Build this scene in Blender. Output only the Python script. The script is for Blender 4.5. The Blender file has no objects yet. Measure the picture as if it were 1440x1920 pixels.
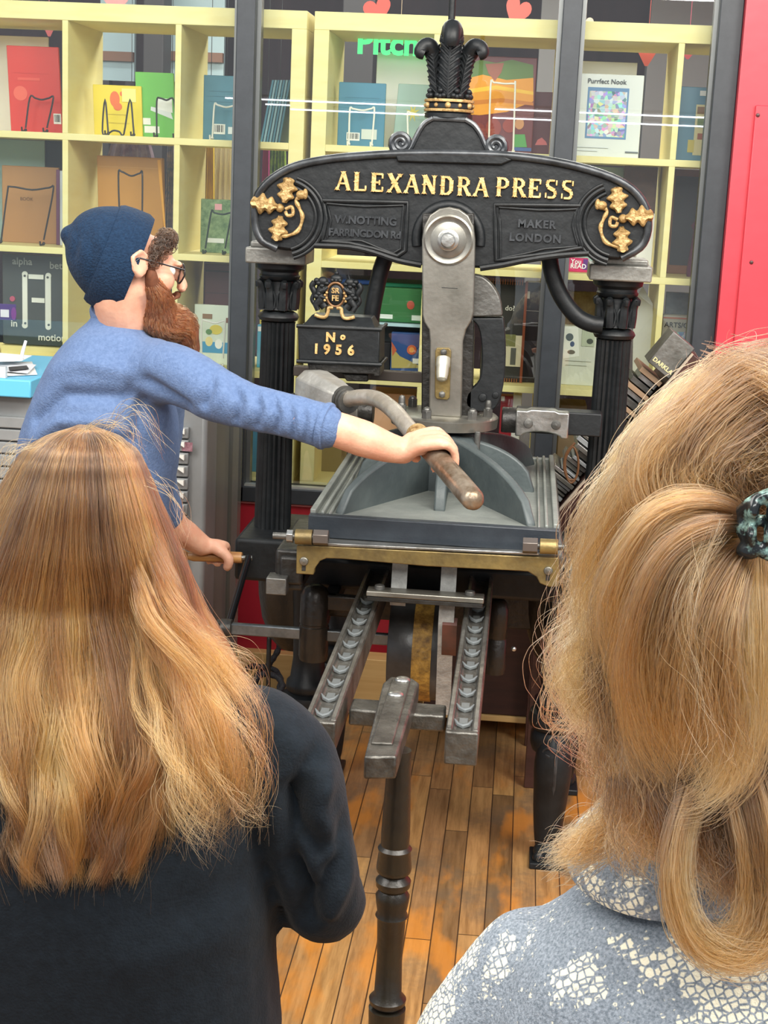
import bpy, bmesh, math, random
import numpy as np
from mathutils import Vector, Matrix, noise, Quaternion
random.seed(7); rng = np.random.default_rng(7)
SC = bpy.context.scene
COL = SC.collection
# ------------------------------------------------------------------ camera
FPX = 2885.0; PITCH = math.radians(12.4); ROLL = 0.045; YAW = math.radians(4.8); CAMH = 1.63
cF = Vector((-math.sin(YAW)*math.cos(PITCH), math.cos(YAW)*math.cos(PITCH), -math.sin(PITCH)))
_R0 = Vector((math.cos(YAW), math.sin(YAW), 0))
_U0 = Vector((-math.sin(YAW)*math.sin(PITCH), math.cos(YAW)*math.sin(PITCH), math.cos(PITCH)))
cR = math.cos(ROLL)*_R0 + math.sin(ROLL)*_U0
cU = math.cos(ROLL)*_U0 - math.sin(ROLL)*_R0
cd = bpy.data.cameras.new('camera'); cam = bpy.data.objects.new('camera', cd); COL.objects.link(cam)
cd.sensor_fit = 'VERTICAL'; cd.sensor_height = 36; cd.lens = FPX/1920*36; cd.clip_start = 0.05; cd.clip_end = 100
cam.matrix_world = Matrix(((cR.x, cU.x, -cF.x, 0), (cR.y, cU.y, -cF.y, 0), (cR.z, cU.z, -cF.z, CAMH), (0, 0, 0, 1)))
SC.camera = cam
# ------------------------------------------------------------------ view, world, room lights, added rear fill
SC.view_settings.view_transform = 'Standard'; SC.view_settings.look = 'None'
SC.view_settings.gamma = 1; SC.view_settings.use_curve_mapping = False
SC.view_settings.exposure = 0.62
SC.cycles.max_bounces = 8; SC.cycles.transparent_max_bounces = 16
W = bpy.data.worlds.new('world'); SC.world = W; W.use_nodes = True
W.node_tree.nodes['Background'].inputs[0].default_value = (0.86, 0.92, 1.0, 1)
W.node_tree.nodes['Background'].inputs[1].default_value = 0.42
def area(name, loc, size, power, color=(1, 1, 1), target=None):
    l = bpy.data.lights.new(name, 'AREA'); l.shape = 'RECTANGLE'; l.size, l.size_y = size; l.energy = power; l.color = color
    o = bpy.data.objects.new(name, l); COL.objects.link(o); o.location = loc
    if target is not None:
        o.rotation_euler = (Vector(target)-Vector(loc)).to_track_quat('-Z', 'Y').to_euler()
    return o
area('ceiling_light_main', (0.5, 1.4, 3.25), (2.8, 1.0), 95, (1, .95, .87), (-0.1, 2.6, 0))
area('ceiling_light_left', (-2.3, 1.6, 3.2), (1.2, 2.2), 56, (1, .96, .9), (-0.6, 2.6, .6))
area('ceiling_light_right', (2.4, 1.0, 3.2), (1.2, 2.2), 66, (1, .95, .88), (0.3, 2.8, .6))
area('added_fill_rear', (-.3, -1.2, 3.1), (3.0, .6), 70, (1, .97, .92), (-0.2, 4.7, 1.5))  # added fill behind the viewer, brightens the boards behind the glass
area('shop_light_left', (-1.2, 6.0, 3.0), (1.8, .5), 34, (1, .97, .92), (-1.0, 5.0, 1.0))
area('shop_light_right', (0.4, 6.0, 3.0), (1.8, .5), 30, (1, .97, .92), (0.3, 5.0, 1.0))

def unit(v): v = Vector(v); return v.normalized()
def P(px, py, Y):      # the place a sight line through a photo pixel reaches at depth Y
    px, py, Y = float(px), float(py), float(Y)
    d = cF + ((px-720)/FPX)*cR + ((960-py)/FPX)*cU
    t = Y/d.y
    return Vector((d.x*t, Y, CAMH+d.z*t))
def G(px, py, z):
    px, py, z = float(px), float(py), float(z)
    d = cF + ((px-720)/FPX)*cR + ((960-py)/FPX)*cU
    t = (z-CAMH)/d.z
    return Vector((d.x*t, d.y*t, z))
def XZ(pts, Y): return [(P(a, b, Y).x, P(a, b, Y).z) for a, b in pts]
def mpp(Y): return Y/FPX*1.015
def cr(pts, n=6, closed=False):          # Catmull-Rom through points of any dimension
    A = [np.array(p, float) for p in pts]; out = []
    N = len(A); segs = N if closed else N-1
    for i in range(segs):
        p0 = A[(i-1) % N] if closed or i > 0 else 2*A[0]-A[1]
        p1 = A[i]; p2 = A[(i+1) % N]
        p3 = A[(i+2) % N] if closed or i+2 < N else 2*A[-1]-A[-2]
        for k in range(n):
            t = k/n
            out.append(.5*((2*p1)+(-p0+p2)*t+(2*p0-5*p1+4*p2-p3)*t*t+(-p0+3*p1-3*p2+p3)*t**3))
    if not closed: out.append(A[-1])
    return out
# ------------------------------------------------------------------ materials
def lin(h):
    if isinstance(h, str):
        h = h.lstrip('#'); h = tuple(int(h[i:i+2], 16)/255 for i in (0, 2, 4))
    return tuple((c/12.92 if c <= .04045 else ((c+.055)/1.055)**2.4) for c in h)+(1,)
_M = {}
def mat(name, col, rough=.5, metal=0., var=None, vscale=8., bump=0., bscale=60., spec=.5, coat=0., stretch=(1, 1, 1), detail=4, vlo=.35, vhi=.65, sheen=0.):
    if name in _M: return _M[name]
    m = bpy.data.materials.new(name); m.use_nodes = True; _M[name] = m
    nt = m.node_tree; b = nt.nodes['Principled BSDF']; L = nt.links.new
    b.inputs['Base Color'].default_value = lin(col); b.inputs['Roughness'].default_value = rough
    b.inputs['Metallic'].default_value = metal; b.inputs['Specular IOR Level'].default_value = spec
    b.inputs['Coat Weight'].default_value = coat; b.inputs['Coat Roughness'].default_value = .15
    if sheen: b.inputs['Sheen Weight'].default_value = sheen; b.inputs['Sheen Roughness'].default_value = .5
    if var or bump:
        tc = nt.nodes.new('ShaderNodeTexCoord'); mp = nt.nodes.new('ShaderNodeMapping'); mp.inputs['Scale'].default_value = stretch
        L(tc.outputs['Object'], mp.inputs['Vector'])
    if var:
        n = nt.nodes.new('ShaderNodeTexNoise'); n.inputs['Scale'].default_value = vscale; n.inputs['Detail'].default_value = detail
        n.inputs['Roughness'].default_value = .65
        L(mp.outputs[0], n.inputs['Vector'])
        r = nt.nodes.new('ShaderNodeValToRGB'); r.color_ramp.elements[0].position = vlo; r.color_ramp.elements[1].position = vhi
        r.color_ramp.elements[0].color = lin(col); r.color_ramp.elements[1].color = lin(var)
        L(n.outputs['Fac'], r.inputs[0]); L(r.outputs[0], b.inputs['Base Color'])
    if bump:
        n2 = nt.nodes.new('ShaderNodeTexNoise'); n2.inputs['Scale'].default_value = bscale; n2.inputs['Detail'].default_value = 4
        L(mp.outputs[0], n2.inputs['Vector'])
        bp = nt.nodes.new('ShaderNodeBump'); bp.inputs['Strength'].default_value = bump; bp.inputs['Distance'].default_value = .01
        L(n2.outputs['Fac'], bp.inputs['Height']); L(bp.outputs[0], b.inputs['Normal'])
    return m
def glow(name, col, s):
    m = bpy.data.materials.new(name); m.use_nodes = True; b = m.node_tree.nodes['Principled BSDF']
    b.inputs['Base Color'].default_value = lin(col); b.inputs['Emission Color'].default_value = lin(col); b.inputs['Emission Strength'].default_value = s
    return m
def glassmat(name, tint=(1, 1, 1), base=.05, rough=0.0, milk=0.0, milkcol='#ffffff'):
    m = bpy.data.materials.new(name); m.use_nodes = True; nt = m.node_tree; nt.nodes.clear(); L = nt.links.new
    out = nt.nodes.new('ShaderNodeOutputMaterial'); tr = nt.nodes.new('ShaderNodeBsdfTransparent'); tr.inputs[0].default_value = (*tint, 1)
    gl = nt.nodes.new('ShaderNodeBsdfGlossy'); gl.inputs['Roughness'].default_value = rough
    lw = nt.nodes.new('ShaderNodeLayerWeight'); lw.inputs[0].default_value = .5
    pw = nt.nodes.new('ShaderNodeMath'); pw.operation = 'POWER'; pw.inputs[1].default_value = 4
    ma = nt.nodes.new('ShaderNodeMath'); ma.operation = 'MULTIPLY_ADD'; ma.inputs[1].default_value = 1-base; ma.inputs[2].default_value = base
    L(lw.outputs['Facing'], pw.inputs[0]); L(pw.outputs[0], ma.inputs[0])
    mx = nt.nodes.new('ShaderNodeMixShader'); L(ma.outputs[0], mx.inputs[0]); L(tr.outputs[0], mx.inputs[1]); L(gl.outputs[0], mx.inputs[2])
    last = mx
    if milk:
        df = nt.nodes.new('ShaderNodeBsdfDiffuse'); df.inputs[0].default_value = lin(milkcol)
        m2 = nt.nodes.new('ShaderNodeMixShader'); m2.inputs[0].default_value = milk
        L(mx.outputs[0], m2.inputs[1]); L(df.outputs[0], m2.inputs[2]); last = m2
    L(last.outputs[0], out.inputs[0])
    return m
IRON = mat('cast_iron_black_paint', '#0f1214', .46, 0, '#1a1d1f', 14, .14, 45, .35)
IRON2 = mat('dark_iron_worn', '#1e1d1b', .4, .3, '#33312e', 18, .3, 55)
BROWNI = mat('brown_black_iron', '#1d1b18', .36, .15, '#2a2621', 12, .2, 60)
STEEL = mat('worn_grey_steel', '#98958c', .36, .8, '#6c6a62', 9, .05, 70, vlo=.3, vhi=.75)
STEELB = mat('bright_steel', '#c2c2bd', .28, .9, '#94938d', 22, .1, 80)
STEELD = mat('dull_dark_steel', '#6e6d69', .42, .65, '#484744', 10, .2, 60)
PLATEN = mat('greenish_grey_iron', '#8d918b', .5, .25, '#6c716d', 9, .2, 50, vlo=.3, vhi=.8)
RIBM = mat('slate_painted_iron', '#3b4345', .48, 0, '#4a5252', 9, .15, 60)
BRASS = mat('dull_brass', '#8a7748', .4, .55, '#66583a', 16, .15, 60)
GOLD = mat('gold_paint', '#dab77c', .4, .15, '#b08a4e', 60, .3, 150)
GOLDD = mat('dull_gold_paint', '#bf9f6a', .42, .25, '#8a6c3e', 50, .4, 130)
LEATHER = mat('mottled_brown_leather', '#b08a3c', .6, 0, '#5d4318', 60, .3, 120, vlo=.3, vhi=.7)
BLACKW = mat('black_wire', '#26262a', .4)
WHITEW = mat('white_wire', '#e2e0d6', .4)
PINE = mat('pale_birch_laminate', '#eadf9f', .5, 0, '#e6d791', 5, 0, stretch=(1, 1, 6))
PINEI = mat('birch_laminate_inside', '#e3cf94', .5, 0, '#dcc183', 5, 0, stretch=(1, 1, 6))
FRAMEB = mat('dark_grey_window_frame', '#2c3136', .45, 0, '#33383d', 30)
REDW = mat('red_painted_panel', '#d8424e', .35, 0, '#d03c48', 4, .05, 20, .5)
REDL = mat('red_painted_lower_wall', '#b02434', .4, 0, '#a82030', 4, .05, 20)
SKIN = mat('skin', '#d6a68c', .5, 0, '#cc957c', 22, .08, 160, .4)
SKIN.node_tree.nodes['Principled BSDF'].inputs['Subsurface Weight'].default_value = .12
SKIN.node_tree.nodes['Principled BSDF'].inputs['Subsurface Radius'].default_value = (.01, .004, .002)
# ------------------------------------------------------------------ mesh builder
class B:
    def __init__(s): s.bm = bmesh.new()
    def _f(s, vs):
        try: return s.bm.faces.new(vs)
        except ValueError: return None
    def box(s, x0, x1, y0, y1, z0, z1, M=None):
        c = [Vector((x, y, z)) for x in (x0, x1) for y in (y0, y1) for z in (z0, z1)]
        if M is not None: c = [M @ p for p in c]
        v = [s.bm.verts.new(p) for p in c]
        for f in ((0, 1, 3, 2), (4, 6, 7, 5), (0, 4, 5, 1), (2, 3, 7, 6), (0, 2, 6, 4), (1, 5, 7, 3)): s._f([v[i] for i in f])
        return s
    def loft(s, rings, closed=False, cap=True):
        R = [[s.bm.verts.new(p) for p in r] for r in rings]; n = len(R[0])
        pairs = list(zip(R, R[1:]))
        if closed: pairs.append((R[-1], R[0]))
        for a, b in pairs:
            for i in range(n): s._f((a[i], a[(i+1) % n], b[(i+1) % n], b[i]))
        if cap and not closed: s._f(list(reversed(R[0]))); s._f(R[-1])
        return s
    def prism(s, pts, y0, y1):           # outline in XZ, extruded along Y
        return s.loft([[Vector((x, y, z)) for x, z in pts] for y in (y0, y1)])
    def px(s, pts, Y, th, smooth=0, closed=True):
        q = cr(pts, smooth, True) if smooth else pts
        return s.prism(XZ(q, Y), Y, Y+th)
    def prismx(s, pts, x0, x1):          # outline in YZ
        return s.loft([[Vector((x, y, z)) for y, z in pts] for x in (x0, x1)])
    def slabz(s, pts, z0, z1):
        return s.loft([[Vector((x, y, z)) for x, y in pts] for z in (z0, z1)])
    def tube(s, path, r, n=12, closed=False, flat=1.0, up=None):
        pts = [Vector(p) for p in path]; N = len(pts)
        rr = [float(q) for q in r] if hasattr(r, '__len__') else [float(r)]*N
        rings = []; prev = None
        for i, p in enumerate(pts):
            if closed: t = pts[(i+1) % N]-pts[(i-1) % N]
            else: t = pts[min(i+1, N-1)]-pts[max(i-1, 0)]
            t = t.normalized() if t.length > 1e-9 else Vector((0, 0, 1))
            if prev is None:
                a = Vector(up) if up is not None else (Vector((0, 0, 1)) if abs(t.z) < .9 else Vector((0, 1, 0)))
                u = (a-t*a.dot(t)).normalized()
            else:
                u = (prev-t*prev.dot(t)); u = u.normalized() if u.length > 1e-6 else prev
            prev = u; w = t.cross(u)
            rings.append([p+rr[i]*(math.cos(2*math.pi*k/n)*u*flat+math.sin(2*math.pi*k/n)*w) for k in range(n)])
        return s.loft(rings, closed)
    def cyl(s, p0, p1, r0, r1=None, n=24): return s.tube([p0, p1], [r0, r0 if r1 is None else r1], n)
    def lathe(s, c, prof, n=32, ax=None, flute=0, fl=0.):
        c = Vector(c); ax = unit(ax) if ax is not None else Vector((0, 0, 1))
        a = Vector((1, 0, 0)) if abs(ax.x) < .9 else Vector((0, 1, 0))
        u = (a-ax*a.dot(ax)).normalized(); w = ax.cross(u); rings = []
        for r, h in prof:
            ring = []
            for k in range(n):
                t = 2*math.pi*k/n; q = r*(1-fl*abs(math.cos(flute*t/2))**3) if flute else r
                ring.append(c+ax*h+q*(math.cos(t)*u+math.sin(t)*w))
            rings.append(ring)
        return s.loft(rings)
    def ell(s, c, r, M=None, n=20, m=12):
        c = Vector(c); r = tuple(float(q) for q in r) if hasattr(r, '__len__') else (float(r),)*3; rings = []
        for j in range(m+1):
            ph = -math.pi/2+math.pi*(j+.04)/(m+.08); ring = []
            for k in range(n):
                t = 2*math.pi*k/n
                v = Vector((r[0]*math.cos(ph)*math.cos(t), r[1]*math.cos(ph)*math.sin(t), r[2]*math.sin(ph)))
                ring.append(c+(M @ v if M is not None else v))
            rings.append(ring)
        return s.loft(rings)
    def hexb(s, p0, p1, r): return s.cyl(p0, p1, r, r, 6)
def mesh_of(b, name='m'):
    bm = b.bm; bmesh.ops.remove_doubles(bm, verts=bm.verts, dist=1e-7); bmesh.ops.recalc_face_normals(bm, faces=bm.faces)
    me = bpy.data.meshes.new(name); bm.to_mesh(me); bm.free(); return me
def shade(me, ang=40):
    me.polygons.foreach_set('use_smooth', [True]*len(me.polygons)); me.set_sharp_from_angle(angle=math.radians(ang))
def tag(o, label=None, cat=None, group=None, kind=None):
    for k, v in (('label', label), ('category', cat), ('group', group), ('kind', kind)):
        if v: o[k] = v
    return o
def worldloc(o):
    l = Vector(o.location)
    while o.parent: o = o.parent; l = l+Vector(o.location)
    return l
def obj(name, b, m, parent=None, bevel=0., ang=40, origin=None, seg=2):
    me = b if isinstance(b, bpy.types.Mesh) else mesh_of(b, name)
    if origin is None:
        if parent is not None: origin = worldloc(parent)
        else:
            co = [v.co for v in me.vertices]
            origin = Vector(((min(c.x for c in co)+max(c.x for c in co))/2, (min(c.y for c in co)+max(c.y for c in co))/2, min(c.z for c in co)))
        local = (0, 0, 0) if parent is not None else origin
    else: local = origin - (worldloc(parent) if parent is not None else Vector((0, 0, 0)))
    me.transform(Matrix.Translation(-Vector(origin)))
    if m is not None: me.materials.append(m)
    if ang: shade(me, ang)
    o = bpy.data.objects.new(name, me); COL.objects.link(o); o.location = local; o.parent = parent
    if bevel:
        md = o.modifiers.new('bevel', 'BEVEL'); md.width = bevel; md.segments = seg; md.limit_method = 'ANGLE'; md.angle_limit = math.radians(35)
    return o
def thing(name, loc, label, cat, group=None):
    o = bpy.data.objects.new(name, None); COL.objects.link(o); o.location = loc; o.empty_display_size = .05
    return tag(o, label, cat, group)
def struct(name, b, m, parent=None, bevel=0, ang=40):
    o = obj(name, b, m, parent, bevel, ang)
    o['kind'] = 'structure'
    return o
def text_mesh(s, size, depth=.001, bold=0., align='CENTER', spacing=1.0, shear=0.):
    c = bpy.data.curves.new('t', 'FONT'); c.body = s; c.size = size; c.extrude = depth; c.offset = bold; c.align_x = align; c.space_character = spacing; c.shear = shear
    c.resolution_u = 3
    o = bpy.data.objects.new('t', c); COL.objects.link(o)
    dg = bpy.context.evaluated_depsgraph_get(); me = bpy.data.meshes.new_from_object(o.evaluated_get(dg))
    bpy.data.objects.remove(o); bpy.data.curves.remove(c)
    me.transform(Matrix.Rotation(math.pi/2, 4, 'X'))      # lies in XZ, faces -Y
    me.materials.clear()
    return me
def text(name, s, loc, size, m, parent=None, rot=0., **k):
    me = text_mesh(s, size, **k)
    if rot: me.transform(Matrix.Rotation(rot, 4, 'Y'))
    me.transform(Matrix.Translation(Vector(loc)))
    return obj(name, me, m, parent, ang=0)
def fuse(b, voxel=.006, smooth=6, factor=.5):
    me = mesh_of(b, 'f'); o = bpy.data.objects.new('f', me); COL.objects.link(o)
    r = o.modifiers.new('r', 'REMESH'); r.mode = 'VOXEL'; r.voxel_size = voxel; r.use_smooth_shade = True
    if smooth: sm = o.modifiers.new('s', 'SMOOTH'); sm.iterations = smooth; sm.factor = factor
    dg = bpy.context.evaluated_depsgraph_get(); out = bpy.data.meshes.new_from_object(o.evaluated_get(dg))
    bpy.data.objects.remove(o); bpy.data.meshes.remove(me); return out
def sculpt(me, lines=(), nz=0., nscale=6., fine=0., fscale=30., aniso=(1, 1, 1)):
    n = len(me.vertices); co = np.empty(n*3); me.vertices.foreach_get('co', co); co = co.reshape(-1, 3)
    no = np.empty(n*3); me.vertices.foreach_get('normal', no); no = no.reshape(-1, 3)
    d = np.zeros(n)
    for pts, depth, width in lines:
        pts = [np.array(p, float) for p in pts]; best = np.full(n, 9.)
        for a, b_ in zip(pts, pts[1:]):
            ab = b_-a; L2 = max(ab @ ab, 1e-12); t = np.clip(((co-a) @ ab)/L2, 0, 1)
            best = np.minimum(best, np.linalg.norm((co-(a+t[:, None]*ab))*np.array([1, .25, 1]), axis=1))
        d += depth*np.exp(-(best/width)**2)*np.sqrt(np.clip(-no[:, 1], 0, 1))
    if nz or fine:
        for i in range(n):
            p = Vector(co[i]*np.array(aniso))
            if nz: d[i] += nz*noise.noise(p*nscale)
            if fine: d[i] += fine*noise.noise(p*fscale)
    co += no*d[:, None]
    me.vertices.foreach_set('co', co.ravel()); me.update()
    return me
# ================================================================== THE SETTING
def floor_mat():
    m = bpy.data.materials.new('worn_maple_strip_floor'); m.use_nodes = True; nt = m.node_tree; L = nt.links.new; b = nt.nodes['Principled BSDF']
    N = lambda t, **k: (lambda n: ([setattr(n, a, c) for a, c in k.items()], n)[1])(nt.nodes.new(t))
    tc = N('ShaderNodeTexCoord'); sp = N('ShaderNodeSeparateXYZ'); L(tc.outputs['Object'], sp.inputs[0])
    def M(op, a, b_=None, c=None):
        n = N('ShaderNodeMath', operation=op)
        for i, v in enumerate((a, b_, c)):
            if v is None: continue
            if isinstance(v, (int, float)): n.inputs[i].default_value = v
            else: L(v, n.inputs[i])
        return n.outputs[0]
    xs = M('DIVIDE', sp.outputs[0], .0572); xi = M('FLOOR', xs); xf = M('FRACT', xs)
    wn = N('ShaderNodeTexWhiteNoise', noise_dimensions='1D'); L(xi, wn.inputs['W'])
    ys = M('ADD', M('DIVIDE', sp.outputs[1], .85), M('MULTIPLY', wn.outputs['Value'], 7.3)); yi = M('FLOOR', ys); yf = M('FRACT', ys)
    cb = N('ShaderNodeCombineXYZ'); L(xi, cb.inputs[0]); L(yi, cb.inputs[1])
    w2 = N('ShaderNodeTexWhiteNoise', noise_dimensions='2D'); L(cb.outputs[0], w2.inputs['Vector'])
    r1 = N('ShaderNodeValToRGB'); e = r1.color_ramp.elements; e[0].color = lin('#7f603e'); e[1].color = lin('#c0945a')
    for p, c in ((.3, '#a98052'), (.6, '#b88c56'), (.8, '#96704a')): x = e.new(p); x.color = lin(c)
    L(w2.outputs['Value'], r1.inputs[0])
    mp = N('ShaderNodeMapping'); mp.inputs['Scale'].default_value = (22, 1.6, 1); L(tc.outputs['Object'], mp.inputs[0])
    g = N('ShaderNodeTexNoise'); g.inputs['Scale'].default_value = 3; g.inputs['Detail'].default_value = 6; g.inputs['Roughness'].default_value = .7
    av = N('ShaderNodeVectorMath', operation='ADD'); L(mp.outputs[0], av.inputs[0]); L(w2.outputs['Color'], av.inputs[1]); L(av.outputs[0], g.inputs['Vector'])
    mg = N('ShaderNodeMixRGB', blend_type='MULTIPLY'); gr = N('ShaderNodeValToRGB'); gr.color_ramp.elements[0].color = (.35, .28, .2, 1); gr.color_ramp.elements[0].position = .32; gr.color_ramp.elements[1].position = .62
    L(g.outputs['Fac'], gr.inputs[0]); mg.inputs[0].default_value = .75; L(r1.outputs[0], mg.inputs[1]); L(gr.outputs[0], mg.inputs[2])
    st = N('ShaderNodeTexNoise'); st.inputs['Scale'].default_value = 3.6; st.inputs['Detail'].default_value = 7; st.inputs['Roughness'].default_value = .68; L(tc.outputs['Object'], st.inputs['Vector'])
    sr = N('ShaderNodeValToRGB'); sr.color_ramp.elements[0].position = .50; sr.color_ramp.elements[1].position = .66; sr.color_ramp.elements[1].color = (.75, .75, .75, 1); L(st.outputs['Fac'], sr.inputs[0])
    ms = N('ShaderNodeMixRGB'); L(sr.outputs[0], ms.inputs[0]); L(mg.outputs[0], ms.inputs[1]); ms.inputs[2].default_value = lin('#5e5243')
    # orange varnish left in patches
    so = N('ShaderNodeTexNoise'); so.inputs['Scale'].default_value = 5.1; so.inputs['Detail'].default_value = 5; L(av.outputs[0], so.inputs['Vector'])
    mpo = N('ShaderNodeMapping'); mpo.inputs['Location'].default_value = (4, 9, 0); mpo.inputs['Scale'].default_value = (1.6, .6, 1); L(tc.outputs['Object'], mpo.inputs[0]); L(mpo.outputs[0], so.inputs['Vector'])
    orr = N('ShaderNodeValToRGB'); orr.color_ramp.elements[0].position = .53; orr.color_ramp.elements[1].position = .63; orr.color_ramp.elements[1].color = (.6, .6, .6, 1); L(so.outputs['Fac'], orr.inputs[0])
    mo = N('ShaderNodeMixRGB'); L(orr.outputs[0], mo.inputs[0]); L(ms.outputs[0], mo.inputs[1]); mo.inputs[2].default_value = lin('#cf8228')
    seam = M('MINIMUM', M('MINIMUM', xf, M('SUBTRACT', 1, xf)), M('MULTIPLY', M('MINIMUM', yf, M('SUBTRACT', 1, yf)), 14))
    sm = N('ShaderNodeValToRGB'); sm.color_ramp.elements[0].position = .008; sm.color_ramp.elements[1].position = .035; L(seam, sm.inputs[0])
    mz = N('ShaderNodeMixRGB'); L(sm.outputs[0], mz.inputs[0]); mz.inputs[1].default_value = lin('#2c1e12'); L(mo.outputs[0], mz.inputs[2])
    L(mz.outputs[0], b.inputs['Base Color'])
    rr = N('ShaderNodeMapRange'); rr.inputs[3].default_value = .22; rr.inputs[4].default_value = .6; L(st.outputs['Fac'], rr.inputs[0]); L(rr.outputs[0], b.inputs['Roughness'])
    bp = N('ShaderNodeBump'); bp.inputs['Strength'].default_value = .35; bp.inputs['Distance'].default_value = .004; L(sm.outputs[0], bp.inputs['Height']); L(bp.outputs[0], b.inputs['Normal'])
    return m
WY = 4.62
struct('floor', B().box(-4.5, 4.5, -1.5, 4.68, -.05, 0), floor_mat())
SHOPF = mat('shop_carpet_grey', '#6d6a68', .9)
struct('floor_shop', B().box(-4.5, 4.5, 4.68, 8.6, -.05, 0), SHOPF)
o = struct('wall_back', B().box(-4.5, .56, 4.63, 4.70, 0, .612), REDL)
struct('trim_wall_cap', B().box(-4.5, .56, 4.615, 4.70, .612, .62), mat('pink_worn_edge', '#e08a90', .4))
struct('baseboard_back', B().box(-4.5, .56, 4.585, 4.63, 0, .14), mat('honey_wood_baseboard', '#e0b878', .5, 0, '#d3a768', 3, 0, stretch=(1, 6, 20)), bevel=.003)
struct('wall_right', B().box(.565, 4.5, 4.56, 4.70, 0, 3.3), REDW)
pr = B(); a0 = P(1417, 197, 4.55).x; pr.box(a0, a0+1.1, 4.545, 4.56, .3, P(1417, 197, 4.55).z)
wp = struct('trim_red_panel', pr, REDW, bevel=.003)
scr = B()
for s in ((1421, 216), (1409, 492)): p = P(*s, 4.545); scr.lathe((p.x, 4.545, p.z), [(.001, 0), (.006, 0), (.005, .003), (.001, .004)], 12, (0, -1, 0))
obj('screw', scr, mat('dark_screw', '#4a2020', .4), wp)
# window: frame posts, bottom rail, panes
def frame_post(n, xc, w, w2):
    b = B(); b.box(xc-w/2, xc+w/2, 4.60, 4.70, .62, 3.2); b.box(xc-w2/2, xc+w2/2, 4.645, 4.665, .62, 3.2)
    return b
fr = B(); 
for xc, w in ((-.852, .055), (.087, .055), (.532, .066), (-1.95, .055)):
    fr.box(xc-w/2, xc+w/2, 4.60, 4.70, .62, 3.2)
fr.box(-2.0, .56, 4.60, 4.70, .62, .668); fr.box(-2.0, .56, 4.60, 4.70, 3.1, 3.2)
wf = struct('window_1', fr, FRAMEB, bevel=.003)
bd = B()
for xc, w in ((-.852, .055), (.087, .055), (.532, .066)):
    for s in (-1, 1): bd.box(xc+s*(w/2+.006)-.006, xc+s*(w/2+.006)+.006, 4.635, 4.675, .668, 3.1)
bd2 = obj('glazing_bead', bd, mat('brushed_frame_bead', '#6c6f6e', .35, .5), wf); 
sl = B().box(-1.92, .50, 4.61, 4.64, .668, .674); obj('sill_strip', sl, mat('aluminium_strip', '#c9ccc8', .35, .6), wf)
gl = B()
for a, b_ in ((-1.92, -.885), (-.82, .055), (.12, .495)): gl.box(a, b_, 4.652, 4.658, .67, 3.1)
PANE = glassmat('window_glass', (.95, .97, .96), .07)
obj('pane', gl, PANE, wf)
# the shop behind the glass
struct('wall_shop_back', B().box(-4.5, 4.5, 8.5, 8.6, 0, 3.3), mat('plum_grey_shop_wall', '#5d4a50', .8, 0, '#443a40', 1.1, 0, stretch=(3, 1, .6)))
struct('wall_shop_side', B().box(4.4, 4.5, 4.7, 8.5, 0, 3.3), mat('plum_grey_shop_wall', '#5d4a50'))
struct('wall_shop_left', B().box(-4.5, -4.4, 4.7, 8.5, 0, 3.3), mat('shop_wall_grey', '#77787a', .8))
struct('ceiling_shop', B().box(-4.5, 4.5, 4.7, 8.6, 3.25, 3.35), mat('shop_wall_grey', '#77787a', .8))
# columns and display walls in the shop, seen through the open shelves
cg = mat('grey_column_paint', '#8a8887', .6); cdk = mat('charcoal_shop_panel', '#3a3638', .6)
def col_(px0, px1, Y, m, n='column'):
    x0, x1 = P(px0, 100, Y).x, P(px1, 100, Y).x
    return struct(n, B().box(x0, x1, Y, Y+.15, 0, 3.25), m, bevel=.004)
col_(268, 306, 6.6, cdk, 'column_dark'); col_(640, 700, 6.6, cdk, 'column_charcoal'); col_(1215, 1340, 7.2, cg, 'column_grey'); col_(1010, 1045, 7.0, mat('grey_column_paint', '#8a8887'), 'column_grey_slim')
pb = mat('pale_blue_frosted_panel', '#b4ccd2', .3)
for k, (a, c, t, u) in enumerate(((188, 252, -60, 150), (310, 420, -60, 152))):
    Y = 6.9; x0, x1 = P(a, 90, Y).x, P(c, 90, Y).x; z0, z1 = P(a, u, Y).z, P(a, t, Y).z
    r = thing('wall_panel', (0.5*(x0+x1), Y, 0), ('pale blue frosted panel seen through the shelf cell above the yellow book', 'pale blue frosted panel behind the divider left of the teal book')[k], 'panel')
    obj('panel_sheet', B().box(x0, x1, Y, Y+.03, z0, z1), pb, r)
    zz = P(a, 105, Y).z; obj('rail', B().box(x0, x1, Y-.03, Y, zz-.02, zz+.02), mat('brown_rail', '#8a6450', .5), r)
    obj('foot', B().box(x0, x0+.04, Y, Y+.06, 0, z0), cdk, r); obj('foot', B().box(x1-.04, x1, Y, Y+.06, 0, z0), cdk, r)
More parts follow.
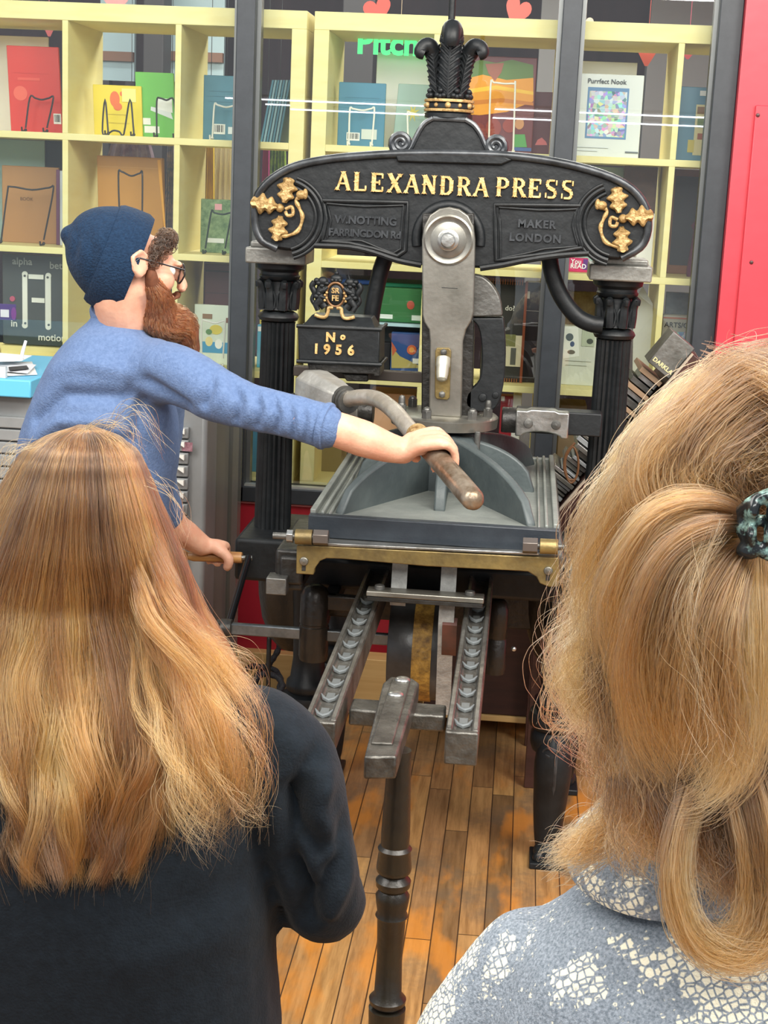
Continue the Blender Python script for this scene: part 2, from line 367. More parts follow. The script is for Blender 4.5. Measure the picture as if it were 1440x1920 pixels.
# red/purple merchandise rails far back
plat = struct('trim_display_plinth', B().box(-1.86, .92, 4.72, 5.12, 0, .628), mat('birch_laminate_inside', '#e3cf94'))
ZR = [1.707, 1.361, 1.010, .672]
def shelf_unit(x0, x1, divs, label):
    r = thing('cube_shelving_unit', ((x0+x1)/2, 4.9, .628), label, 'shelf', 'birch cube shelving units behind the glass')
    Y0, Y1 = 4.72, 5.11
    obj('top_board', B().box(x0, x1, Y0, Y1, 2.037, 2.089), PINE, r, .0015)
    obj('bottom_board', B().box(x0, x1, Y0, Y1, .628, .672), PINE, r, .0015)
    obj('side_panel', B().box(x0, x0+.045, Y0, Y1, .672, 2.037), PINE, r, .0015)
    obj('side_panel', B().box(x1-.045, x1, Y0, Y1, .672, 2.037), PINE, r, .0015)
    for z in (1.697, 1.351, 1.0): obj('shelf_board', B().box(x0+.045, x1-.045, Y0+.001, Y1, z-.010, z+.010), PINE, r, .001)
    for x in divs:
        for za, zb in ((1.707, 2.037), (1.361, 1.687), (1.01, 1.341), (.672, .990)):
            obj('divider', B().box(x-.009, x+.009, Y0+.001, Y1, za, zb), PINE, r, .001)
    return r
shelf_unit(-1.835, -.69, (-1.424, -1.077), 'pale birch cube shelving unit behind the left window pane')
shelf_unit(-.668, .885, (-.302, .058, .411), 'pale birch cube shelving unit standing behind the press and its crest')
# ================================================================== SHOP GOODS
def item(name, label, cat, x0, x1, yt, row, Y, th, col, decals=(), group=None, rough=.4, lean=0., zb=None, m=None, pm='cover_print', skew=0.):
    """box standing on a shelf board; left/right/top edges taken from the photo at its own depth"""
    Y = Y
    zb = ZR[row] if zb is None else zb
    ym = (yt+{0: 262, 1: 470, 2: 680, 3: 890}[row])/2
    a = P(x0, ym, Y).x; c = P(x1, ym, Y).x; zt = P((x0+x1)/2, yt, Y).z
    m = m or mat('cover_'+col.lstrip('#'), col, rough)
    h = zt-zb
    def T(p):  # lean back / skew
        return Vector((p[0]+skew*(p[2]-zb), p[1]+lean*(p[2]-zb), p[2]))
    b = B(); b.box(a, c, Y, Y+th, zb, zt)
    for v in b.bm.verts: v.co = T(v.co)
    o = tag(obj(name, b, m, None, min(.002, th*.2)), label, cat, group)
    for di, d in enumerate(decals):
        k = d[0]; e_ = .00025*di
        if k == 'r':      # rect: x0,y0,x1,y1 px, colour, name
            p0 = P(d[1], d[2], Y); p1 = P(d[3], d[4], Y); zc = (p0.z+p1.z)/2; zc = max(min(p0.z, zt-.002), zb+.002); z1 = min(max(p1.z, zb+.002), zt-.002)
            xa, xb = max(p0.x, a+.001), min(p1.x, c-.001)
            q = B().box(xa, xb, Y-.0012-e_, Y-.0002, z1, zc)
            nm = d[6] if len(d) > 6 else pm; mm = d[5] if not isinstance(d[5], str) else mat('print_'+d[5].lstrip('#'), d[5], .5)
        elif k == 'e':    # ellipse: cx,cy,rx,ry
            p0 = P(d[1], d[2], Y); s = mpp(Y); n = 28
            q = B().loft([[Vector((p0.x+d[3]*s*math.cos(t*2*math.pi/n), yy, p0.z+d[4]*s*math.sin(t*2*math.pi/n))) for t in range(n)] for yy in (Y-.0014-e_, Y-.0002)])
            nm = d[6] if len(d) > 6 else pm; mm = mat('print_'+d[5].lstrip('#'), d[5], .5)
        elif k == 'p':    # polygon
            q = B().prism(XZ(d[1], Y), Y-.0013-e_, Y-.0002); nm = d[3] if len(d) > 3 else pm; mm = mat('print_'+d[2].lstrip('#'), d[2], .5) if isinstance(d[2], str) else d[2]
        elif k == 't':    # text: string, px, py (baseline centre), height px, colour
            p0 = P(d[2], d[3], Y); me = text_mesh(d[1], d[4]*mpp(Y)/.7, .0003, d[6] if len(d) > 6 else 0)
            for v in me.vertices: v.co = T(v.co+Vector((p0.x, Y-.0018-e_, p0.z)))
            obj('lettering', me, mat('print_'+d[5].lstrip('#'), d[5], .5), o, ang=0); continue
        elif k == 'bar':  # barcode label
            p0 = P(d[1], d[2], Y); p1 = P(d[3], d[4], Y); q = B().box(p0.x, p1.x, Y-.0012, Y-.0002, p1.z, p0.z)
            for v in q.bm.verts: v.co = T(v.co)
            lb = obj('barcode_label', q, mat('paper_white', '#eeeee8', .6), o, ang=0)
            q = B(); w = (p1.x-p0.x); x = p0.x+.08*w; rr = random.Random(int(d[1]))
            while x < p1.x-.1*w:
                t = rr.choice((.03, .05, .08))*w; q.box(x, x+t, Y-.0016, Y-.0011, p1.z+.2*(p0.z-p1.z), p0.z-.1*(p0.z-p1.z)); x += t+rr.choice((.03, .06))*w
            for v in q.bm.verts: v.co = T(v.co)
            obj('bars', q, mat('print_202024', '#202024', .5), lb, ang=0); continue
        for v in q.bm.verts: v.co = T(v.co)
        obj(nm, q, mm, o, ang=0)
    return o
def wire_stand(label, pts, Y, row, m=BLACKW, r=.0028, back=True, group='wire book easels on the shelves'):
    """bent wire easel: front outline in px at depth Y, feet on the board, rear strut"""
    zb = ZR[row]
    q = [P(a, b, Y) for a, b in cr(pts, 4)]
    q = [Vector((p.x, p.y, max(p.z, zb+r))) for p in q]
    e = tag(obj('book_easel', B().tube(q, r, 8), m), label, 'book stand', group)
    L_, R_ = q[0], q[-1]
    b = B()
    for p in (L_, R_):
        b.tube([Vector((p.x, Y, zb+r)), Vector((p.x, Y-.035, zb+r)), Vector((p.x, Y-.038, zb+.014))], r, 8)
        b.ell((p.x, Y, zb+.006), .005, n=10, m=6)
    obj('foot', b, m, e)
    return e
g0 = 'books on the top shelf row'
WHP = mat('white_poster_board', '#eeeeee', .6)
item('poster_board', 'large white board standing behind the red book', 'board', -10, 91, 68, 0, 5.03, .006, '#efefef', group=None)
item('picture_book', 'red hardcover book with a round emblem on the black easel', 'book', 20, 117, 87, 0, 4.86, .012, '#cf3427', [('e', 42, 175, 13, 13, '#e0604c'), ('r', 38, 145, 80, 152, '#dc5040'), ('r', 30, 136, 96, 139, '#d84838'), ('bar', 102, 213, 116, 233)], g0, skew=-.05)
wire_stand('black wire easel holding the red book', [(48, 240), (56, 183), (66, 184), (78, 187), (92, 184), (100, 184), (88, 240)], 4.82, 0)
item('picture_book', 'small yellow book with an orange bird on the cover', 'book', 177, 268, 160, 0, 4.86, .01, '#e6cf3a', [('e', 218, 186, 9, 14, '#e2703a'), ('e', 223, 200, 8, 7, '#e2703a'), ('e', 231, 176, 3, 4, '#e2703a'), ('r', 205, 214, 240, 216, '#b09a28'), ('r', 205, 230, 244, 232, '#b09a28'), ('r', 232, 166, 258, 192, '#efe48a')], g0, skew=-.04)
wire_stand('black wire easel with twin peaks before the yellow book', [(203, 250), (197, 186), (192, 246), (200, 252), (212, 245), (224, 247), (232, 252), (244, 186), (251, 250)], 4.81, 0)
item('picture_book', 'green book in a clear sleeve beside the yellow book', 'book', 258, 330, 136, 0, 4.87, .014, '#74c05a', [('p', [(286, 200), (322, 208), (326, 224), (285, 207)], '#dfe4ea'), ('p', [(300, 184), (326, 186), (326, 212), (296, 204)], '#eef0f0'), ('r', 270, 221, 284, 234, '#eeeee8', 'label'), ('r', 272, 236, 300, 250, '#eeeee8', 'label')], g0, .2, skew=-.05)
wire_stand('black wire easel before the green sleeved book', [(294, 252), (294, 190), (300, 184), (312, 188), (326, 188), (330, 250)], 4.82, 0)
TEAL = mat('teal_book_cloth', '#4c8397', .5, 0, '#44788c', 10)
td = [('r', 392, 170, 440, 173, '#3c6f82'), ('r', 392, 180, 446, 182, '#3c6f82'), ('r', 392, 190, 440, 192, '#3c6f82'), ('bar', 398, 232, 422, 252), ('r', 428, 238, 446, 252, '#d8dedd', 'label')]
item('picture_book', 'teal book on a white easel beside the window post', 'book', 381, 470, 142, 0, 4.85, .012, '#4c8397', td, g0, m=TEAL)
wire_stand('white wire easel before the teal book by the post', [(398, 262), (402, 198), (408, 197), (424, 201), (440, 198), (446, 199), (442, 262)], 4.80, 0, WHITEW)
# leaning pack of teal books
for k in range(7):
    x0 = P(488+5.5*k, 262, 4.84).x; top = P(510+5.2*k, 150, 4.84); b = B()
    b.prism([(x0, ZR[0]+.001), (x0+.0062, ZR[0]+.001), (top.x+.0062, top.z), (top.x, top.z)], 4.84, 5.02)
    tag(obj('paperback', b, (TEAL, mat('blue_grey_paperback', '#86a9b3', .5))[k % 2]), 'thin %s paperback, %s of the pack leaning on the side panel' % (('teal', 'blue grey')[k % 2], ('leftmost', 'second', 'third', 'fourth', 'fifth', 'sixth', 'rightmost')[k]), 'book', 'leaning pack of teal paperbacks')
td = [(a if a[0] == 'zz' else a) for a in [('r', 648, 182, 712, 185, '#2f6580'), ('r', 648, 196, 690, 198, '#2f6580'), ('bar', 650, 248, 674, 264), ('r', 678, 242, 706, 262, '#c8cfc8', 'label')]]
item('picture_book', 'blue book on a white easel, first cell right of the shelf gap', 'book', 634, 722, 155, 0, 4.85, .012, '#3b7c98', td, g0)
wire_stand('white wire easel before the blue book right of the shelf gap', [(654, 270), (656, 206), (662, 204), (680, 207), (696, 204), (702, 206), (697, 270)], 4.80, 0, WHITEW)
item('poster_board', 'tall white board standing between the blue book and the finial', 'board', 704, 812, 100, 0, 5.03, .006, '#f0eeee')
item('picture_book', 'sage book with a yellow starburst beside the finial', 'book', 738, 822, 158, 0, 4.87, .012, '#93aea4', [('p', [(770+14*(1.0 if i % 2 else .35)*math.cos(i*.3927), 212+18*(1.0 if i % 2 else .35)*math.sin(i*.3927)) for i in range(16)], '#cfc04a')], g0, skew=.06)
wire_stand('white wire easel before the sage book', [(766, 275), (764, 214), (770, 212), (792, 216), (800, 214), (812, 275)], 4.80, 0, WHITEW)
item('picture_book', 'tall picture book with orange fields above a dark red crowd', 'book', 868, 1003, 106, 0, 4.88, .014, '#6b2024', [
    ('p', [(872, 124), (900, 112), (930, 118), (960, 112), (1000, 122), (1000, 160), (872, 160)], '#5c7a3a'), ('p', [(872, 148), (905, 140), (950, 150), (1000, 146), (1000, 190), (950, 210), (900, 216), (872, 214)], '#e59a2c'),
    ('p', [(872, 168), (930, 160), (1000, 172), (1000, 178), (930, 168), (872, 176)], '#f2c03a'), ('p', [(872, 190), (940, 184), (1000, 192), (1000, 198), (940, 192), (872, 198)], '#c97a24'),
    ('p', [(910, 120), (945, 118), (940, 136), (928, 152), (916, 138)], '#9c5a48'),
    ('e', 925, 240, 14, 16, '#8a3428'), ('e', 955, 236, 12, 12, '#94382a'), ('e', 898, 250, 12, 18, '#7a2c26'), ('e', 974, 232, 8, 10, '#c78c5a'), ('p', [(964, 252), (984, 252), (988, 276), (964, 276)], '#4f9a4c'), ('r', 962, 276, 996, 284, '#3a5a9a')], g0)
wire_stand('white wire easel before the orange and red picture book', [(916, 288), (920, 160), (926, 155), (946, 157), (964, 157), (966, 162), (962, 288)], 4.80, 0, WHITEW)
item('picture_book', 'maroon book with a pink crest behind the orange and red book', 'book', 985, 1037, 172, 0, 4.98, .02, '#5e1c2c', [('p', [(1003, 272), (1008, 262), (1016, 258), (1024, 266), (1026, 272)], '#e07a86')], g0)
# hanging sheet of pink books? the boxed puzzle
item('card', 'white card standing behind the boxed puzzle', 'card', 1086, 1190, 116, 0, 5.0, .004, '#f1efec')
def art_mat():
    m = bpy.data.materials.new('patchwork_puzzle_art'); m.use_nodes = True; nt = m.node_tree; b = nt.nodes['Principled BSDF']; L = nt.links.new
    tc = nt.nodes.new('ShaderNodeTexCoord'); v = nt.nodes.new('ShaderNodeTexVoronoi'); v.inputs['Scale'].default_value = 90
    L(tc.outputs['Object'], v.inputs['Vector']); h = nt.nodes.new('ShaderNodeHueSaturation'); h.inputs['Saturation'].default_value = .7; h.inputs['Value'].default_value = 1.2
    L(v.outputs['Color'], h.inputs['Color']); mx = nt.nodes.new('ShaderNodeMixRGB'); mx.inputs[0].default_value = .35; mx.inputs[2].default_value = lin('#3f6a9a'); L(h.outputs[0], mx.inputs[1]); L(mx.outputs[0], b.inputs['Base Color']); return m
ART = art_mat()
item('puzzle_box', 'grey white puzzle box with a blue patchwork picture', 'box', 1078, 1204, 139, 0, 4.83, .05, '#d6dad8', [('r', 1103, 163, 1173, 262, '#5a83b0'), ('r', 1106, 170, 1170, 258, ART, 'picture'), ('r', 1112, 186, 1164, 189, '#e6e6de'), ('r', 1110, 202, 1166, 205, '#e6e6de'), ('r', 1108, 220, 1168, 223, '#e6e6de'), ('r', 1106, 238, 1170, 241, '#e6e6de'), ('t', 'Purrfect Nook', 1138, 157, 8, '#3c4048', .0003), ('r', 1082, 276, 1140, 278, '#8a8f90'), ('r', 1082, 282, 1120, 284, '#8a8f90'), ('r', 1172, 284, 1196, 288, '#5a6268')], rough=.3)
item('puzzle_box', 'blue puzzle box with cream trim beside the right window post', 'box', 1262, 1345, 163, 0, 4.84, .05, '#5f8ba6', [('r', 1306, 196, 1322, 292, '#d9d2a2'), ('r', 1308, 200, 1320, 214, '#8a6a4a'), ('r', 1308, 222, 1320, 240, '#6f8a5a'), ('r', 1308, 250, 1320, 262, '#a0583c'), ('r', 1290, 262, 1300, 286, '#c9bb5c'), ('r', 1313, 170, 1325, 180, '#dfe4e6')], rough=.3)
# hearts
def heart(label, cx, cy, w, h, Y, col, group=None, tri=False, rot=0.):
    s = mpp(Y)
    if tri: pts = [(-w/2, h/2), (w/2, h/2), (w*.06, -h/2), (-w*.06, -h/2)]
    else:
        pts = []
        for k in range(32):
            t = 2*math.pi*k/32; pts.append((w/32*16*math.sin(t)**3, h/30*(13*math.cos(t)-5*math.cos(2*t)-2*math.cos(3*t)-math.cos(4*t))))
    c = P(cx, cy, Y); cs, sn = math.cos(rot), math.sin(rot)
    b = B().prism([(c.x+s*(x*cs-z*sn), c.z+s*(x*sn+z*cs)) for x, z in pts], Y, Y+.002)
    b.tube([(c.x, Y+.001, c.z+s*h*.3), (c.x, Y+.001, 3.25)], .0008, 5)
    return tag(obj('paper_heart' if not tri else 'paper_pennant', b, mat('paper_'+col.lstrip('#'), col, .7), ang=0), label, 'paper heart' if not tri else 'pennant', group)
heart('pale pink glitter heart hanging above the shelf at upper left', 217, 0, 48, 42, 5.3, '#e8a6ae')
heart('coral paper heart hanging left of the press finial', 708, 18, 50, 46, 5.3, '#e8625c', rot=.3)
heart('coral paper heart hanging right of the press finial', 970, 20, 46, 52, 5.3, '#e8706a', rot=-.4)
heart('small cream heart just above the shelf beside the coral heart', 752, 40, 22, 20, 5.35, '#e9d3b4')
heart('cream paper heart right of the middle window post', 1098, 44, 28, 26, 5.3, '#f3e6dc')
heart('coral pennant hanging over the boxed puzzle', 1213, 105, 44, 34, 5.16, '#ea6a68', tri=True)
heart('pink pennant hanging over the blue puzzle box', 1290, 100, 34, 20, 5.16, '#ec6c94', tri=True)
heart('rose pink pennant hanging over the red book', 92, 50, 38, 34, 5.16, '#ee7fa0', tri=True)
heart('white pennant hanging at the far left of the top cell', 22, 38, 24, 16, 5.16, '#f4eeee', tri=True)
# neon sign
ns = P(668, 99, 4.98); nt_ = thing('neon_sign', (ns.x, 4.98, ns.z), 'green lit letter sign hanging in the shop behind the blue book', 'sign')
text('lettering', 'Pitchin', (ns.x, 4.98, ns.z), .098, glow('green_neon', '#5cf09a', .7), nt_, bold=.003, depth=.004, align='LEFT')
bb = B(); 
for dx in (.02, .17): bb.tube([(ns.x+dx, 4.985, ns.z+.05), (ns.x+dx, 4.985, 2.035)], .003, 6)
obj('hanging_wire', bb, BLACKW, nt_)
# row 1
g1 = 'goods on the second shelf row'
item('poster_board', 'pale blue board behind the kraft notebook at far left', 'board', -20, 84, 262, 1, 5.04, .006, '#a9c9cf')
item('poster_board', 'navy board beside the pale blue board', 'board', 85, 118, 262, 1, 5.05, .006, '#2a3444')
item('notebook', 'brown kraft notebook on a wide black easel', 'notebook', 4, 110, 312, 1, 4.90, .014, '#a87a4a', [('t', 'BOOK', 50, 376, 6, '#6a4a2a')], g1)
wire_stand('wide black wire easel before the brown kraft notebook', [(2, 452), (14, 360), (20, 350), (60, 356), (92, 352), (100, 356), (82, 450)], 4.80, 1)
item('slim_book', 'purple spined book beside the kraft notebook', 'book', 105, 112, 318, 1, 4.86, .12, '#6a3a5a')
item('slim_book', 'pale grey spined book against the divider', 'book', 112, 118, 320, 1, 4.84, .12, '#c9ccd2')
item('gift_box', 'tan gift box with an ochre edge behind the beanie', 'box', 186, 308, 294, 1, 4.90, .03, '#b98438', [('r', 190, 312, 300, 316, '#c99a50'), ('p', [(300, 300), (306, 300), (312, 430), (309, 430)], '#e0a030')], g1, skew=-.03)
wire_stand('black wire easel before the tan gift box', [(226, 450), (222, 330), (228, 322), (246, 330), (262, 325), (267, 330), (266, 450)], 4.81, 1)
CL = mat('blue_floral_cloth', '#6f86b4', .8, 0, '#c9b4c4', 60)
def cloth(name, label, x0, x1, yt, yb, Y, m, n=5):
    a, c = P(x0, (yt+yb)/2, Y).x, P(x1, (yt+yb)/2, Y).x; zt, zb = P(x0, yt, Y).z, P(x0, yb, Y).z
    top = []; k = 24
    r0 = [Vector((a+(c-a)*(.2+.6*i/k), Y+.006*math.sin(i*n*2*math.pi/k), zt)) for i in range(k+1)]+[Vector((a+(c-a)*(.2+.6*i/k), Y+.012+.006*math.sin(i*n*2*math.pi/k), zt)) for i in range(k, -1, -1)]
    r1 = [Vector((a+(c-a)*i/k, Y+.012*math.sin(i*n*2*math.pi/k), zb)) for i in range(k+1)]+[Vector((a+(c-a)*i/k, Y+.012+.012*math.sin(i*n*2*math.pi/k), zb)) for i in range(k, -1, -1)]
    o = tag(obj(name, B().loft([r0, r1]), m), label, 'cloth')
    obj('hanging_cord', B().tube([Vector(((a+c)/2, Y+.006, zt-.01)), Vector(((a+c)/2, Y+.006, 3.252))], .0012, 5), BLACKW, o)
    return o
cloth('hanging_cloth', 'blue floral cloth hanging beside the tan gift box', 308, 330, 262, 440, 5.25, CL)
cloth('hanging_cloth', 'bright yellow cloth hanging left of the cream cloth', 378, 404, 262, 470, 5.2, mat('cloth_yellow', '#e8c21e', .8))
cloth('hanging_cloth', 'cream cloth hanging above the green floral notebook', 388, 452, 250, 470, 5.3, mat('cloth_cream', '#f0e6d6', .8))
cloth('hanging_cloth', 'magenta cloth hanging right of the left window post', 488, 506, 262, 440, 5.3, mat('cloth_magenta', '#b82a7a', .8))
cloth('hanging_cloth', 'lime leaf print cloth hanging in the narrow cell', 498, 541, 262, 420, 5.4, mat('cloth_lime', '#a6c83a', .8, 0, '#3f6a2a', 20))
cloth('hanging_cloth', 'plum cloth bolt hanging behind the tan gift box', 190, 300, 255, 330, 5.6, mat('cloth_plum', '#5a3a4c', .8, 0, '#8a7a80', 14))
item('notebook', 'green floral notebook on a dark easel', 'notebook', 376, 448, 374, 1, 4.86, .012, '#4f6f45', [('r', 403, 382, 416, 394, '#e0a0a4', 'label'), ('r', 388, 446, 420, 456, '#dfe2dc', 'label')], g1, m=mat('green_floral_print', '#4f7046', .5, 0, '#86a070', 50))
wire_stand('dark green wire easel before the green floral notebook', [(385, 466), (396, 398), (402, 399), (418, 402), (432, 399), (433, 405), (422, 466)], 4.80, 1, mat('dark_green_wire', '#263a36', .4))
item('poster_board', 'pale blue board beneath the boxed puzzle', 'board', 1072, 1168, 312, 1, 5.02, .006, '#a6c2c4')
item('brown_bag', 'brown bag standing on the second shelf right of the press beam', 'bag', 1166, 1228, 312, 1, 4.95, .06, '#6e4a30', group=None, m=mat('brown_leather_bag', '#6e4a30', .5, 0, '#4a3020', 14))
item('box', 'white box standing against the divider beneath the puzzle', 'box', 1196, 1226, 400, 1, 4.85, .06, '#e6e4e2')
item('box', 'small magenta and white book box beside the right capital', 'box', 1066, 1104, 484, 1, 4.80, .04, '#d8346e', [('t', 'You', 1080, 494, 8, '#ffffff', .0004), ('t', 'READ', 1084, 503, 8, '#ffffff', .0004), ('r', 1094, 485, 1101, 506, '#6a3a8a')])
item('frame', 'bronze framed dark picture in the right end cell', 'frame', 1258, 1330, 318, 1, 4.98, .03, '#8a5a34', [('r', 1268, 330, 1330, 500, '#3a3a40')], zb=None)
tube = B(); p = P(1302, 500, 4.86); tube.lathe((p.x, 4.86, ZR[1]), [(.001, 0), (.022, 0), (.024, .02), (.016, .10), (.012, .14), (.02, .15), (.022, .156), (.008, .17), (.006, .22), (.001, .222)], 20)
tag(obj('bottle', tube, mat('magenta_glass', '#6e3a58', .25)), 'slender plum bottle in the right end cell', 'bottle')
# row 2
g2 = 'goods on the third shelf row'
DKC = mat('charcoal_book_cover', '#474b4a', .35)
w_ = '#e6e6da'
item('picture_book', 'charcoal book with a big dotted letter and white words', 'book', 5, 117, 478, 2, 4.84, .02, '#474b4a', [
    ('t', 'alpha', 42, 496, 13, '#a9aaa4', .0004), ('t', 'bet', 105, 504, 13, '#a9aaa4', .0004), ('t', 'in', 27, 612, 13, w_, .0005), ('t', 'motion', 98, 639, 13, w_, .0005),
    ('r', 42, 514, 52, 610, w_, 'letter_bar'), ('r', 85, 517, 96, 613, w_, 'letter_bar'), ('e', 47, 514, 5.5, 5.5, w_), ('e', 91, 517, 5.5, 5.5, w_), ('e', 47, 610, 5.5, 5.5, w_), ('e', 91, 613, 5.5, 5.5, w_),
    ('r', 54, 514, 82, 524, w_, 'letter_bar'), ('r', 60, 558, 84, 568, w_, 'letter_bar'), ('e', 47, 517, 2.2, 2.2, '#474b4a'), ('e', 90, 520, 2.2, 2.2, '#474b4a'), ('e', 48, 606, 2.2, 2.2, '#474b4a'), ('e', 92, 609, 2.2, 2.2, '#474b4a'), ('e', 24, 560, 5, 5, '#b8506a')], g2, zb=P(60, 647, 4.84).z, m=DKC)
b = B(); p0 = P(2, 650, 4.82); p1 = P(118, 646, 4.82); b.box(p0.x, p1.x, 4.82, 4.90, ZR[2], P(60, 648, 4.84).z-.001)
tag(obj('display_riser', b, PINE), 'pale wooden riser under the charcoal letter book', 'riser')
item('price_tag', 'purple figure tag with a small white code card at far left', 'tag', -6, 30, 570, 2, 4.70, .004, '#4a2a7a', [('r', 1, 580, 17, 595, '#e8e4ea', 'label'), ('e', 26, 588, 5, 12, '#7a2a8a')], zb=P(10, 600, 4.70).z)
item('storage_box', 'dark maroon case on the third shelf beside the beard', 'box', 383, 450, 496, 2, 4.95, .09, '#5e3a3e', [('r', 386, 506, 446, 512, '#2c2a30'), ('r', 386, 548, 446, 552, '#3a3438')], zb=P(400, 590, 4.95).z)
b = B(); q0 = P(380, 590, 4.92); q1 = P(452, 590, 4.92); b.box(q0.x, q1.x, 4.92, 5.08, ZR[2], P(400, 590, 4.95).z-.001)
tag(obj('storage_box', b, mat('dark_grey_box', '#4a4a4c', .5)), 'dark grey box under the maroon case', 'box')
item('game_card', 'white craft card with blue foot on a white easel', 'card', 364, 445, 572, 2, 4.83, .012, '#d9e2d2', [('r', 378, 640, 444, 664, '#2f93c4'), ('e', 392, 640, 7, 9, '#e8d890'), ('e', 410, 645, 7, 9, '#f0f0e8'), ('e', 405, 618, 12, 9, '#e6d24a'), ('r', 380, 588, 398, 598, '#8a6a48'), ('r', 424, 596, 438, 606, '#7a4a34'), ('e', 392, 622, 6, 5, '#5a8a4a')], g2)
wire_stand('white wire easel before the craft card', [(378, 668), (378, 606), (386, 602), (404, 606), (420, 602), (422, 610), (418, 672)], 4.78, 2, WHITEW)
item('picture_book', 'yellow book standing between the window post and the left pillar', 'book', 486, 512, 582, 2, 4.86, .02, '#e2c832', [('r', 486, 592, 508, 600, '#a08a20')], g2)
item('storage_box', 'white and teal storage box left of the left pillar', 'box', 482, 545, 610, 2, 4.82, .03, '#4aa0bc', [('r', 484, 612, 540, 624, '#e6e6e0')])
# storage tubs
def tub(label, x0, x1, yt, col, lidc, Y, row=2, yb=None):
    a, c = P(x0, yt, Y).x, P(x1, yt, Y).x; zt = P((x0+x1)/2, yt, Y).z; zb = ZR[row] if yb is None else P((x0+x1)/2, yb, Y).z
    r = thing('storage_tub', ((a+c)/2, Y+.1, zb), label, 'tub')
    obj('tub_body', B().loft([[Vector((a+.01, Y+.01, zb)), Vector((c-.01, Y+.01, zb)), Vector((c-.01, Y+.2, zb)), Vector((a+.01, Y+.2, zb))], [Vector((a, Y, zt)), Vector((c, Y, zt)), Vector((c, Y+.21, zt)), Vector((a, Y+.21, zt))]]), mat('tub_'+col.lstrip('#'), col, .35), r, .006)
    obj('lid', B().box(a-.006, c+.006, Y-.006, Y+.216, zt, zt+.014), mat('lid_'+lidc.lstrip('#'), lidc, .35), r, .005)
    return r
tub('dark grey storage tub with a blue lid behind the crest', 612, 700, 532, '#4a5052', '#3a62b4', 4.84)
tub('dark grey storage tub with a green lid right of the blue lidded one', 706, 800, 540, '#50565a', '#3aa880', 4.84)
item('game_box', 'dark green game box with a red spot between crest and link bar', 'box', 690, 796, 540, 2, 4.78, .05, '#35703f', [('r', 700, 588, 736, 598, '#dfe6dc', 'label'), ('r', 772, 591, 796, 602, '#dfe6dc', 'label'), ('e', 770, 572, 7, 8, '#b8503a')], zb=P(740, 604, 4.78).z)
b = B(); q0, q1 = P(690, 604, 4.76), P(800, 608, 4.76); b.box(q0.x, q1.x, 4.76, 4.86, P(740, 612, 4.76).z, P(740, 605, 4.78).z); 
for xx in (q0.x, q1.x-.006): b.box(xx, xx+.006, 4.76, 4.86, ZR[2], P(740, 612, 4.76).z)
tag(obj('acrylic_riser', b, mat('pale_blue_acrylic', '#b9d6de', .25)), 'pale blue acrylic riser under the green game box', 'riser')
item('game_box', 'blue game box with an orange sun on the third shelf', 'box', 733, 796, 624, 2, 4.77, .05, '#2f4f86', [('e', 772, 656, 9, 9, '#c8603a'), ('e', 772, 656, 5, 5, '#e8a050'), ('p', [(734, 650), (750, 668), (796, 690), (734, 690)], '#a89a58'), ('p', [(734, 640), (744, 656), (736, 668)], '#b85a3a'), ('r', 774, 672, 786, 682, '#e6e6e0', 'label')], rough=.3)
item('box', 'black box behind the blue game box', 'box', 700, 732, 642, 2, 4.80, .05, '#2c2a2e')
# calendar
cx0 = P(905, 600, 4.80).x; cal = item('wall_calendar', 'black wire bound calendar with copper edge behind the black toggle arm', 'calendar', 905, 983, 528, 2, 4.81, .012, '#35332f', [
    ('r', 912, 626, 976, 688, '#d8cfae', 'page'), ('r', 914, 630, 934, 654, '#3a423a', 'page_picture'), ('r', 940, 626, 966, 650, '#7a7a48', 'page_picture'), ('r', 914, 660, 934, 682, '#3a3a38', 'page_picture'), ('r', 936, 656, 946, 672, '#a83a30', 'page_picture'), ('r', 958, 652, 966, 684, '#5a5a52', 'page_picture'), ('t', 'do?', 956, 582, 9, '#dcd8c8', .0003)])
b = B()
for k in range(16):
    xx = P(910+4.6*k, 529, 4.80).x
    b.box(xx, xx+.003, 4.799, 4.81, P(940, 533, 4.8).z, P(940, 523, 4.8).z); b.box(xx, xx+.003, 4.799, 4.81, ZR[2]+.001, ZR[2]+.012)
obj('binding_wire', b, mat('copper_wire', '#a86a44', .35, .6), cal)
b = B(); xr = P(981, 600, 4.81).x; b.box(xr, xr+.008, 4.80, 4.83, ZR[2], P(980, 528, 4.8).z); obj('copper_edge', b, mat('copper_edge', '#a0583a', .35, .5), cal)
item('display_case', 'dark glass front display box right of the calendar', 'box', 984, 1014, 530, 2, 4.82, .10, '#2a2428', [('r', 986, 582, 1012, 584, '#b8b0a8'), ('r', 987, 546, 993, 560, '#e8e6e2')], rough=.2)
item('puzzle_box', 'pale grey white puzzle box with small vignettes beside the middle post', 'box', 1050, 1125, 612, 2, 4.82, .05, '#cdd0c2', [
    ('p', [(1050, 616), (1084, 612), (1086, 668), (1056, 672)], '#e2e4da'), ('e', 1068, 632, 7, 7, '#5a6468'), ('e', 1073, 645, 4, 5, '#4a5a7a'), ('e', 1071, 660, 7, 4, '#6a6458'), ('r', 1092, 618, 1114, 650, '#b4bca4'), ('e', 1106, 640, 6, 5, '#4a5048'), ('r', 1060, 676, 1108, 678, '#9a9c90'), ('r', 1060, 684, 1100, 686, '#9a9c90')], rough=.3)
b = B(); b.box(P(1046, 560, 5.0).x, P(1120, 560, 5.0).x, 5.0, 5.05, ZR[2], P(1080, 512, 5.).z-.06)
tag(obj('cork_board', b, mat('brown_cork', '#8c7a5a', .8, 0, '#6c5a40', 30)), 'brown cork board behind the pale puzzle box', 'board')
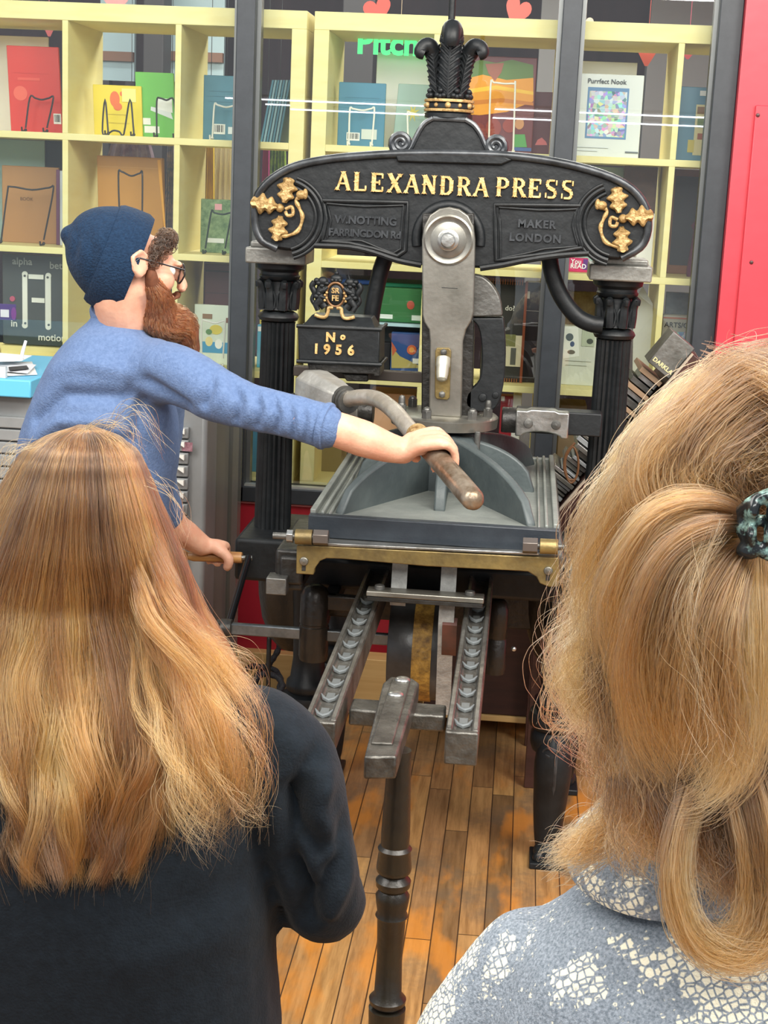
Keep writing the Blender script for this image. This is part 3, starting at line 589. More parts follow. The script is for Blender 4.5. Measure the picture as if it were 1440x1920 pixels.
b = B(); pe = [P(1186, 705, 4.86), P(1226, 707, 4.86), P(1224, 570, 4.86), P(1205, 536, 4.86), P(1188, 572, 4.86)]; b.prism([(p.x, max(p.z, ZR[2]+.001)) for p in pe], 4.86, 4.868)
tag(obj('envelope', b, mat('white_paper_envelope', '#d9d9d4', .6, 0, '#cfcfca', 9)), 'tall white envelope with a pointed flap right of the right pillar', 'envelope')
item('card_box', 'copper framed box of patterned cards in the right end cell', 'box', 1240, 1310, 592, 2, 4.83, .05, '#b4b0a0', [('r', 1244, 594, 1308, 600, '#b8694a', 'lid_edge'), ('t', 'ARTS/CA', 1272, 614, 9, '#3a3a36', .0004), ('r', 1246, 622, 1270, 650, ART, 'picture'), ('r', 1272, 622, 1304, 660, ART, 'picture'), ('r', 1246, 652, 1270, 668, '#6a78a0')])
item('silver_card', 'silver grey foil card above the patterned cards', 'card', 1244, 1300, 548, 2, 4.90, .01, '#8a8f90', m=mat('silver_foil', '#8e9493', .3, .4, '#6a6e70', 14))
# row 3 and lower
item('slip_case', 'red slip case low on the shelf behind the steel flange', 'book', 935, 958, 742, 3, 4.80, .05, '#a02430', [('r', 936, 742, 946, 752, '#eeeeee')])
item('slip_case', 'white slip case beside the red one behind the flange', 'book', 958, 974, 740, 3, 4.80, .05, '#eceae6')
item('storage_box', 'brown carton on the fourth shelf right of the middle post', 'box', 1046, 1096, 760, 3, 4.84, .15, '#8c7458', m=mat('brown_carton', '#8c7458', .7, 0, '#7a6248', 4))
item('storage_box', 'peach carton on the fourth shelf behind the pull bar', 'box', 688, 775, 738, 3, 4.84, .15, '#d9a884')
item('storage_box', 'teal carton low behind the left pillar', 'box', 470, 486, 730, 3, 4.82, .1, '#4f8aa8')
item('storage_box', 'brown carton low behind the left rim of the platen', 'box', 600, 640, 835, 3, 4.90, .15, '#8a7a50')
# reflection source: fluorescent lamps in the hall behind the viewer
tm = glow('fluorescent_tube', '#f2f7ff', 9)
for k, (z, y) in enumerate(((2.62, -14.0), (2.60, -15.2), (2.54, -15.2))):
    r = thing('ceiling_lamp', (-.5, y, z), ('nearest and highest', 'far upper', 'far lower')[k]+' long fluorescent lamp mirrored as a white line in the glass', 'lamp', 'fluorescent ceiling lamps behind the viewer')
    obj('tube', B().cyl((-4.6+.4*k, y, z), (4.4+.3*k, y, z), .012, n=10), tm, r)
    obj('housing', B().box(-4.6+.4*k, 4.4+.3*k, y-.05, y+.05, z+.03, z+.07), WHITEW, r)
# ================================================================== THE PRESS
CX = -.185
PRESS = thing('printing_press', (CX, 3.6, 0), 'black cast iron hand printing press with gold lettering and two fluted columns', 'printing press')
def bolt(parent, p, ax, r=.011, h=.012, m=STEEL, hexa=True, name='bolt'):
    p = Vector(p); ax = unit(ax); b = B()
    if hexa: b.hexb(p, p+ax*h, r)
    b2 = [(.0005, h*(.98 if hexa else 0)), (r*.8 if hexa else r, h*(1 if hexa else .0)), (r*.62 if hexa else r*.9, h*1.25 if hexa else h*.8), (.0005, h*1.4 if hexa else h*1.1)]
    b.lathe(p, b2, 14, ax)
    return obj(name, b, m, parent, .001)
HY = 3.56   # front face of the head beam
# --- head beam
top = [(476, 404), (481, 372), (496, 348), (520, 328), (555, 311), (610, 299), (680, 292), (760, 288), (850, 288), (940, 291), (1015, 299), (1085, 313), (1145, 332), (1184, 354), (1207, 382), (1216, 412)]
low = [(1214, 440), (1203, 462), (1185, 478), (1160, 487), (1130, 484), (1108, 474), (1070, 477), (1030, 481), (985, 488), (945, 496), (905, 503), (790, 497), (745, 488), (700, 473), (655, 462), (610, 458), (585, 460), (575, 466), (545, 470), (515, 466), (492, 452), (480, 430)]
head = obj('head_beam', B().prism(XZ(top+low, HY), HY, HY+.13), IRON, PRESS, .006)
rimp = [P(a, b, HY-.004) for a, b in cr([(520, 466), (492, 452), (480, 430), (477, 404)]+top[1:-1]+[(1215, 412), (1213, 440), (1200, 464), (1165, 484)], 3)]
obj('rim_moulding', B().tube(rimp, .0095, 10), mat('rubbed_and_highlit_iron', '#4a4d50', .3, .4, '#2a2c2e', 20), head)
rimp = [P(a, b, HY-.002) for a, b in cr([(1104, 475), (1070, 477), (1030, 481), (985, 488), (945, 496), (900, 503)], 3)]
obj('rim_moulding', B().tube(rimp, .007, 8), IRON, head)
rimp = [P(a, b, HY-.002) for a, b in cr([(790, 497), (745, 488), (700, 473), (655, 463), (590, 460)], 3)]
obj('rim_moulding', B().tube(rimp, .007, 8), IRON, head)
# raised sunk-panel frames
for pts, sgn in (([(606, 376), (764, 380), (760, 470), (745, 480), (700, 466), (655, 456), (604, 452), (612, 410)], 1), ([(928, 384), (1088, 386), (1082, 420), (1092, 464), (1035, 474), (985, 481), (930, 488)], -1)):
    loop = [P(a, b, HY-.002) for a, b in pts]; rs = []
    b = B()
    for r_, off in ((.0052, 0), (.003, .011)):
        c = sum(loop, Vector())/len(loop); q = []
        for i in range(len(loop)):
            a0, a1 = loop[i], loop[(i+1) % len(loop)]
            for k in range(4): q.append(a0.lerp(a1, k/4))
        q = [p+(c-p).normalized()*off for p in q]
        b.tube(q, r_, 8, closed=True)
    obj('panel_moulding', b, IRON, head)
# concentric arcs at the beam ends, ring around the link boss
for cxp, cyp, a0, a1 in ((530, 408, -70, 75), (1158, 420, 105, 250)):
    for R_ in (62, 72, 80):
        pts = [P(cxp+R_*math.cos(math.radians(t)), cyp+R_*math.sin(math.radians(t))*.98, HY-.001) for t in range(a0, a1+1, 5)]
        obj('arc_moulding', B().tube(pts, .0045 if R_ != 72 else .0065, 8), IRON, head)
pts = [P(841+60*math.cos(t*math.pi/16), 448+64*math.sin(t*math.pi/16), HY) for t in range(15, 34)]
obj('boss_moulding', B().tube(pts, .012, 10), IRON, head)
obj('top_tablet', B().px([(742, 292), (760, 284), (944, 292), (960, 300), (940, 309), (745, 303)], HY-.012, .10), IRON, head, .003)
# --- lettering, fat face with flared serifs
GL = {
 'A': ([((.10, 0), (.5, 1), .13), ((.90, 0), (.5, 1), .21), ((.28, .36), (.72, .36), .10)], [(.10, 0), (.88, 0), (.5, 1)]),
 'L': ([((.25, 0), (.25, 1), .24), ((.1, .05), (.9, .05), .12), ((.88, .03), (.88, .30), .10)], [(.25, 0), (.25, 1)]),
 'E': ([((.25, 0), (.25, 1), .24), ((.1, .05), (.88, .05), .12), ((.1, .95), (.86, .95), .12), ((.3, .5), (.66, .5), .12), ((.86, .03), (.86, .28), .10), ((.84, .97), (.84, .72), .10), ((.64, .36), (.64, .64), .09)], [(.25, 0), (.25, 1)]),
 'X': ([((.14, 0), (.86, 1), .13), ((.86, 0), (.14, 1), .24), ((.26, .5), (.74, .5), .10)], [(.14, 0), (.84, 0), (.16, 1), (.86, 1)]),
 'N': ([((.18, 0), (.18, 1), .13), ((.84, 0), (.84, 1), .13), ((.18, 1), (.84, .04), .24)], [(.18, 0), (.16, 1), (.84, 1)]),
 'D': ([((.25, 0), (.25, 1), .22), ((.1, .05), (.6, .05), .12), ((.1, .95), (.6, .95), .12), ((.58, .96), (.82, .78), .18), ((.58, .04), (.82, .22), .18), ((.83, .2), (.83, .8), .23)], [(.25, 0), (.25, 1)]),
 'R': ([((.25, 0), (.25, 1), .22), ((.1, .95), (.6, .95), .12), ((.25, .5), (.6, .5), .11), ((.58, .95), (.78, .82), .16), ((.58, .5), (.78, .62), .14), ((.78, .6), (.78, .84), .20), ((.55, .5), (.84, .04), .2)], [(.25, 0), (.25, 1), (.88, 0)]),
 'P': ([((.25, 0), (.25, 1), .22), ((.1, .95), (.6, .95), .12), ((.25, .46), (.6, .46), .11), ((.58, .95), (.8, .82), .16), ((.58, .46), (.8, .58), .14), ((.8, .56), (.8, .84), .20)], [(.25, 0), (.25, 1)]),
 'S': ([((.3, .95), (.72, .95), .12), ((.3, .95), (.2, .78), .18), ((.2, .8), (.28, .6), .18), ((.28, .6), (.74, .42), .22), ((.74, .42), (.8, .2), .18), ((.8, .2), (.66, .05), .16), ((.7, .05), (.28, .05), .12), ((.84, .98), (.84, .70), .09), ((.15, .02), (.15, .30), .09)], []),
}
def stroke(b, p, q, w, Y, th):
    (x0, z0), (x1, z1) = p, q; dx, dz = x1-x0, z1-z0; l = math.hypot(dx, dz) or 1; nx, nz = -dz/l*w/2, dx/l*w/2
    b.prism([(x0+nx, z0+nz), (x1+nx, z1+nz), (x1-nx, z1-nz), (x0-nx, z0-nz)], Y-th, Y+.001)
def fatword(s, x0, z0, cw, h, pitch, Y, name='lettering'):
    b = B()
    for i, ch in enumerate(s):
        if ch not in GL: continue
        st, sf = GL[ch]; ox = x0+i*pitch
        f = lambda p: (ox+p[0]*cw, z0+p[1]*h)
        for j, (p, q, w) in enumerate(st):
            stroke(b, f(p), f(q), w*cw*1.22, Y, .006+.00007*j)
        for j, (sx, sz) in enumerate(sf):
            x, z = f((sx, sz)); s_ = 1 if sz < .5 else -1
            b.prism([(x-.21*cw, z-.03*h*s_), (x-.13*cw, z+.06*h*s_), (x-.08*cw, z+.17*h*s_), (x+.08*cw, z+.17*h*s_), (x+.13*cw, z+.06*h*s_), (x+.21*cw, z-.03*h*s_), (x+.1*cw, z+.01*h*s_), (x, z-.03*h*s_), (x-.1*cw, z+.01*h*s_)], Y-.0066-.0001*j, Y+.001)
        if ch in 'LEDRPN':
            x, z = f((.22 if ch != 'N' else .18, .5)); b.prism([(x-.2*cw, z), (x, z+.09*h), (x+.18*cw, z), (x, z-.09*h)], Y-.0068, Y+.001)
    return obj(name, b, GOLD, head, .0008, ang=25)
s_ = mpp(HY)
pz = P(630, 353, HY); fatword('ALEXANDRA', pz.x, pz.z-.0035, 26.5*s_, 33*s_, 31.3*s_, HY-.003)
pz = P(928, 364, HY); fatword('PRESS', pz.x, pz.z-.004, 26.5*s_, 33*s_, 29.0*s_, HY-.003)
for s, px_, py_, hh, sp in (('W.NOTTING', 686, 420, 14, 1.0), ('FARRINGDON Rd', 684, 444, 13, .92), ('MAKER', 1006, 427, 14, 1.15), ('LONDON', 1003, 453, 14, 1.15)):
    p = P(px_, py_, HY); text('cast_lettering', s, (p.x, HY-.0015, p.z), hh*s_/.72, mat('rubbed_and_highlit_iron', '#4a4d50'), head, depth=.004, bold=.0009, spacing=sp)  # letters are the beam's black; the lighter tone paints in their highlights
# --- oak leaf bosses
def oak_leaf(b, c, L_, wd, ang, Y, dome=.012):
    n = 44; pts = []
    for k in range(n+1):
        t = k/n; env = math.sin(math.pi*min(1, t*.95+.05))**.5*(.75+.35*t); lobe = .78+.22*math.cos(t*2*math.pi*2.8+math.pi*.6); pts.append((t*L_, wd/2*env*lobe))
    out = pts+[(x, -y) for x, y in reversed(pts)]
    cs, sn = math.cos(ang), math.sin(ang)
    f = lambda x, y: (c[0]+x*cs-y*sn, c[1]+x*sn+y*cs)
    bm = b.bm; V = lambda x, y, d: bm.verts.new(Vector((*f(x, y)[:1], Y-d, f(x, y)[1])))
    N = len(out); o1 = [V(x, y, .004) for x, y in out]; mid = [V(x, y*.5, dome) for i, (x, y) in enumerate(out)]; rid = [V(x, 0, dome*.8) for x, y in out]; bk = [V(x, y, -.003) for x, y in out]
    for i in range(N):
        j = (i+1) % N
        for A_, B_ in ((bk, o1), (o1, mid), (mid, rid)): b._f((A_[i], A_[j], B_[j], B_[i]))
def ornament(cx, cy, mir):
    s = s_; Y = HY-.008
    rt = obj('oak_leaf_boss', B().ell((P(cx, cy, Y).x, Y, P(cx, cy, Y).z), (.010, .012, .010)), GOLDD, head)
    c = P(cx, cy, Y); 
    for dx, dy, ang, L_, w in ((-4, -2, 172, 50, 42), (8, -10, 80, 46, 42), (2, 14, -98, 46, 40)):
        a = math.radians(ang if not mir else 180-ang); dx = -dx if mir else dx
        b = B(); oak_leaf(b, (c.x+dx*s, c.z-dy*s), L_*s, w*s, a, Y-.002); obj('leaf', b, GOLDD, rt, ang=60)
    vine = [(cx+(-1 if mir else 1)*a, cy+b_) for a, b_ in ((38, -22), (30, -14), (36, 0), (42, 18), (34, 42), (14, 52), (-2, 50), (-16, 42))]
    obj('vine', B().tube([P(a, b_, Y-.004) for a, b_ in cr(vine, 5)], [.0045+.001*math.sin(i) for i in range((len(vine)-1)*5+1)], 8), GOLDD, rt)
    vine = [(cx+(-1 if mir else 1)*a, cy+b_) for a, b_ in ((10, 2), (22, -2), (24, 12), (14, 14), (10, 6))]
    obj('vine', B().tube([P(a, b_, Y-.010) for a, b_ in cr(vine, 5)], .004, 8), GOLDD, rt)
    p = P(cx+(-1 if mir else 1)*40, cy-25, Y-.008); b = B(); b.ell(p, (.012, .010, .010)); b.ell(p+Vector(((-1 if mir else 1)*.009, 0, .002)), (.006, .008, .012)); obj('acorn', b, GOLDD, rt)
    return rt
ornament(525, 390, False); ornament(1168, 410, True)
# --- columns
def column(xc, mir):
    yc = 3.70
    zc = lambda py: P(525 if not mir else 1160, py, yc).z
    off = 0 if not mir else 0
    zt = P(525, 452, yc).z if not mir else P(1162, 476, yc).z
    zt = 1.455
    b = B(); b.lathe((xc, yc, 0), [(.047, .66), (.047, .735), (.0455, .75), (.041, zt-.190), (.0425, zt-.186)], 80, flute=20, fl=.13)
    col = obj('column', b, IRON, PRESS, ang=60)
    b = B(); b.box(xc-.072, xc+.072, yc-.075, yc+.075, zt-.045, zt-.008); b.box(xc-.062, xc+.062, yc-.065, yc+.065, zt-.009, zt+.006); obj('abacus', b, mat('worn_capital_slab', '#9c9b94', .4, .35, '#74736d', 12, .2), col, .004)
    b = B(); b.lathe((xc, yc, 0), [(.03, zt-.045), (.060, zt-.046), (.058, zt-.058), (.046, zt-.066), (.046, zt-.072), (.05, zt-.076), (.047, zt-.083), (.038, zt-.088)], 36); obj('capital_moulding', b, IRON, col)
    b = B(); b.lathe((xc, yc, 0), [(.036, zt-.086), (.0355, zt-.10), (.039, zt-.15), (.040, zt-.156)], 36); 
    for k in range(8):
        a = 2*math.pi*k/8+.39; ca, sa = math.cos(a), math.sin(a)
        path = [Vector((xc+ca*(.038+q*.01), yc+sa*(.038+q*.01), z)) for q, z in ((0, zt-.155), (.3, zt-.13), (.4, zt-.11), (.9, zt-.095), (1.3, zt-.092), (1.2, zt-.102))]
        b.tube(cr(path, 4), [.012-.004*i/20 for i in range(21)], 8)
        path = [Vector((xc+math.cos(a+d)*.041, yc+math.sin(a+d)*.041, z)) for d, z in ((-.28, zt-.152), (-.34, zt-.128), (-.2, zt-.112), (0, zt-.106), (.2, zt-.112), (.34, zt-.128), (.28, zt-.152))]
        b.tube(cr(path, 3), .003, 6)
    obj('leaf_capital', b, IRON, col)
    b = B(); b.lathe((xc, yc, 0), [(.036, zt-.186), (.046, zt-.182), (.050, zt-.174), (.046, zt-.166), (.036, zt-.160)], 36); obj('ring', b, IRON, col)
    b = B(); b.lathe((xc, yc, 0), [(.040, .655), (.072, .657), (.075, .672), (.070, .684), (.062, .688), (.066, .698), (.064, .708), (.058, .712), (.062, .722), (.058, .730), (.052, .735), (.046, .738)], 40); obj('base_moulding', b, IRON2, col)
    return col
column(-.588, False); column(.219, True)
# curved braces under the head
for pts in ([(1030, 482), (1036, 515), (1052, 555), (1078, 590), (1105, 606), (1130, 610)], [(724, 478), (713, 510), (704, 550), (697, 590), (694, 640), (692, 690)]):
    q = [P(a, b, 3.66) for a, b in cr(pts, 4)]
    obj('brace', B().tube(q, [.020]*len(q), 14), IRON, PRESS)
# --- finial: scroll pedestal, coronet, three plumes
FY = 3.585
ped = obj('scroll_pedestal', B().px([(757, 288), (770, 274), (783, 252), (795, 234), (812, 224), (870, 226), (888, 238), (902, 258), (912, 276), (925, 294)], FY, .10), IRON, head, .004)
b = B(); SCR = mat('rubbed_scroll_iron', '#5a5d5f', .3, .5, '#33363a', 20)
def scroll(b, cx, cy, d):
    pts = []
    for k in range(30):
        t = k/29*2.1*2*math.pi; r = 22-17*k/29; pts.append((cx+d*r*math.cos(t+math.pi*.55), cy+r*math.sin(t+math.pi*.55)))
    return list(reversed(pts))
for d, c, arm in ((1, (752, 268), [(812, 222), (797, 231), (786, 246), (777, 264), (768, 280), (754, 289)]), (-1, (929, 274), [(872, 224), (888, 234), (900, 250), (908, 268), (917, 284), (932, 294)])):
    path = [P(a, q, FY+.03) for a, q in cr(arm, 3)]; b.tube(path, .0065, 8, flat=1)
    for yy in (FY-.003, FY+.05):
        spts = [P(c[0]+d*(20-15*k/26)*math.cos(math.pi*.5+k/26*4.0*math.pi*.95), c[1]+(20-15*k/26)*math.sin(math.pi*.5+k/26*4.0*math.pi*.95), yy) for k in range(27)]
        b.tube(spts, [.0085-.003*k/26 for k in range(27)], 8)
    cc = P(c[0], c[1], FY); b.cyl((cc.x, FY, cc.z), (cc.x, FY+.10, cc.z), .021, n=28)
    b.tube([P(a, q, FY-.002) for a, q in cr(arm, 3)], .006, 8)
b.tube([P(812, 222, FY-.001), P(872, 225, FY-.001)], .006, 8)
obj('scroll', b, SCR, ped)
fc = P(842, 200, 3.63); fx = fc.x
Z = lambda py: P(842, py, 3.63).z
b = B(); b.lathe((fx, 3.63, 0), [(.02, Z(224)), (.055, Z(222)), (.055, Z(214)), (.050, Z(212)), (.050, Z(206)), (.054, Z(204)), (.054, Z(196)), (.051, Z(194)), (.051, Z(190)), (.02, Z(186))], 40)
cor = obj('coronet', b, IRON, PRESS)
b = B()
for zz in (Z(208), Z(190)): b.lathe((fx, 3.63, 0), [(.050, zz-.003), (.0565, zz-.003), (.0575, zz), (.0565, zz+.003), (.050, zz+.003)], 40)
for k in range(12): a = 2*math.pi*k/12; b.ell((fx+.0535*math.cos(a), 3.63+.0535*math.sin(a), Z(199)), (.007 if k % 2 else .005,)*3, n=10, m=6)
obj('gold_band', b, GOLDD, cor)
b = B()
for k in range(8):
    a = 2*math.pi*k/8-.39-math.pi/2*0; x, y = fx+.048*math.cos(a), 3.63+.048*math.sin(a)
    for dx, dz in ((0, .016), (-.008, .006), (.008, .006), (0, .004)): b.ell((x-dx*math.sin(a), y+dx*math.cos(a), Z(186)+dz), .0065, n=10, m=6)
obj('cross', b, IRON, cor)
def plume(name, base, tip, curl, w0, w1, yb):
    """feather: tapered ribbed vane with chevron barbs, tip curling outward"""
    P0 = [P(a, q, yb) for a, q in base]; path = cr([tuple(p) for p in P0], 6); n = len(path)
    b = B(); rr = [w0+(w1-w0)*i/(n-1) for i in range(n)]
    b.tube(path, [r*.92 for r in rr], 14)
    tp = Vector(path[-1]); ta = (tp-Vector(path[-3])).normalized()
    # curl
    cc = curl; b.tube(cr([tuple(tp)]+[tuple(P(a, q, y_)) for a, q, y_ in cc], 5), [w1*(1.1-.45*i/(5*len(cc))) for i in range(5*len(cc)+1)], 14)
    fb = obj(name, b, IRON, PRESS, ang=70)
    b = B()
    for k in range(9):
        i = int((k+.6)/9.5*(n-1)); p = Vector(path[i]); r = rr[i]; t = (Vector(path[min(i+2, n-1)])-p).normalized(); side = t.cross(Vector((0, 1, 0))).normalized()
        for s in (-1, 1):
            a0 = p+Vector((0, -r*1.0, 0)); a1 = p+side*s*r*.7+t*.016+Vector((0, -r*.72, 0)); a2 = p+side*s*r*.98+t*.022+Vector((0, -r*.2, 0))
            b.tube([a0, a1, a2], [.003, .0035, .002], 6)
    b.tube([Vector(p)+Vector((0, -rr[i]*.98, 0)) for i, p in enumerate(path)], .003, 6)
    obj('barb', b, IRON, fb)
    return fb
plume('feather_plume', [(840, 184), (841, 150), (844, 110), (847, 78)], None, [(848, 62, 3.605), (848, 56, 3.585), (847, 70, 3.570), (846, 84, 3.572)], .026, .026, 3.61)
plume('feather_plume', [(822, 182), (818, 150), (815, 120), (812, 98)], None, [(804, 86, 3.62), (794, 88, 3.615), (788, 98, 3.61), (796, 102, 3.61)], .017, .019, 3.63)
plume('feather_plume', [(862, 184), (868, 152), (874, 122), (880, 100)], None, [(890, 88, 3.62), (901, 90, 3.615), (905, 99, 3.61), (897, 104, 3.61)], .017, .019, 3.63)
q = P(846, 50, 3.64); obj('eye_rod', B().cyl((q.x, 3.64, q.z-.04), (q.x, 3.64, q.z+.16), .008, n=12), IRON, PRESS)
# --- central steel link
LY = 3.50
link = obj('link_plate', B().px([(792, 590), (791, 450), (795, 424), (806, 403), (824, 391), (842, 388), (861, 392), (878, 404), (888, 424), (891, 450), (888, 585), (884, 602), (874, 618), (868, 640), (865, 783), (804, 780), (806, 640), (804, 618), (795, 604)], LY, .03), STEEL, PRESS, .003)
obj('link_back', B().px([(792, 400), (889, 400), (888, 640), (884, 790), (790, 784)], LY+.03, .07), IRON2, link, .003)
c = P(841, 450, LY); b = B(); b.lathe((c.x, LY, c.z), [(.001, .002), (.056, .002), (.056, .004), (.052, .006), (.046, .004), (.040, .004), (.040, .008), (.034, .010), (.001, .010)], 48, (0, -1, 0)); obj('boss_ring', b, mat('turned_steel', '#94928a', .32, .85, '#7a776e', 20), link)
b = B(); b.lathe((c.x, LY-.009, c.z), [(.001, 0), (.024, 0), (.024, .006), (.020, .008), (.017, .008), (.017, .020), (.014, .023), (.001, .024)], 32, (0, -1, 0)); obj('pivot_pin', b, STEELB, link)
ow = P(843, 540, LY); obj('scribe_line', B().box(ow.x-.018, ow.x+.018, LY-.0006, LY+.001, ow.z-.0006, ow.z+.0006), IRON, link)
b = B().px([(819, 652), (842, 652), (846, 658), (843, 746), (838, 750), (818, 748), (815, 742), (816, 658)], LY-.008, .008); br = obj('oiler_plate', b, BRASS, link, .002)
bolt(br, P(832, 660, LY-.008), (0, -1, 0), .008, .006, STEELD); bolt(br, P(829, 739, LY-.008), (0, -1, 0), .008, .006, STEELD)
c = P(831, 680, LY-.01); d = unit((0, -.55, -.85)); b = B(); b.lathe(c+Vector((0, .0, .004)), [(.001, -.008), (.016, -.006), (.0165, .012), (.0145, .016), (.0140, .032), (.0115, .046), (.006, .050), (.001, .050)], 24, d); obj('oil_cup', b, mat('white_metal', '#b3af9e', .35, .5), br)
# --- curved toggle arm right of the link
arm = obj('toggle_arm', B().px(cr([(878, 596), (896, 612), (903, 650), (902, 700), (893, 722), (876, 738), (875, 762), (900, 772), (925, 768), (938, 748), (946, 705), (948, 650), (944, 596)], 3), 3.53, .05), IRON, PRESS, .004)
obj('steel_quadrant', B().px(cr([(888, 515), (906, 520), (924, 536), (937, 560), (942, 592)], 3)+[(884, 594)], 3.525, .055), STEELD, arm, .003)
bolt(arm, P(905, 745, 3.53), (0, -1, 0), .010, .006, IRON, False); bolt(arm, P(929, 741, 3.53), (0, -1, 0), .008, .004, IRON, False)
# --- pressure flange and spindle to the platen
c = P(829, 797, 3.47); b = B(); b.lathe((c.x, 3.56, c.z), [(.02, -.016), (.105, -.016), (.124, -.012), (.126, .010), (.120, .015), (.02, .016)], 64); fl = obj('pressure_flange', b, STEEL, PRESS)
for a in (200, 250, 310, 345, 40, 140): bolt(fl, (c.x+.105*math.cos(math.radians(a)), 3.56+.105*math.sin(math.radians(a)), c.z+.014), (0, 0, 1), .012, .020, STEELD)
for a in (200, 345):
    p = Vector((c.x+.105*math.cos(math.radians(a)), 3.56+.105*math.sin(math.radians(a)), c.z+.03)); b = B(); b.lathe(p, [(.001, 0), (.008, 0), (.008, .018), (.006, .024), (.001, .026)], 12); obj('stud', b, STEELD, fl)
obj('spindle', B().cyl((c.x, 3.56, .93), (c.x, 3.56, c.z-.012), .045, n=24), IRON2, PRESS)
for px_, py_ in ((893, 858), (770, 852)):
    p = P(px_, py_, 3.45); b = B(); b.cyl((p.x, 3.45, p.z-.03), (p.x, 3.45, p.z+.06), .007, n=12); b.box(p.x-.014, p.x+.014, 3.44, 3.468, p.z-.012, p.z); obj('adjusting_screw', b, STEELD, PRESS, .001)
# --- side guide clamps
for sg in (1, -1):
    X_ = lambda x: CX+sg*(x-CX)
    zt_, zb_ = P(1030, 770, 3.56).z, P(1030, 818, 3.56).z
    x0, x1, x2, x3 = P(940, 790, 3.56).x, P(967, 790, 3.56).x, P(1066, 790, 3.56).x, P(1112, 790, 3.56).x
    g = B(); g.box(min(X_(x1), X_(x3+.02)), max(X_(x1), X_(x3+.02)), 3.565, 3.63, zb_+.004, zt_-.002); gd = obj('guide_block', g, IRON, PRESS, .003)
    b = B(); b.cyl((X_(x0), 3.58, (zt_+zb_)/2), (X_(x1+.01), 3.58, (zt_+zb_)/2), (zt_-zb_)/2, n=28); obj('guide_collar', b, IRON2, gd, .003)
    xm, hw = X_((x1+x2)/2), (x2-x1)/2
    pts = [(xm-hw, zt_), (xm-hw*.6, zt_), (xm-hw*.45, zt_+.004), (xm+hw*.45, zt_+.004), (xm+hw*.6, zt_), (xm+hw, zt_), (xm+hw, zb_), (xm+hw*.75, zb_)]+[(xm+hw*.75*math.cos(t*math.pi/8), zb_+.013*math.sin(t*math.pi/8)) for t in range(1, 8)]+[(xm-hw*.75, zb_), (xm-hw, zb_)]
    cl = obj('clamp_plate', B().prism(pts, 3.535, 3.575), STEELB if sg > 0 else STEEL, gd, .003)
    for s in (-.5, .5): bolt(cl, (xm+s*hw*1.05, 3.535, (zt_+zb_)/2+.001), (0, -1, 0), .0115, .007, STEELD, False)
# --- number box with crest
NY = 3.50
nb = obj('number_box', B().px([(558, 612), (712, 618), (711, 682), (560, 675)], NY, .13), IRON, PRESS, .003)
b = B(); p0, p1 = P(566, 612, NY), P(704, 617, NY); p2, p3 = P(582, 592, NY), P(694, 596, NY)
b.loft([[Vector((p0.x, NY+.004, p0.z)), Vector((p1.x, NY+.004, p0.z)), Vector((p1.x, NY+.126, p0.z)), Vector((p0.x, NY+.126, p0.z))], [Vector((p2.x, NY+.03, p2.z)), Vector((p3.x, NY+.03, p2.z)), Vector((p3.x, NY+.10, p2.z)), Vector((p2.x, NY+.10, p2.z))]])
obj('ledge', b, IRON, nb, .002)
b = B(); 
for yy in (611, 677): b.tube([P(556, yy, NY), P(714, yy+7, NY), P(714, yy+7, NY)+Vector((0, .13, 0))], .0045, 8)
obj('rim_moulding', b, IRON, nb)
obj('box_foot', B().px([(576, 680), (712, 685), (712, 706), (700, 706), (700, 702), (580, 698)], NY+.01, .11), IRON2, nb, .003)
obj('lug', B().px([(640, 700), (690, 702), (690, 716), (650, 715)], NY+.03, .06), IRON2, nb, .003)
sn = mpp(NY)
for s, a, q, hh in (('N', 620, 640, 17), ('o', 643, 636, 12), ('1', 593, 662, 18), ('9', 613, 663, 18), ('5', 635, 664, 18), ('6', 658, 665, 18)):
    p = P(a, q, NY); text('lettering', s, (p.x, NY-.002, p.z), hh*sn/.72, GOLD, nb, depth=.003, bold=.0012)
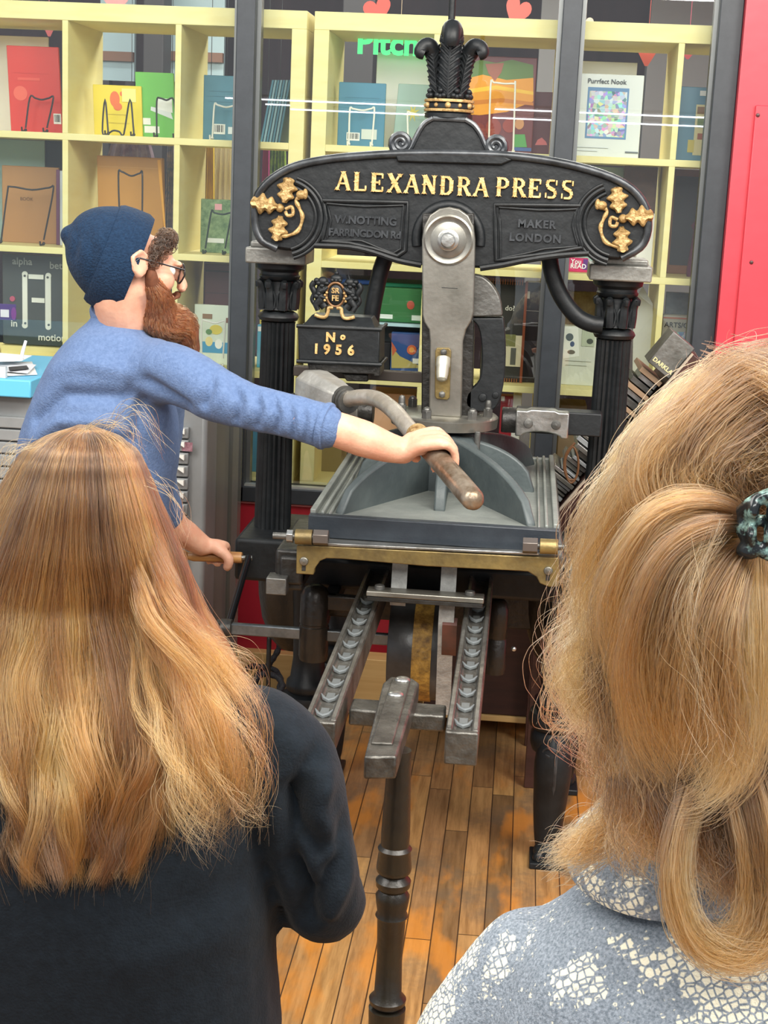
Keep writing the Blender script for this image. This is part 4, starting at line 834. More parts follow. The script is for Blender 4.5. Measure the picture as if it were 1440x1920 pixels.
# crest: shield, crown, two beasts, ribbon
KY = 3.525
c = P(630, 552, KY); cs = obj('crest_shield', B().ell((c.x, KY, c.z), (.022, .012, .028)), IRON, nb)
b = B(); b.tube([Vector((c.x+.021*math.cos(t*math.pi/14), KY-.008, c.z+.027*math.sin(t*math.pi/14))) for t in range(28)], .003, 8, closed=True); obj('shield_ring', b, mat('bronzed_rim', '#6a4a2c', .4, .4), cs)
for s, dz in (('SR', .004), ('FE', -.013)): text('lettering', s, (c.x, KY-.0125, c.z+dz), .017, GOLDD, cs, depth=.002, bold=.0005)
b = B(); cz = c.z+.03; b.ell((c.x, KY, cz+.006), (.014, .010, .010)); b.ell((c.x, KY, cz+.018), .005)
for k in (-1, 0, 1): b.ell((c.x+k*.009, KY-.006, cz+.002), .005, n=10, m=6)
obj('crown', b, IRON, nb)
for s in (-1, 1):
    b = B(); X0 = c.x
    body = [(.024, -.030), (.034, -.018), (.036, .002), (.032, .018)]
    b.tube([Vector((X0+s*x, KY+.004, c.z+z)) for x, z in cr(body, 4)], [.011]*4+[.013]*4+[.012]*5, 12)
    b.ell((X0+s*.031, KY, c.z+.028), (.012, .010, .011)); b.ell((X0+s*.022, KY-.003, c.z+.024), (.007, .006, .005))
    b.tube([Vector((X0+s*.034, KY-.004, c.z+.006)), Vector((X0+s*.024, KY-.008, c.z+.010)), Vector((X0+s*.018, KY-.008, c.z+.016))], [.007, .005, .004], 8)
    b.tube([Vector((X0+s*.034, KY-.004, c.z-.006)), Vector((X0+s*.022, KY-.008, c.z-.010))], [.006, .004], 8)
    b.tube([Vector((X0+s*.036, KY, c.z-.016)), Vector((X0+s*.046, KY-.002, c.z-.026)), Vector((X0+s*.040, KY-.004, c.z-.038))], [.011, .008, .006], 8)
    b.tube([Vector((X0+s*x, KY, c.z+z)) for x, z in cr([(.046, -.028), (.055, -.014), (.050, .002), (.056, .016), (.050, .026)], 4)], [.005]*8+[.007]*9, 8)
    for k in range(7): b.ell((X0+s*(.036+.009*math.cos(k)), KY-.004, c.z+.030-.006*k), (.007, .007, .006), n=8, m=6)
    if s > 0: b.tube([Vector((X0+s*.030, KY-.004, c.z+.036)), Vector((X0+s*.026, KY-.006, c.z+.052))], [.003, .001], 6)
    obj('beast_supporter', b, IRON, nb, ang=70)
b = B(); 
for s in (-1, 1): b.tube([Vector((c.x+s*x, KY-.010, c.z+z)) for x, z in cr([(.004, -.030), (.014, -.031), (.016, -.042), (.022, -.052), (.034, -.052), (.046, -.048)], 4)], .0042, 8, flat=1)
obj('ribbon', b, GOLDD, nb)
b = B()
for s in (-1, 1):
    for k in range(4): b.ell((c.x+s*(.020+.004*(k % 2)), KY-.012, c.z+.004-.006*k), (.003, .002, .003), n=8, m=5)
obj('gilded_fleck', b, GOLDD, nb)
b = B(); b.box(CX-.36, CX-.03, 3.68, 3.71, P(700, 712, 3.6).z-.012, P(700, 712, 3.6).z+.012); obj('rear_tie_bar', b, mat('dark_tie_bar', '#4a423c', .5, .2), PRESS, .002)
# --- pull bar with socket
b = B(); A0, A1 = P(588, 725, 3.48), P(652, 752, 3.36)
ax = (A1-A0).normalized(); up_ = Vector((0, 0, 1)); side = ax.cross(up_).normalized(); up_ = side.cross(ax)
def octa(c, w, h): return [c+side*(w*x)+up_*(h*z) for x, z in ((-1, -.5), (-.5, -1), (.5, -1), (1, -.5), (1, .5), (.5, 1), (-.5, 1), (-1, .5))]
b.loft([octa(A0-ax*.018, .036, .030), octa(A0-ax*.012, .042, .037), octa(A0+ax*.02, .044, .040), octa(A0+(A1-A0)*.62, .038, .034), octa(A1-ax*.012, .028, .026)])
sock = obj('bar_socket', b, mat('grey_socket_steel', '#c6c4bd', .42, .55, '#a3a19a', 12, .2), PRESS, .003)
b = B()
for k in range(3): b.lathe(A1-ax*(.018-.009*k), [(.01, 0), (.031-.002*k, 0), (.032-.002*k, .004), (.031-.002*k, .008), (.01, .008)], 28, ax)
obj('collar', b, STEELD, sock)
barp = cr([tuple(A1-ax*.01)]+[tuple(P(a, q, y)) for a, q, y in ((675, 745, 3.32), (706, 748, 3.27), (736, 768, 3.17), (768, 805, 3.06), (800, 840, 2.98))], 6)
obj('pull_bar', B().tube(barp, [.0175]*len(barp), 16), mat('hand_polished_steel', '#c9c2b6', .36, .6, '#a89f92', 14, .2), PRESS)
BH0, BH1 = P(780, 812, 3.03), P(891, 941, 2.72)
bax = (BH1-BH0).normalized(); bl = (BH1-BH0).length
b = B(); b.lathe(BH0, [(.001, -.004), (.017, -.003), (.020, .01), (.0215, .04), (.021, bl*.5), (.0215, bl*.8), (.021, bl-.012), (.0175, bl-.002), (.008, bl+.004), (.001, bl+.005)], 28, bax)
grip = obj('bar_grip', b, mat('burnished_brown_steel', '#9a8d7c', .3, .6, '#6e5c48', 16, .15, vlo=.4, vhi=.6), PRESS)
b = B(); 
for t in (.01, .03, .055): b.lathe(BH0+bax*t, [(.015, -.008), (.0225, -.006), (.0232, .004), (.0225, .010), (.015, .012)], 24, bax)
obj('tape_wrap', b, mat('cracked_yellow_tape', '#b9a06e', .5, .2, '#7a5a34', 70, .5, 90), grip)
# --- platen with arched ribs
px0, px1, py0, py1 = -.408, .100, 3.04, 3.86; pz_ = .93
pl = obj('platen', B().box(px0, px1, py0, py1, pz_-.004, pz_+.008), PLATEN, PRESS, .003)
pf = obj('front_edge', B().box(px0, px1, py0-.012, py0+.012, pz_-.030, pz_+.016), mat('blue_black_edge_iron', '#2f363d', .42, .1, '#262c33', 12, .1), pl, .002)
for s, x in ((1, px0), (-1, px1)):
    b = B(); 
    for off, h, w in ((0, .016, .012), (.022, .013, .007), (.038, .010, .005)): b.box(min(x+s*off, x+s*(off+w)), max(x+s*off, x+s*(off+w)), py0+.012, py1, pz_+.008, pz_+.008+h)
    obj('edge_moulding', b, PLATEN, pl, .003)
obj('rear_edge', B().box(px0, px1, py1-.02, py1, pz_, pz_+.016), PLATEN, pl, .002)
hub = Vector((-.155, 3.47, pz_+.008)); b = B(); b.lathe(hub, [(.001, 0), (.09, 0), (.088, .07), (.075, .10), (.06, .112), (.001, .114)], 40); obj('hub', b, RIBM, pl)
def rib(ex, ey, h0, thick=.020):
    e = Vector((ex, ey, hub.z)); d = e-hub; L_ = d.length; d = d/L_; n = Vector((-d.y, d.x, 0)); prof = []
    for k in range(15):
        t = k/14; prof.append((t*L_, .112*math.sqrt(max(0, 1-t**2.6))*(1-.12*t)+.004))
    rings = []
    for s in (-1, 1):
        rings.append([hub+d*t+n*(s*thick/2)+Vector((0, 0, h)) for t, h in prof]+[e+n*(s*thick/2)-Vector((0, 0, .004)), hub+n*(s*thick/2)-Vector((0, 0, .004))])
    obj('rib', B().loft(rings), RIBM, pl, .004)
for e in ((px0+.055, py0+.05), (px1-.055, py0+.05), (px1-.055, py1-.06), (px0+.055, py1-.06), (px1-.05, 3.45), (px0+.05, 3.45)): rib(*e, .11)
rib(-.150, py0+.14, .1, .024); rib(-.155, py1-.05, .1, .02)
# --- type bed, brass fronted carriage
bedz = .872
bed = obj('type_bed', B().box(px0-.01, px1+.012, 3.02, 3.90, bedz, bedz+.022), STEELD, PRESS, .002)
obj('bed_face', B().box(px0-.006, px1+.008, 3.0, 3.88, bedz+.022, bedz+.027), mat('bright_bed_steel', '#a3a4a2', .35, .7, '#6e706f', 14, .05, stretch=(1, 4, 1)), bed)
BY = 2.985
bp_ = [(556, 1022), (612, 1024), (960, 1042), (1048, 1046), (1048, 1100), (1030, 1101), (1012, 1094), (1006, 1082), (990, 1072), (960, 1070), (800, 1062), (640, 1048), (612, 1047), (600, 1052), (590, 1066), (588, 1078), (555, 1076)]
bb_ = obj('brass_cross_bar', B().px(bp_, BY, .022), BRASS, bed, .002)
obj('bright_strip', B().px([(600, 1018), (1010, 1037), (1010, 1041), (600, 1023)], BY-.002, .02), STEELB, bb_, .001)
for (kx0, kx1, ky, hx0, hx1, nx0, nx1, rx) in ((554, 586, 1006, 588, 616, 538, 550, 512), (1012, 1046, 1024, 980, 1008, 1058, 1070, 1098)):
    f = lambda x: P(x, ky+(x-kx0)*.045, BY-.004)
    b = B(); b.cyl(f(kx0), f(kx1), .0155, n=24); kn = obj('hinge_knuckle', b, BRASS, bb_, .001)
    obj('hex_bolt', B().hexb(f(hx0), f(hx1), .0165), mat('browned_bolt', '#6a625c', .35, .6), kn, .001)
    obj('hex_nut', B().hexb(f(nx0), f(nx1), .0135), STEELB, kn, .001)
    obj('threaded_rod', B().cyl(f(min(kx0, hx0, nx0, rx)), f(max(kx1, hx1, nx1, rx)), .007, n=12), STEELD, kn)
for a, q in ((570, 1052), (1028, 1070)):
    p = P(a, q, BY); bolt(bb_, p, (0, -1, 0), .0095, .006, STEEL, False); obj('slot', B().box(p.x-.004, p.x+.004, BY-.001, BY+.002, p.z-.02, p.z-.008), IRON2, bb_)
# carriage rails under the bed, frame castings left and right
for s, (x0, x1) in ((-1, (px0-.09, px0-.012)), (1, (px1+.012, px1+.10))):
    b = B(); x0, x1 = (x0+.02, x1) if s < 0 else (x0, x1-.03); b.box(x0, x1, 3.06, 3.36, .775, .862); b.box(x0+.01*(s < 0), x1-.01*(s > 0), 3.05, 3.10, .79, .85)
    sb = obj('side_frame', b, IRON2, PRESS, .006)
    obj('lug', B().box(x0-.012 if s < 0 else x1-.03, x0+.03 if s < 0 else x1+.012, 3.02, 3.07, .775, .81), STEELD, sb, .002)
b = B(); b.box(CX-.47, CX+.47, 3.55, 3.86, .655, .76); b.box(CX-.30, CX+.30, 3.37, 3.9, .70, .77)
wint = obj('main_casting', b, IRON, PRESS, .01)
b = B()
for s in (-1, 1): b.lathe((CX+s*.33, 3.66, 0), [(.001, .46), (.04, .462), (.065, .49), (.085, .54), (.095, .60), (.098, .66), (.05, .665)], 32)
b.box(CX-.33, CX+.33, 3.62, 3.72, .56, .66)
obj('bulb_bracket', b, BROWNI, wint, .004)
# hinge barrels in front of each side
for (a, t, bo, Y) in ((592, 1096, 1236, 3.30), (936, 1122, 1262, 3.42)):
    p = P(a, t, Y); q = P(a-3, bo, Y); b = B(); mid = (p.z+q.z)/2
    r = .0335 if a < 700 else .024
    b.lathe((p.x, Y, 0), [(.001, q.z), (r*.92, q.z), (r, q.z+.01), (r, mid-.008), (r*.94, mid-.006), (r*.94, mid-.002), (r, mid), (r*.98, p.z-.025), (r*.75, p.z-.008), (r*.4, p.z), (.001, p.z+.001)], 32)
    hb = obj('hinge_barrel', b, BROWNI, PRESS)
    if a < 700:
        obj('bracket_arm', B().box(p.x, p.x+.13, Y-.012, Y+.012, p.z-.055, p.z-.02), BROWNI, hb, .004)
        obj('bracket_arm', B().box(p.x+.02, p.x+.05, Y-.01, 3.7, p.z-.055, p.z-.02), BROWNI, hb, .004)
    else: obj('bracket_arm', B().box(p.x-.08, p.x+.002, Y-.01, 3.7, p.z-.055, p.z-.02), BROWNI, hb, .004)
    if a > 700: bolt(hb, P(962, 1216, Y-.02), (.5, -1, 0), .006, .008, STEELB, False)
# --- rails (ribs) and trough
RZ = .75
for x, nm in ((-.290, 'left'), (-.056, 'right')):
    w = .027; y0, y1 = 2.37, 3.75
    b = B(); b.prism([(x-w, RZ-.058), (x+w, RZ-.058), (x+w, RZ), (x+w*.62, RZ), (x+w*.50, RZ-.010), (x-w*.50, RZ-.010), (x-w*.62, RZ), (x-w, RZ)], y0+.012, y1)
    b.box(x-w, x+w, y0, y0+.014, RZ-.058, RZ-.001)
    rl = obj('carriage_rail', b, mat('rail_steel', '#67655f', .36, .6, '#403e3a', 16, .35, 60), PRESS, .003)
    b = B()
    for s in (-1, 1): b.box(x+s*w*.80-.003, x+s*w*.80+.003, y0+.02, y1, RZ, RZ+.0025)
    obj('worn_edge', b, STEELB, rl)
    for k in range(10):
        yy = y0+.05+k*.078; b = B()
        b.tube([Vector((x-w*.55, yy+.012, RZ-.001)), Vector((x-w*.3, yy, RZ-.006)), Vector((x, yy-.004, RZ-.008)), Vector((x+w*.3, yy, RZ-.006)), Vector((x+w*.55, yy+.012, RZ-.001))], [.001, .004, .005, .004, .001], 8)
        b.box(x-.007, x+.007, yy+.008, yy+.036, RZ-.011, RZ-.007)
        obj('grease_ridge', b, mat('pale_grease', '#6f7475', .32, .4), rl)
# cross tie, tongue and turned front prop
zt = RZ-.022
b = B(); b.box(-.255, -.09, 2.50, 2.56, zt-.03, zt); ct = obj('cross_tie', b, mat('rail_steel', '#6f6d68'), PRESS, .004)
zl = RZ+.012
q = [G(a, c_, zl) for a, c_ in ((683, 1418), (744, 1418), (786, 1280), (774, 1271), (732, 1268), (718, 1280))]
b = B(); b.slabz([(p.x, p.y) for p in q], zl-.038, zl); tg = obj('tongue', b, mat('rail_steel', '#6f6d68'), PRESS, .004)
q = [G(a, c_, zl+.004) for a, c_ in ((696, 1392), (736, 1394), (770, 1275), (735, 1273))]
obj('raised_strip', B().slabz([(p.x, p.y) for p in q], zl-.001, zl+.004), mat('rail_steel', '#6f6d68'), tg, .002)
q = [G(a, c_, zl) for a, c_ in ((682, 1420), (742, 1420), (739, 1432), (712, 1440), (684, 1434))]
for a, c_ in ((742, 1302), (755, 1275)):
    p = G(a, c_, zl+.004); b = B(); b.ell(p, (.014, .014, .006)); obj('rivet', b, STEELB, tg)
lx, ly = G(744, 1400, zl).x, G(744, 1372, zl).y
lx = P(738, 1640, ly).x
zf = lambda py: P(738, py, ly).z
prof = [(.001, 0), (.030, 0), (.032, .02), (.03, zf(1895)-.02), (.031, zf(1890)), (.022, zf(1888)), (.030, zf(1880)), (.031, zf(1872)), (.023, zf(1862)), (.021, zf(1800)), (.0235, zf(1722)), (.027, zf(1716)), (.024, zf(1708)), (.027, zf(1690)), (.028, zf(1678)), (.022, zf(1668)), (.028, zf(1660)), (.029, zf(1650)), (.021, zf(1640)), (.028, zf(1632)), (.029, zf(1625)), (.026, zf(1596)), (.028, zf(1590)), (.023, zf(1584)), (.0235, zf(1560)), (.020, zf(1450)), (.019, zl-.03)]
obj('turned_prop', B().lathe((lx, ly, 0), prof, 32), mat('brown_black_turned_iron', '#1c1914', .36, .1, '#262219', 12, .15), PRESS)
# --- rounce drum, girths and clamp
dc = P(785, 1195, 3.18); dz = .60
b = B(); b.lathe((dc.x-.068, 3.30, dz), [(.001, 0), (.115, 0), (.118, .004), (.118, .132), (.115, .136), (.001, .136)], 56, (1, 0, 0)); dr = obj('rounce_drum', b, mat('dark_drum_iron', '#4c4d4d', .35, .4, '#343536', 8, .1), PRESS)
b = B(); xl = P(792, 1200, 3.18).x; b.lathe((xl-.022, 3.30, dz), [(.10, 0), (.122, 0), (.122, .042), (.10, .042)], 56, (1, 0, 0)); obj('leather_band', b, LEATHER, dr)
ar, aw = G(430, 1185, 0), 3.3
c_z = P(688, 1103, 3.02).z-.012
def strap(px_, pts, w, m, name='girth_strap'):
    x = P(px_, 1080, 3.1).x; b = B()
    rings = []
    for y, z in pts: rings.append([Vector((x-w/2, y, z)), Vector((x+w/2, y, z)), Vector((x+w/2, y+.003, z-.0015)), Vector((x-w/2, y+.003, z-.0015))])
    b.loft(rings); return obj(name, b, m, PRESS)
GW = mat('grey_webbing', '#a3a4a0', .6, 0, '#7f807d', 30, .2, 200)
strap(752, [(3.06, .862), (3.05, .80), (3.04, .765), (3.035, c_z)], .032, GW)
strap(843, [(3.06, .862), (3.055, .80), (3.045, .73), (3.075, .66), (3.10, .60), (3.14, .50)], .032, GW)
strap(850, [(3.055, .742), (3.040, .73), (3.062, .68), (3.075, .655)], .030, mat('red_brown_strap', '#5e3a32', .6, 0, '#42302c', 20))
c0, c1 = P(688, 1103, 3.02), P(908, 1115, 3.02)
cb_ = obj('clamp_bar', B().box(c0.x, c1.x, 3.01, 3.05, c0.z-.014, c0.z-.003), STEEL, PRESS, .002)
obj('clamp_bar_lower', B().box(c0.x+.002, c1.x-.002, 3.012, 3.05, c0.z-.024, c0.z-.015), IRON2, cb_, .001)
for a in (712, 882): p = P(a, 1099, 3.03); bolt(cb_, (p.x, 3.03, c0.z-.003), (0, 0, 1), .011, .011, STEELD, False)
# --- legs with knees
def leg(xc, yc, sx, sy, front=True):
    b = B(); b.lathe((xc, yc, 0), [(.001, .28), (.050, .282), (.056, .30), (.056, .325), (.050, .335), (.060, .345), (.064, .362), (.060, .38), (.048, .386), (.054, .396), (.052, .412), (.044, .42), (.038, .47), (.040, .56), (.045, .66), (.001, .662)], 40)
    lg = obj('leg', b, IRON, PRESS)
    d = Vector((sx, sy, 0)).normalized()
    path = [Vector((xc, yc, .335))+d*.012, Vector((xc, yc, .29))+d*.028, Vector((xc, yc, .22))+d*.030, Vector((xc, yc, .13))+d*.018, Vector((xc, yc, .06))+d*.016, Vector((xc, yc, .03))+d*.03]
    b = B(); b.tube(cr([tuple(p) for p in path], 5), [.030+.016*math.sin(min(1, i/9)*math.pi/2)-.0011*max(0, i-9)-.0003*max(0, i-14) for i in range(26)], 18, up=d)
    kn = obj('knee', b, IRON, lg, ang=70)
    b = B()   # carved acanthus on the knee
    f = Vector((-d.y, d.x, 0))
    for s in (-1, 1):
        for k in range(4):
            z = .30-.035*k; c = Vector((xc, yc, z))+d*(.072-.004*k)
            b.tube(cr([tuple(c+f*s*.002), tuple(c+f*s*.018+Vector((0, 0, .008))-d*.008), tuple(c+f*s*.028-d*.018+Vector((0, 0, -.006))), tuple(c+f*s*.014-d*.004+Vector((0, 0, -.014)))], 4), .0042, 6)
    b.tube([Vector((xc, yc, .33))+d*.052, Vector((xc, yc, .29))+d*.074, Vector((xc, yc, .22))+d*.074, Vector((xc, yc, .15))+d*.056], .004, 6)
    obj('acanthus', b, mat('rubbed_and_highlit_iron', '#4a4d50'), kn)
    b = B(); b.box(xc+d.x*.03-.042, xc+d.x*.03+.042, yc+d.y*.03-.05, yc+d.y*.03+.05, 0, .016)
    for k in (-1, 0, 1): b.ell(Vector((xc, yc, .02))+d*.055+f*k*.022, (.016, .016, .02))
    b.ell(Vector((xc, yc, .028))+d*.03, (.034, .034, .028)); obj('paw_foot', b, IRON, lg, .003)
for xc, yc, sx, sy in ((-.467, 3.56, -.25, -1), (.138, 3.56, .1, -1), (-.45, 3.98, -.3, 1), (.185, 3.98, .1, 1)): leg(xc, yc, sx, sy)
# --- rounce: axle, crank, wooden handle
b = B(); a0, a1 = P(412, 1180, 3.30), P(668, 1190, 3.30); az = .612
az = (a0.z+a1.z)/2
b.box(a0.x, dc.x-.06, 3.29, 3.306, az-.013, az+.013); axl = obj('rounce_axle', b, mat('flat_bar_steel', '#83898c', .35, .7, '#5f6466', 12, .1), PRESS, .003)
ck = P(424, 1178, 3.30); b = B(); b.cyl((ck.x-.012, 3.298, az), (ck.x+.014, 3.298, az), .021, n=20); b.box(ck.x-.022, ck.x+.004, 3.285, 3.312, az-.016, az+.016); hb2 = obj('crank_hub', b, STEELD, axl, .002)
ct_ = P(466, 1045, 3.52)
obj('crank_arm', B().tube([Vector((ck.x+.004, 3.30, az)), ct_], [.0085, .0085], 12), mat('black_crank', '#141416', .22), hb2)
h0, h1 = P(468, 1046, 3.52), P(338, 1042, 3.52)
hax = (h1-h0).normalized(); hl = (h1-h0).length
obj('crank_pin', B().cyl(h0-hax*.006, h0+hax*.03, .006, n=12), STEELB, hb2)
b = B(); b.lathe(h0+hax*.018, [(.001, 0), (.0125, 0), (.0135, .004), (.0138, .03), (.011, .05), (.0125, .08), (.0125, hl-.05), (.009, hl-.038), (.014, hl-.03), (.015, hl-.018), (.011, hl-.012), (.001, hl-.012)], 24, hax)
obj('wooden_handle', b, mat('turned_maple_handle', '#b98a52', .4, 0, '#8a5c34', 14, 0, stretch=(1, 6, 6)), hb2)
# spare castings behind the press
# ================================================================== AROUND THE PRESS
# flat file cabinets at the left
CG = mat('grey_enamel_cabinet', '#8b8d8d', .4, .1, '#7f8181', 6, .05)
def flat_file(x0, x1, Y, zt, n, dh, label, d0=0.06, group=None):
    r = thing('flat_file_cabinet', ((x0+x1)/2, Y+.25, 0), label, 'cabinet', group)
    obj('body', B().box(x0, x1, Y+.012, Y+.5, .03, zt), CG, r, .012)
    obj('base', B().box(x0+.02, x1-.02, Y+.03, Y+.48, 0, .03), IRON, r)
    for k in range(n):
        z1 = zt-d0-k*dh
        if z1-dh < .05: break
        dr_ = obj('drawer', B().box(x0+.015, x1-.045, Y-.004, Y+.02, z1-dh+.004, z1), CG, r, .003)
        xr = x1-.062; b = B(); b.prism([(xr-.014, z1-.004), (xr+.008, z1-.004), (xr+.008, z1-.018)], Y-.016, Y-.004); obj('label_tab', b, mat('ivory_tab', '#e4e4dc', .5), dr_)
        b = B(); b.box((x0+x1)/2-.05, (x0+x1)/2+.05, Y-.016, Y-.010, z1-dh*.7, z1-dh*.45); b.box((x0+x1)/2-.05, (x0+x1)/2-.045, Y-.012, Y, z1-dh*.7, z1-dh*.45); b.box((x0+x1)/2+.045, (x0+x1)/2+.05, Y-.012, Y, z1-dh*.7, z1-dh*.45)
        obj('pull', b, STEELD, dr_)
    return r
zt = P(30, 740, 3.95).z; xr = P(384, 900, 3.95).x
ff = flat_file(xr-.62, xr, 3.95, zt, 30, .0345, 'grey enamel flat file cabinet with ivory drawer tabs behind the man')
xm = P(345, 830, 3.94).x; zz = P(345, 838, 3.94).z
obj('drawer_sticker', B().box(xm-.006, xm+.022, 3.944, 3.9455, zz-.012, zz+.012), mat('pink_flower_sticker', '#a8808a', .6, 0, '#6a3a44', 60), ff)
ff2 = flat_file(xr-1.30, xr-.66, 3.93, zt-.005, 30, .031, 'second grey flat file cabinet at the far left edge', .07)
b = B().box(xr-1.30, P(62, 725, 3.92).x, 3.90, 4.42, zt, P(30, 712, 3.90).z)
tag(obj('table_top', b, mat('sky_blue_laminate', '#5fb4d8', .4), None, .004), 'sky blue laminate slab on the grey cabinet at far left', 'worktop')
zs = P(30, 712, 3.90).z
def sheet(label, pts, col, lift, rot=0):
    b = B(); b.slabz([(G(a, q, zs).x, G(a, q, zs).y) for a, q in pts], zs+lift, zs+lift+.0012)
    return tag(obj('paper_sheet', b, mat('paper_'+col.lstrip('#'), col, .6), ang=0), label, 'paper', 'loose papers on the blue worktop')
sheet('white paper sheet at the bottom of the loose stack', [(-20, 708), (70, 704), (60, 680), (-10, 682)], '#e9e9e6', .002)
sheet('cream paper sheet in the middle of the loose stack', [(-10, 700), (52, 706), (68, 690), (0, 680)], '#d9dbe0', .008)
sheet('black paper sheet sticking out of the stack', [(18, 704), (54, 700), (50, 694), (16, 697)], '#26262c', .012)
sheet('white curled sheet topmost of the stack', [(-20, 694), (40, 692), (60, 682), (-8, 676)], '#f2f2ef', .022)
p = G(40, 690, zs); b = B(); b.tube([p+Vector((0, 0, .024)), p+Vector((.004, 0, .045)), p+Vector((.010, .01, .075))], [.005, .005, .004], 10); 
tag(obj('marker_pen', b, mat('white_blue_pen', '#dfe6ee', .4)), 'white and blue marker pen standing among the papers', 'pen')
x0 = P(-4, 712, 3.93).x; b = B(); b.box(x0, P(14, 712, 3.93).x, 3.915, 3.93, zs+.0005, zs+.03)
tag(obj('clear_tray', b, mat('frosted_acrylic', '#c9ced0', .15)), 'small frosted clear tray at the edge of the blue worktop', 'tray')
# clear acrylic guard between cabinet and window wall
gx0, gx1 = P(392, 900, 4.10).x, P(452, 900, 4.10).x
gr = thing('acrylic_guard', ((gx0+gx1)/2, 4.15, 0), 'tall clear scuffed plastic guard between the grey cabinet and the window post', 'guard')
gb = B(); gb.box(gx0, gx1, 4.10, 4.104, .01, P(420, 770, 4.10).z+.02)
obj('sheet', gb, glassmat('scuffed_clear_plastic', (.82, .82, .8), .12, .12, .16, '#8c8c84'), gr)
xx = P(431, 900, 4.11).x; b = B(); b.cyl((xx, 4.115, 0), (xx, 4.115, P(431, 780, 4.11).z), .006, n=10); obj('post', b, mat('grey_post', '#6f7270', .4, .4), gr)
# black rope and cord on the floor
def rope(b, pts, r, n=8):
    q = cr([tuple(p) for p in pts], 6); b.tube(q, [r*(1+.12*math.sin(i*1.7)) for i in range(len(q))], n)
RP = mat('black_braided_rope', '#1c1c20', .7, 0, '#2c2c30', 200, .5, 300)
b = B(); Y = 4.2
rope(b, [P(526, 1196, Y), P(523, 1215, Y), P(512, 1235, Y), P(498, 1250, Y), P(470, 1250, Y), P(450, 1270, Y), P(446, 1290, 4.1), P(460, 1302, 4.08), P(478, 1300, 4.1), P(476, 1280, 4.12), P(494, 1264, 4.15), P(520, 1270, 4.15), P(530, 1288, 4.12), P(515, 1302, 4.1), P(495, 1306, 4.1), P(480, 1290, 4.14), P(484, 1262, 4.2), P(510, 1254, 4.2), P(526, 1272, 4.2), P(524, 1296, 4.15), G(530, 1316, .012), G(545, 1332, .012), G(520, 1352, .012), G(500, 1336, .012)], .0085)
tag(obj('rope', b, RP, ang=80), 'black braided rope coiled on the floor behind the left press leg', 'rope')
b = B(); b.tube([P(505, 1194, 4.0), P(503, 1250, 4.0), P(503, 1322, 4.0)], .007, 8); p = P(503, 1322, 4.0); b.box(p.x-.05, p.x+.05, 3.96, 4.06, 0, max(.012, p.z)); 
tag(obj('foot_lever', b, IRON2, None, .002), 'thin black upright rod on a small base beside the rope coil', 'rod')
p = G(470, 1312, .01); b = B(); b.box(p.x-.07, p.x+.10, p.y-.12, p.y+.10, 0, .02)
tag(obj('floor_mat', b, mat('grey_rag', '#5a5a62', .9, 0, '#3a3a44', 20), None, .006), 'small grey mat on the floor under the rope coil', 'mat')
# brown wooden cabinet on casters behind the press
bx0, bx1 = P(800, 1200, 4.37).x, P(1120, 1200, 4.37).x
zb = P(960, 1350, 4.37).z; bc = thing('rolling_cabinet', ((bx0+bx1)/2, 4.45, 0), 'dark maroon brown wooden cabinet on casters behind the press', 'cabinet')
CB = mat('dark_maroon_wood', '#4a2c24', .4, 0, '#37211c', 3, 0, stretch=(1, 1, 8))
obj('body', B().box(bx0, bx1, 4.37, 4.56, zb+.012, .64), CB, bc, .004)
obj('base_strip', B().box(bx0-.005, bx1+.005, 4.362, 4.565, zb-.006, zb+.012), mat('honey_wood_baseboard', '#e0b878'), bc, .002)
for a in (820, 1090):
    x = P(a, 1380, 4.40).x
    for y in (4.40, 4.53):
        cs_ = obj('caster', B().cyl((x-.011, y, .027), (x+.011, y, .027), .027, n=24), mat('black_rubber', '#18181a', .6), bc, .003)
        b = B(); b.prismx([(y-.006, .02), (y+.008, .02), (y+.022, zb-.006), (y-.018, zb-.006)], x-.015, x-.012); b.prismx([(y-.006, .02), (y+.008, .02), (y+.022, zb-.006), (y-.018, zb-.006)], x+.012, x+.015); obj('caster_fork', b, STEELB, cs_)
b = B(); b.box(P(655, 1200, 4.45).x-.05, bx0-.03, 4.48, 4.56, 0, P(670, 1235, 4.48).z)
tag(obj('plywood_sheet', b, mat('honey_wood_baseboard', '#e0b878'), None, .002), 'pale honey plywood sheet standing on the floor behind the press drum', 'board')
# slanted rack of type and spacing material right of the press
RY = 3.98
zr = lambda a, q: P(a, q, RY)
side = [(1005, 1010), (1140, 842), (1232, 742), (1300, 664), (1330, 690), (1345, 720), (1345, 1150), (1005, 1130)]
rk = thing('slanted_type_rack', (P(1180, 900, RY).x, RY+.15, 0), 'brown slant topped rack of metal type and spacing bars right of the press', 'rack')
sp_ = XZ(side, RY)
obj('side_panel', B().prism(sp_, RY, RY+.02), CB, rk, .002); obj('side_panel', B().prism(sp_, RY+.34, RY+.36), CB, rk, .002)
lowz = min(z for x, z in sp_); xs_ = [x for x, z in sp_]
for x in (min(xs_)+.03, max(xs_)-.03):
    for y in (RY+.01, RY+.33): obj('leg', B().box(x-.018, x+.018, y, y+.02, 0, lowz+.03), CB, rk, .002)
t0, t1 = Vector((*sp_[0], 0)), Vector((*sp_[3], 0))
def on(t, lift=0): 
    d = (t1-t0); n = Vector((-d.y, d.x, 0)).normalized(); q = t0+d*t+n*lift; return q
dd = (t1-t0).normalized(); nn = Vector((-dd.y, dd.x, 0)); LL = (t1-t0).length
obj('slanted_board', B().prism([tuple(on(0, -.012))[:2], tuple(on(1, -.012))[:2], tuple(on(1, 0))[:2], tuple(on(0, 0))[:2]], RY+.02, RY+.34), CB, rk)
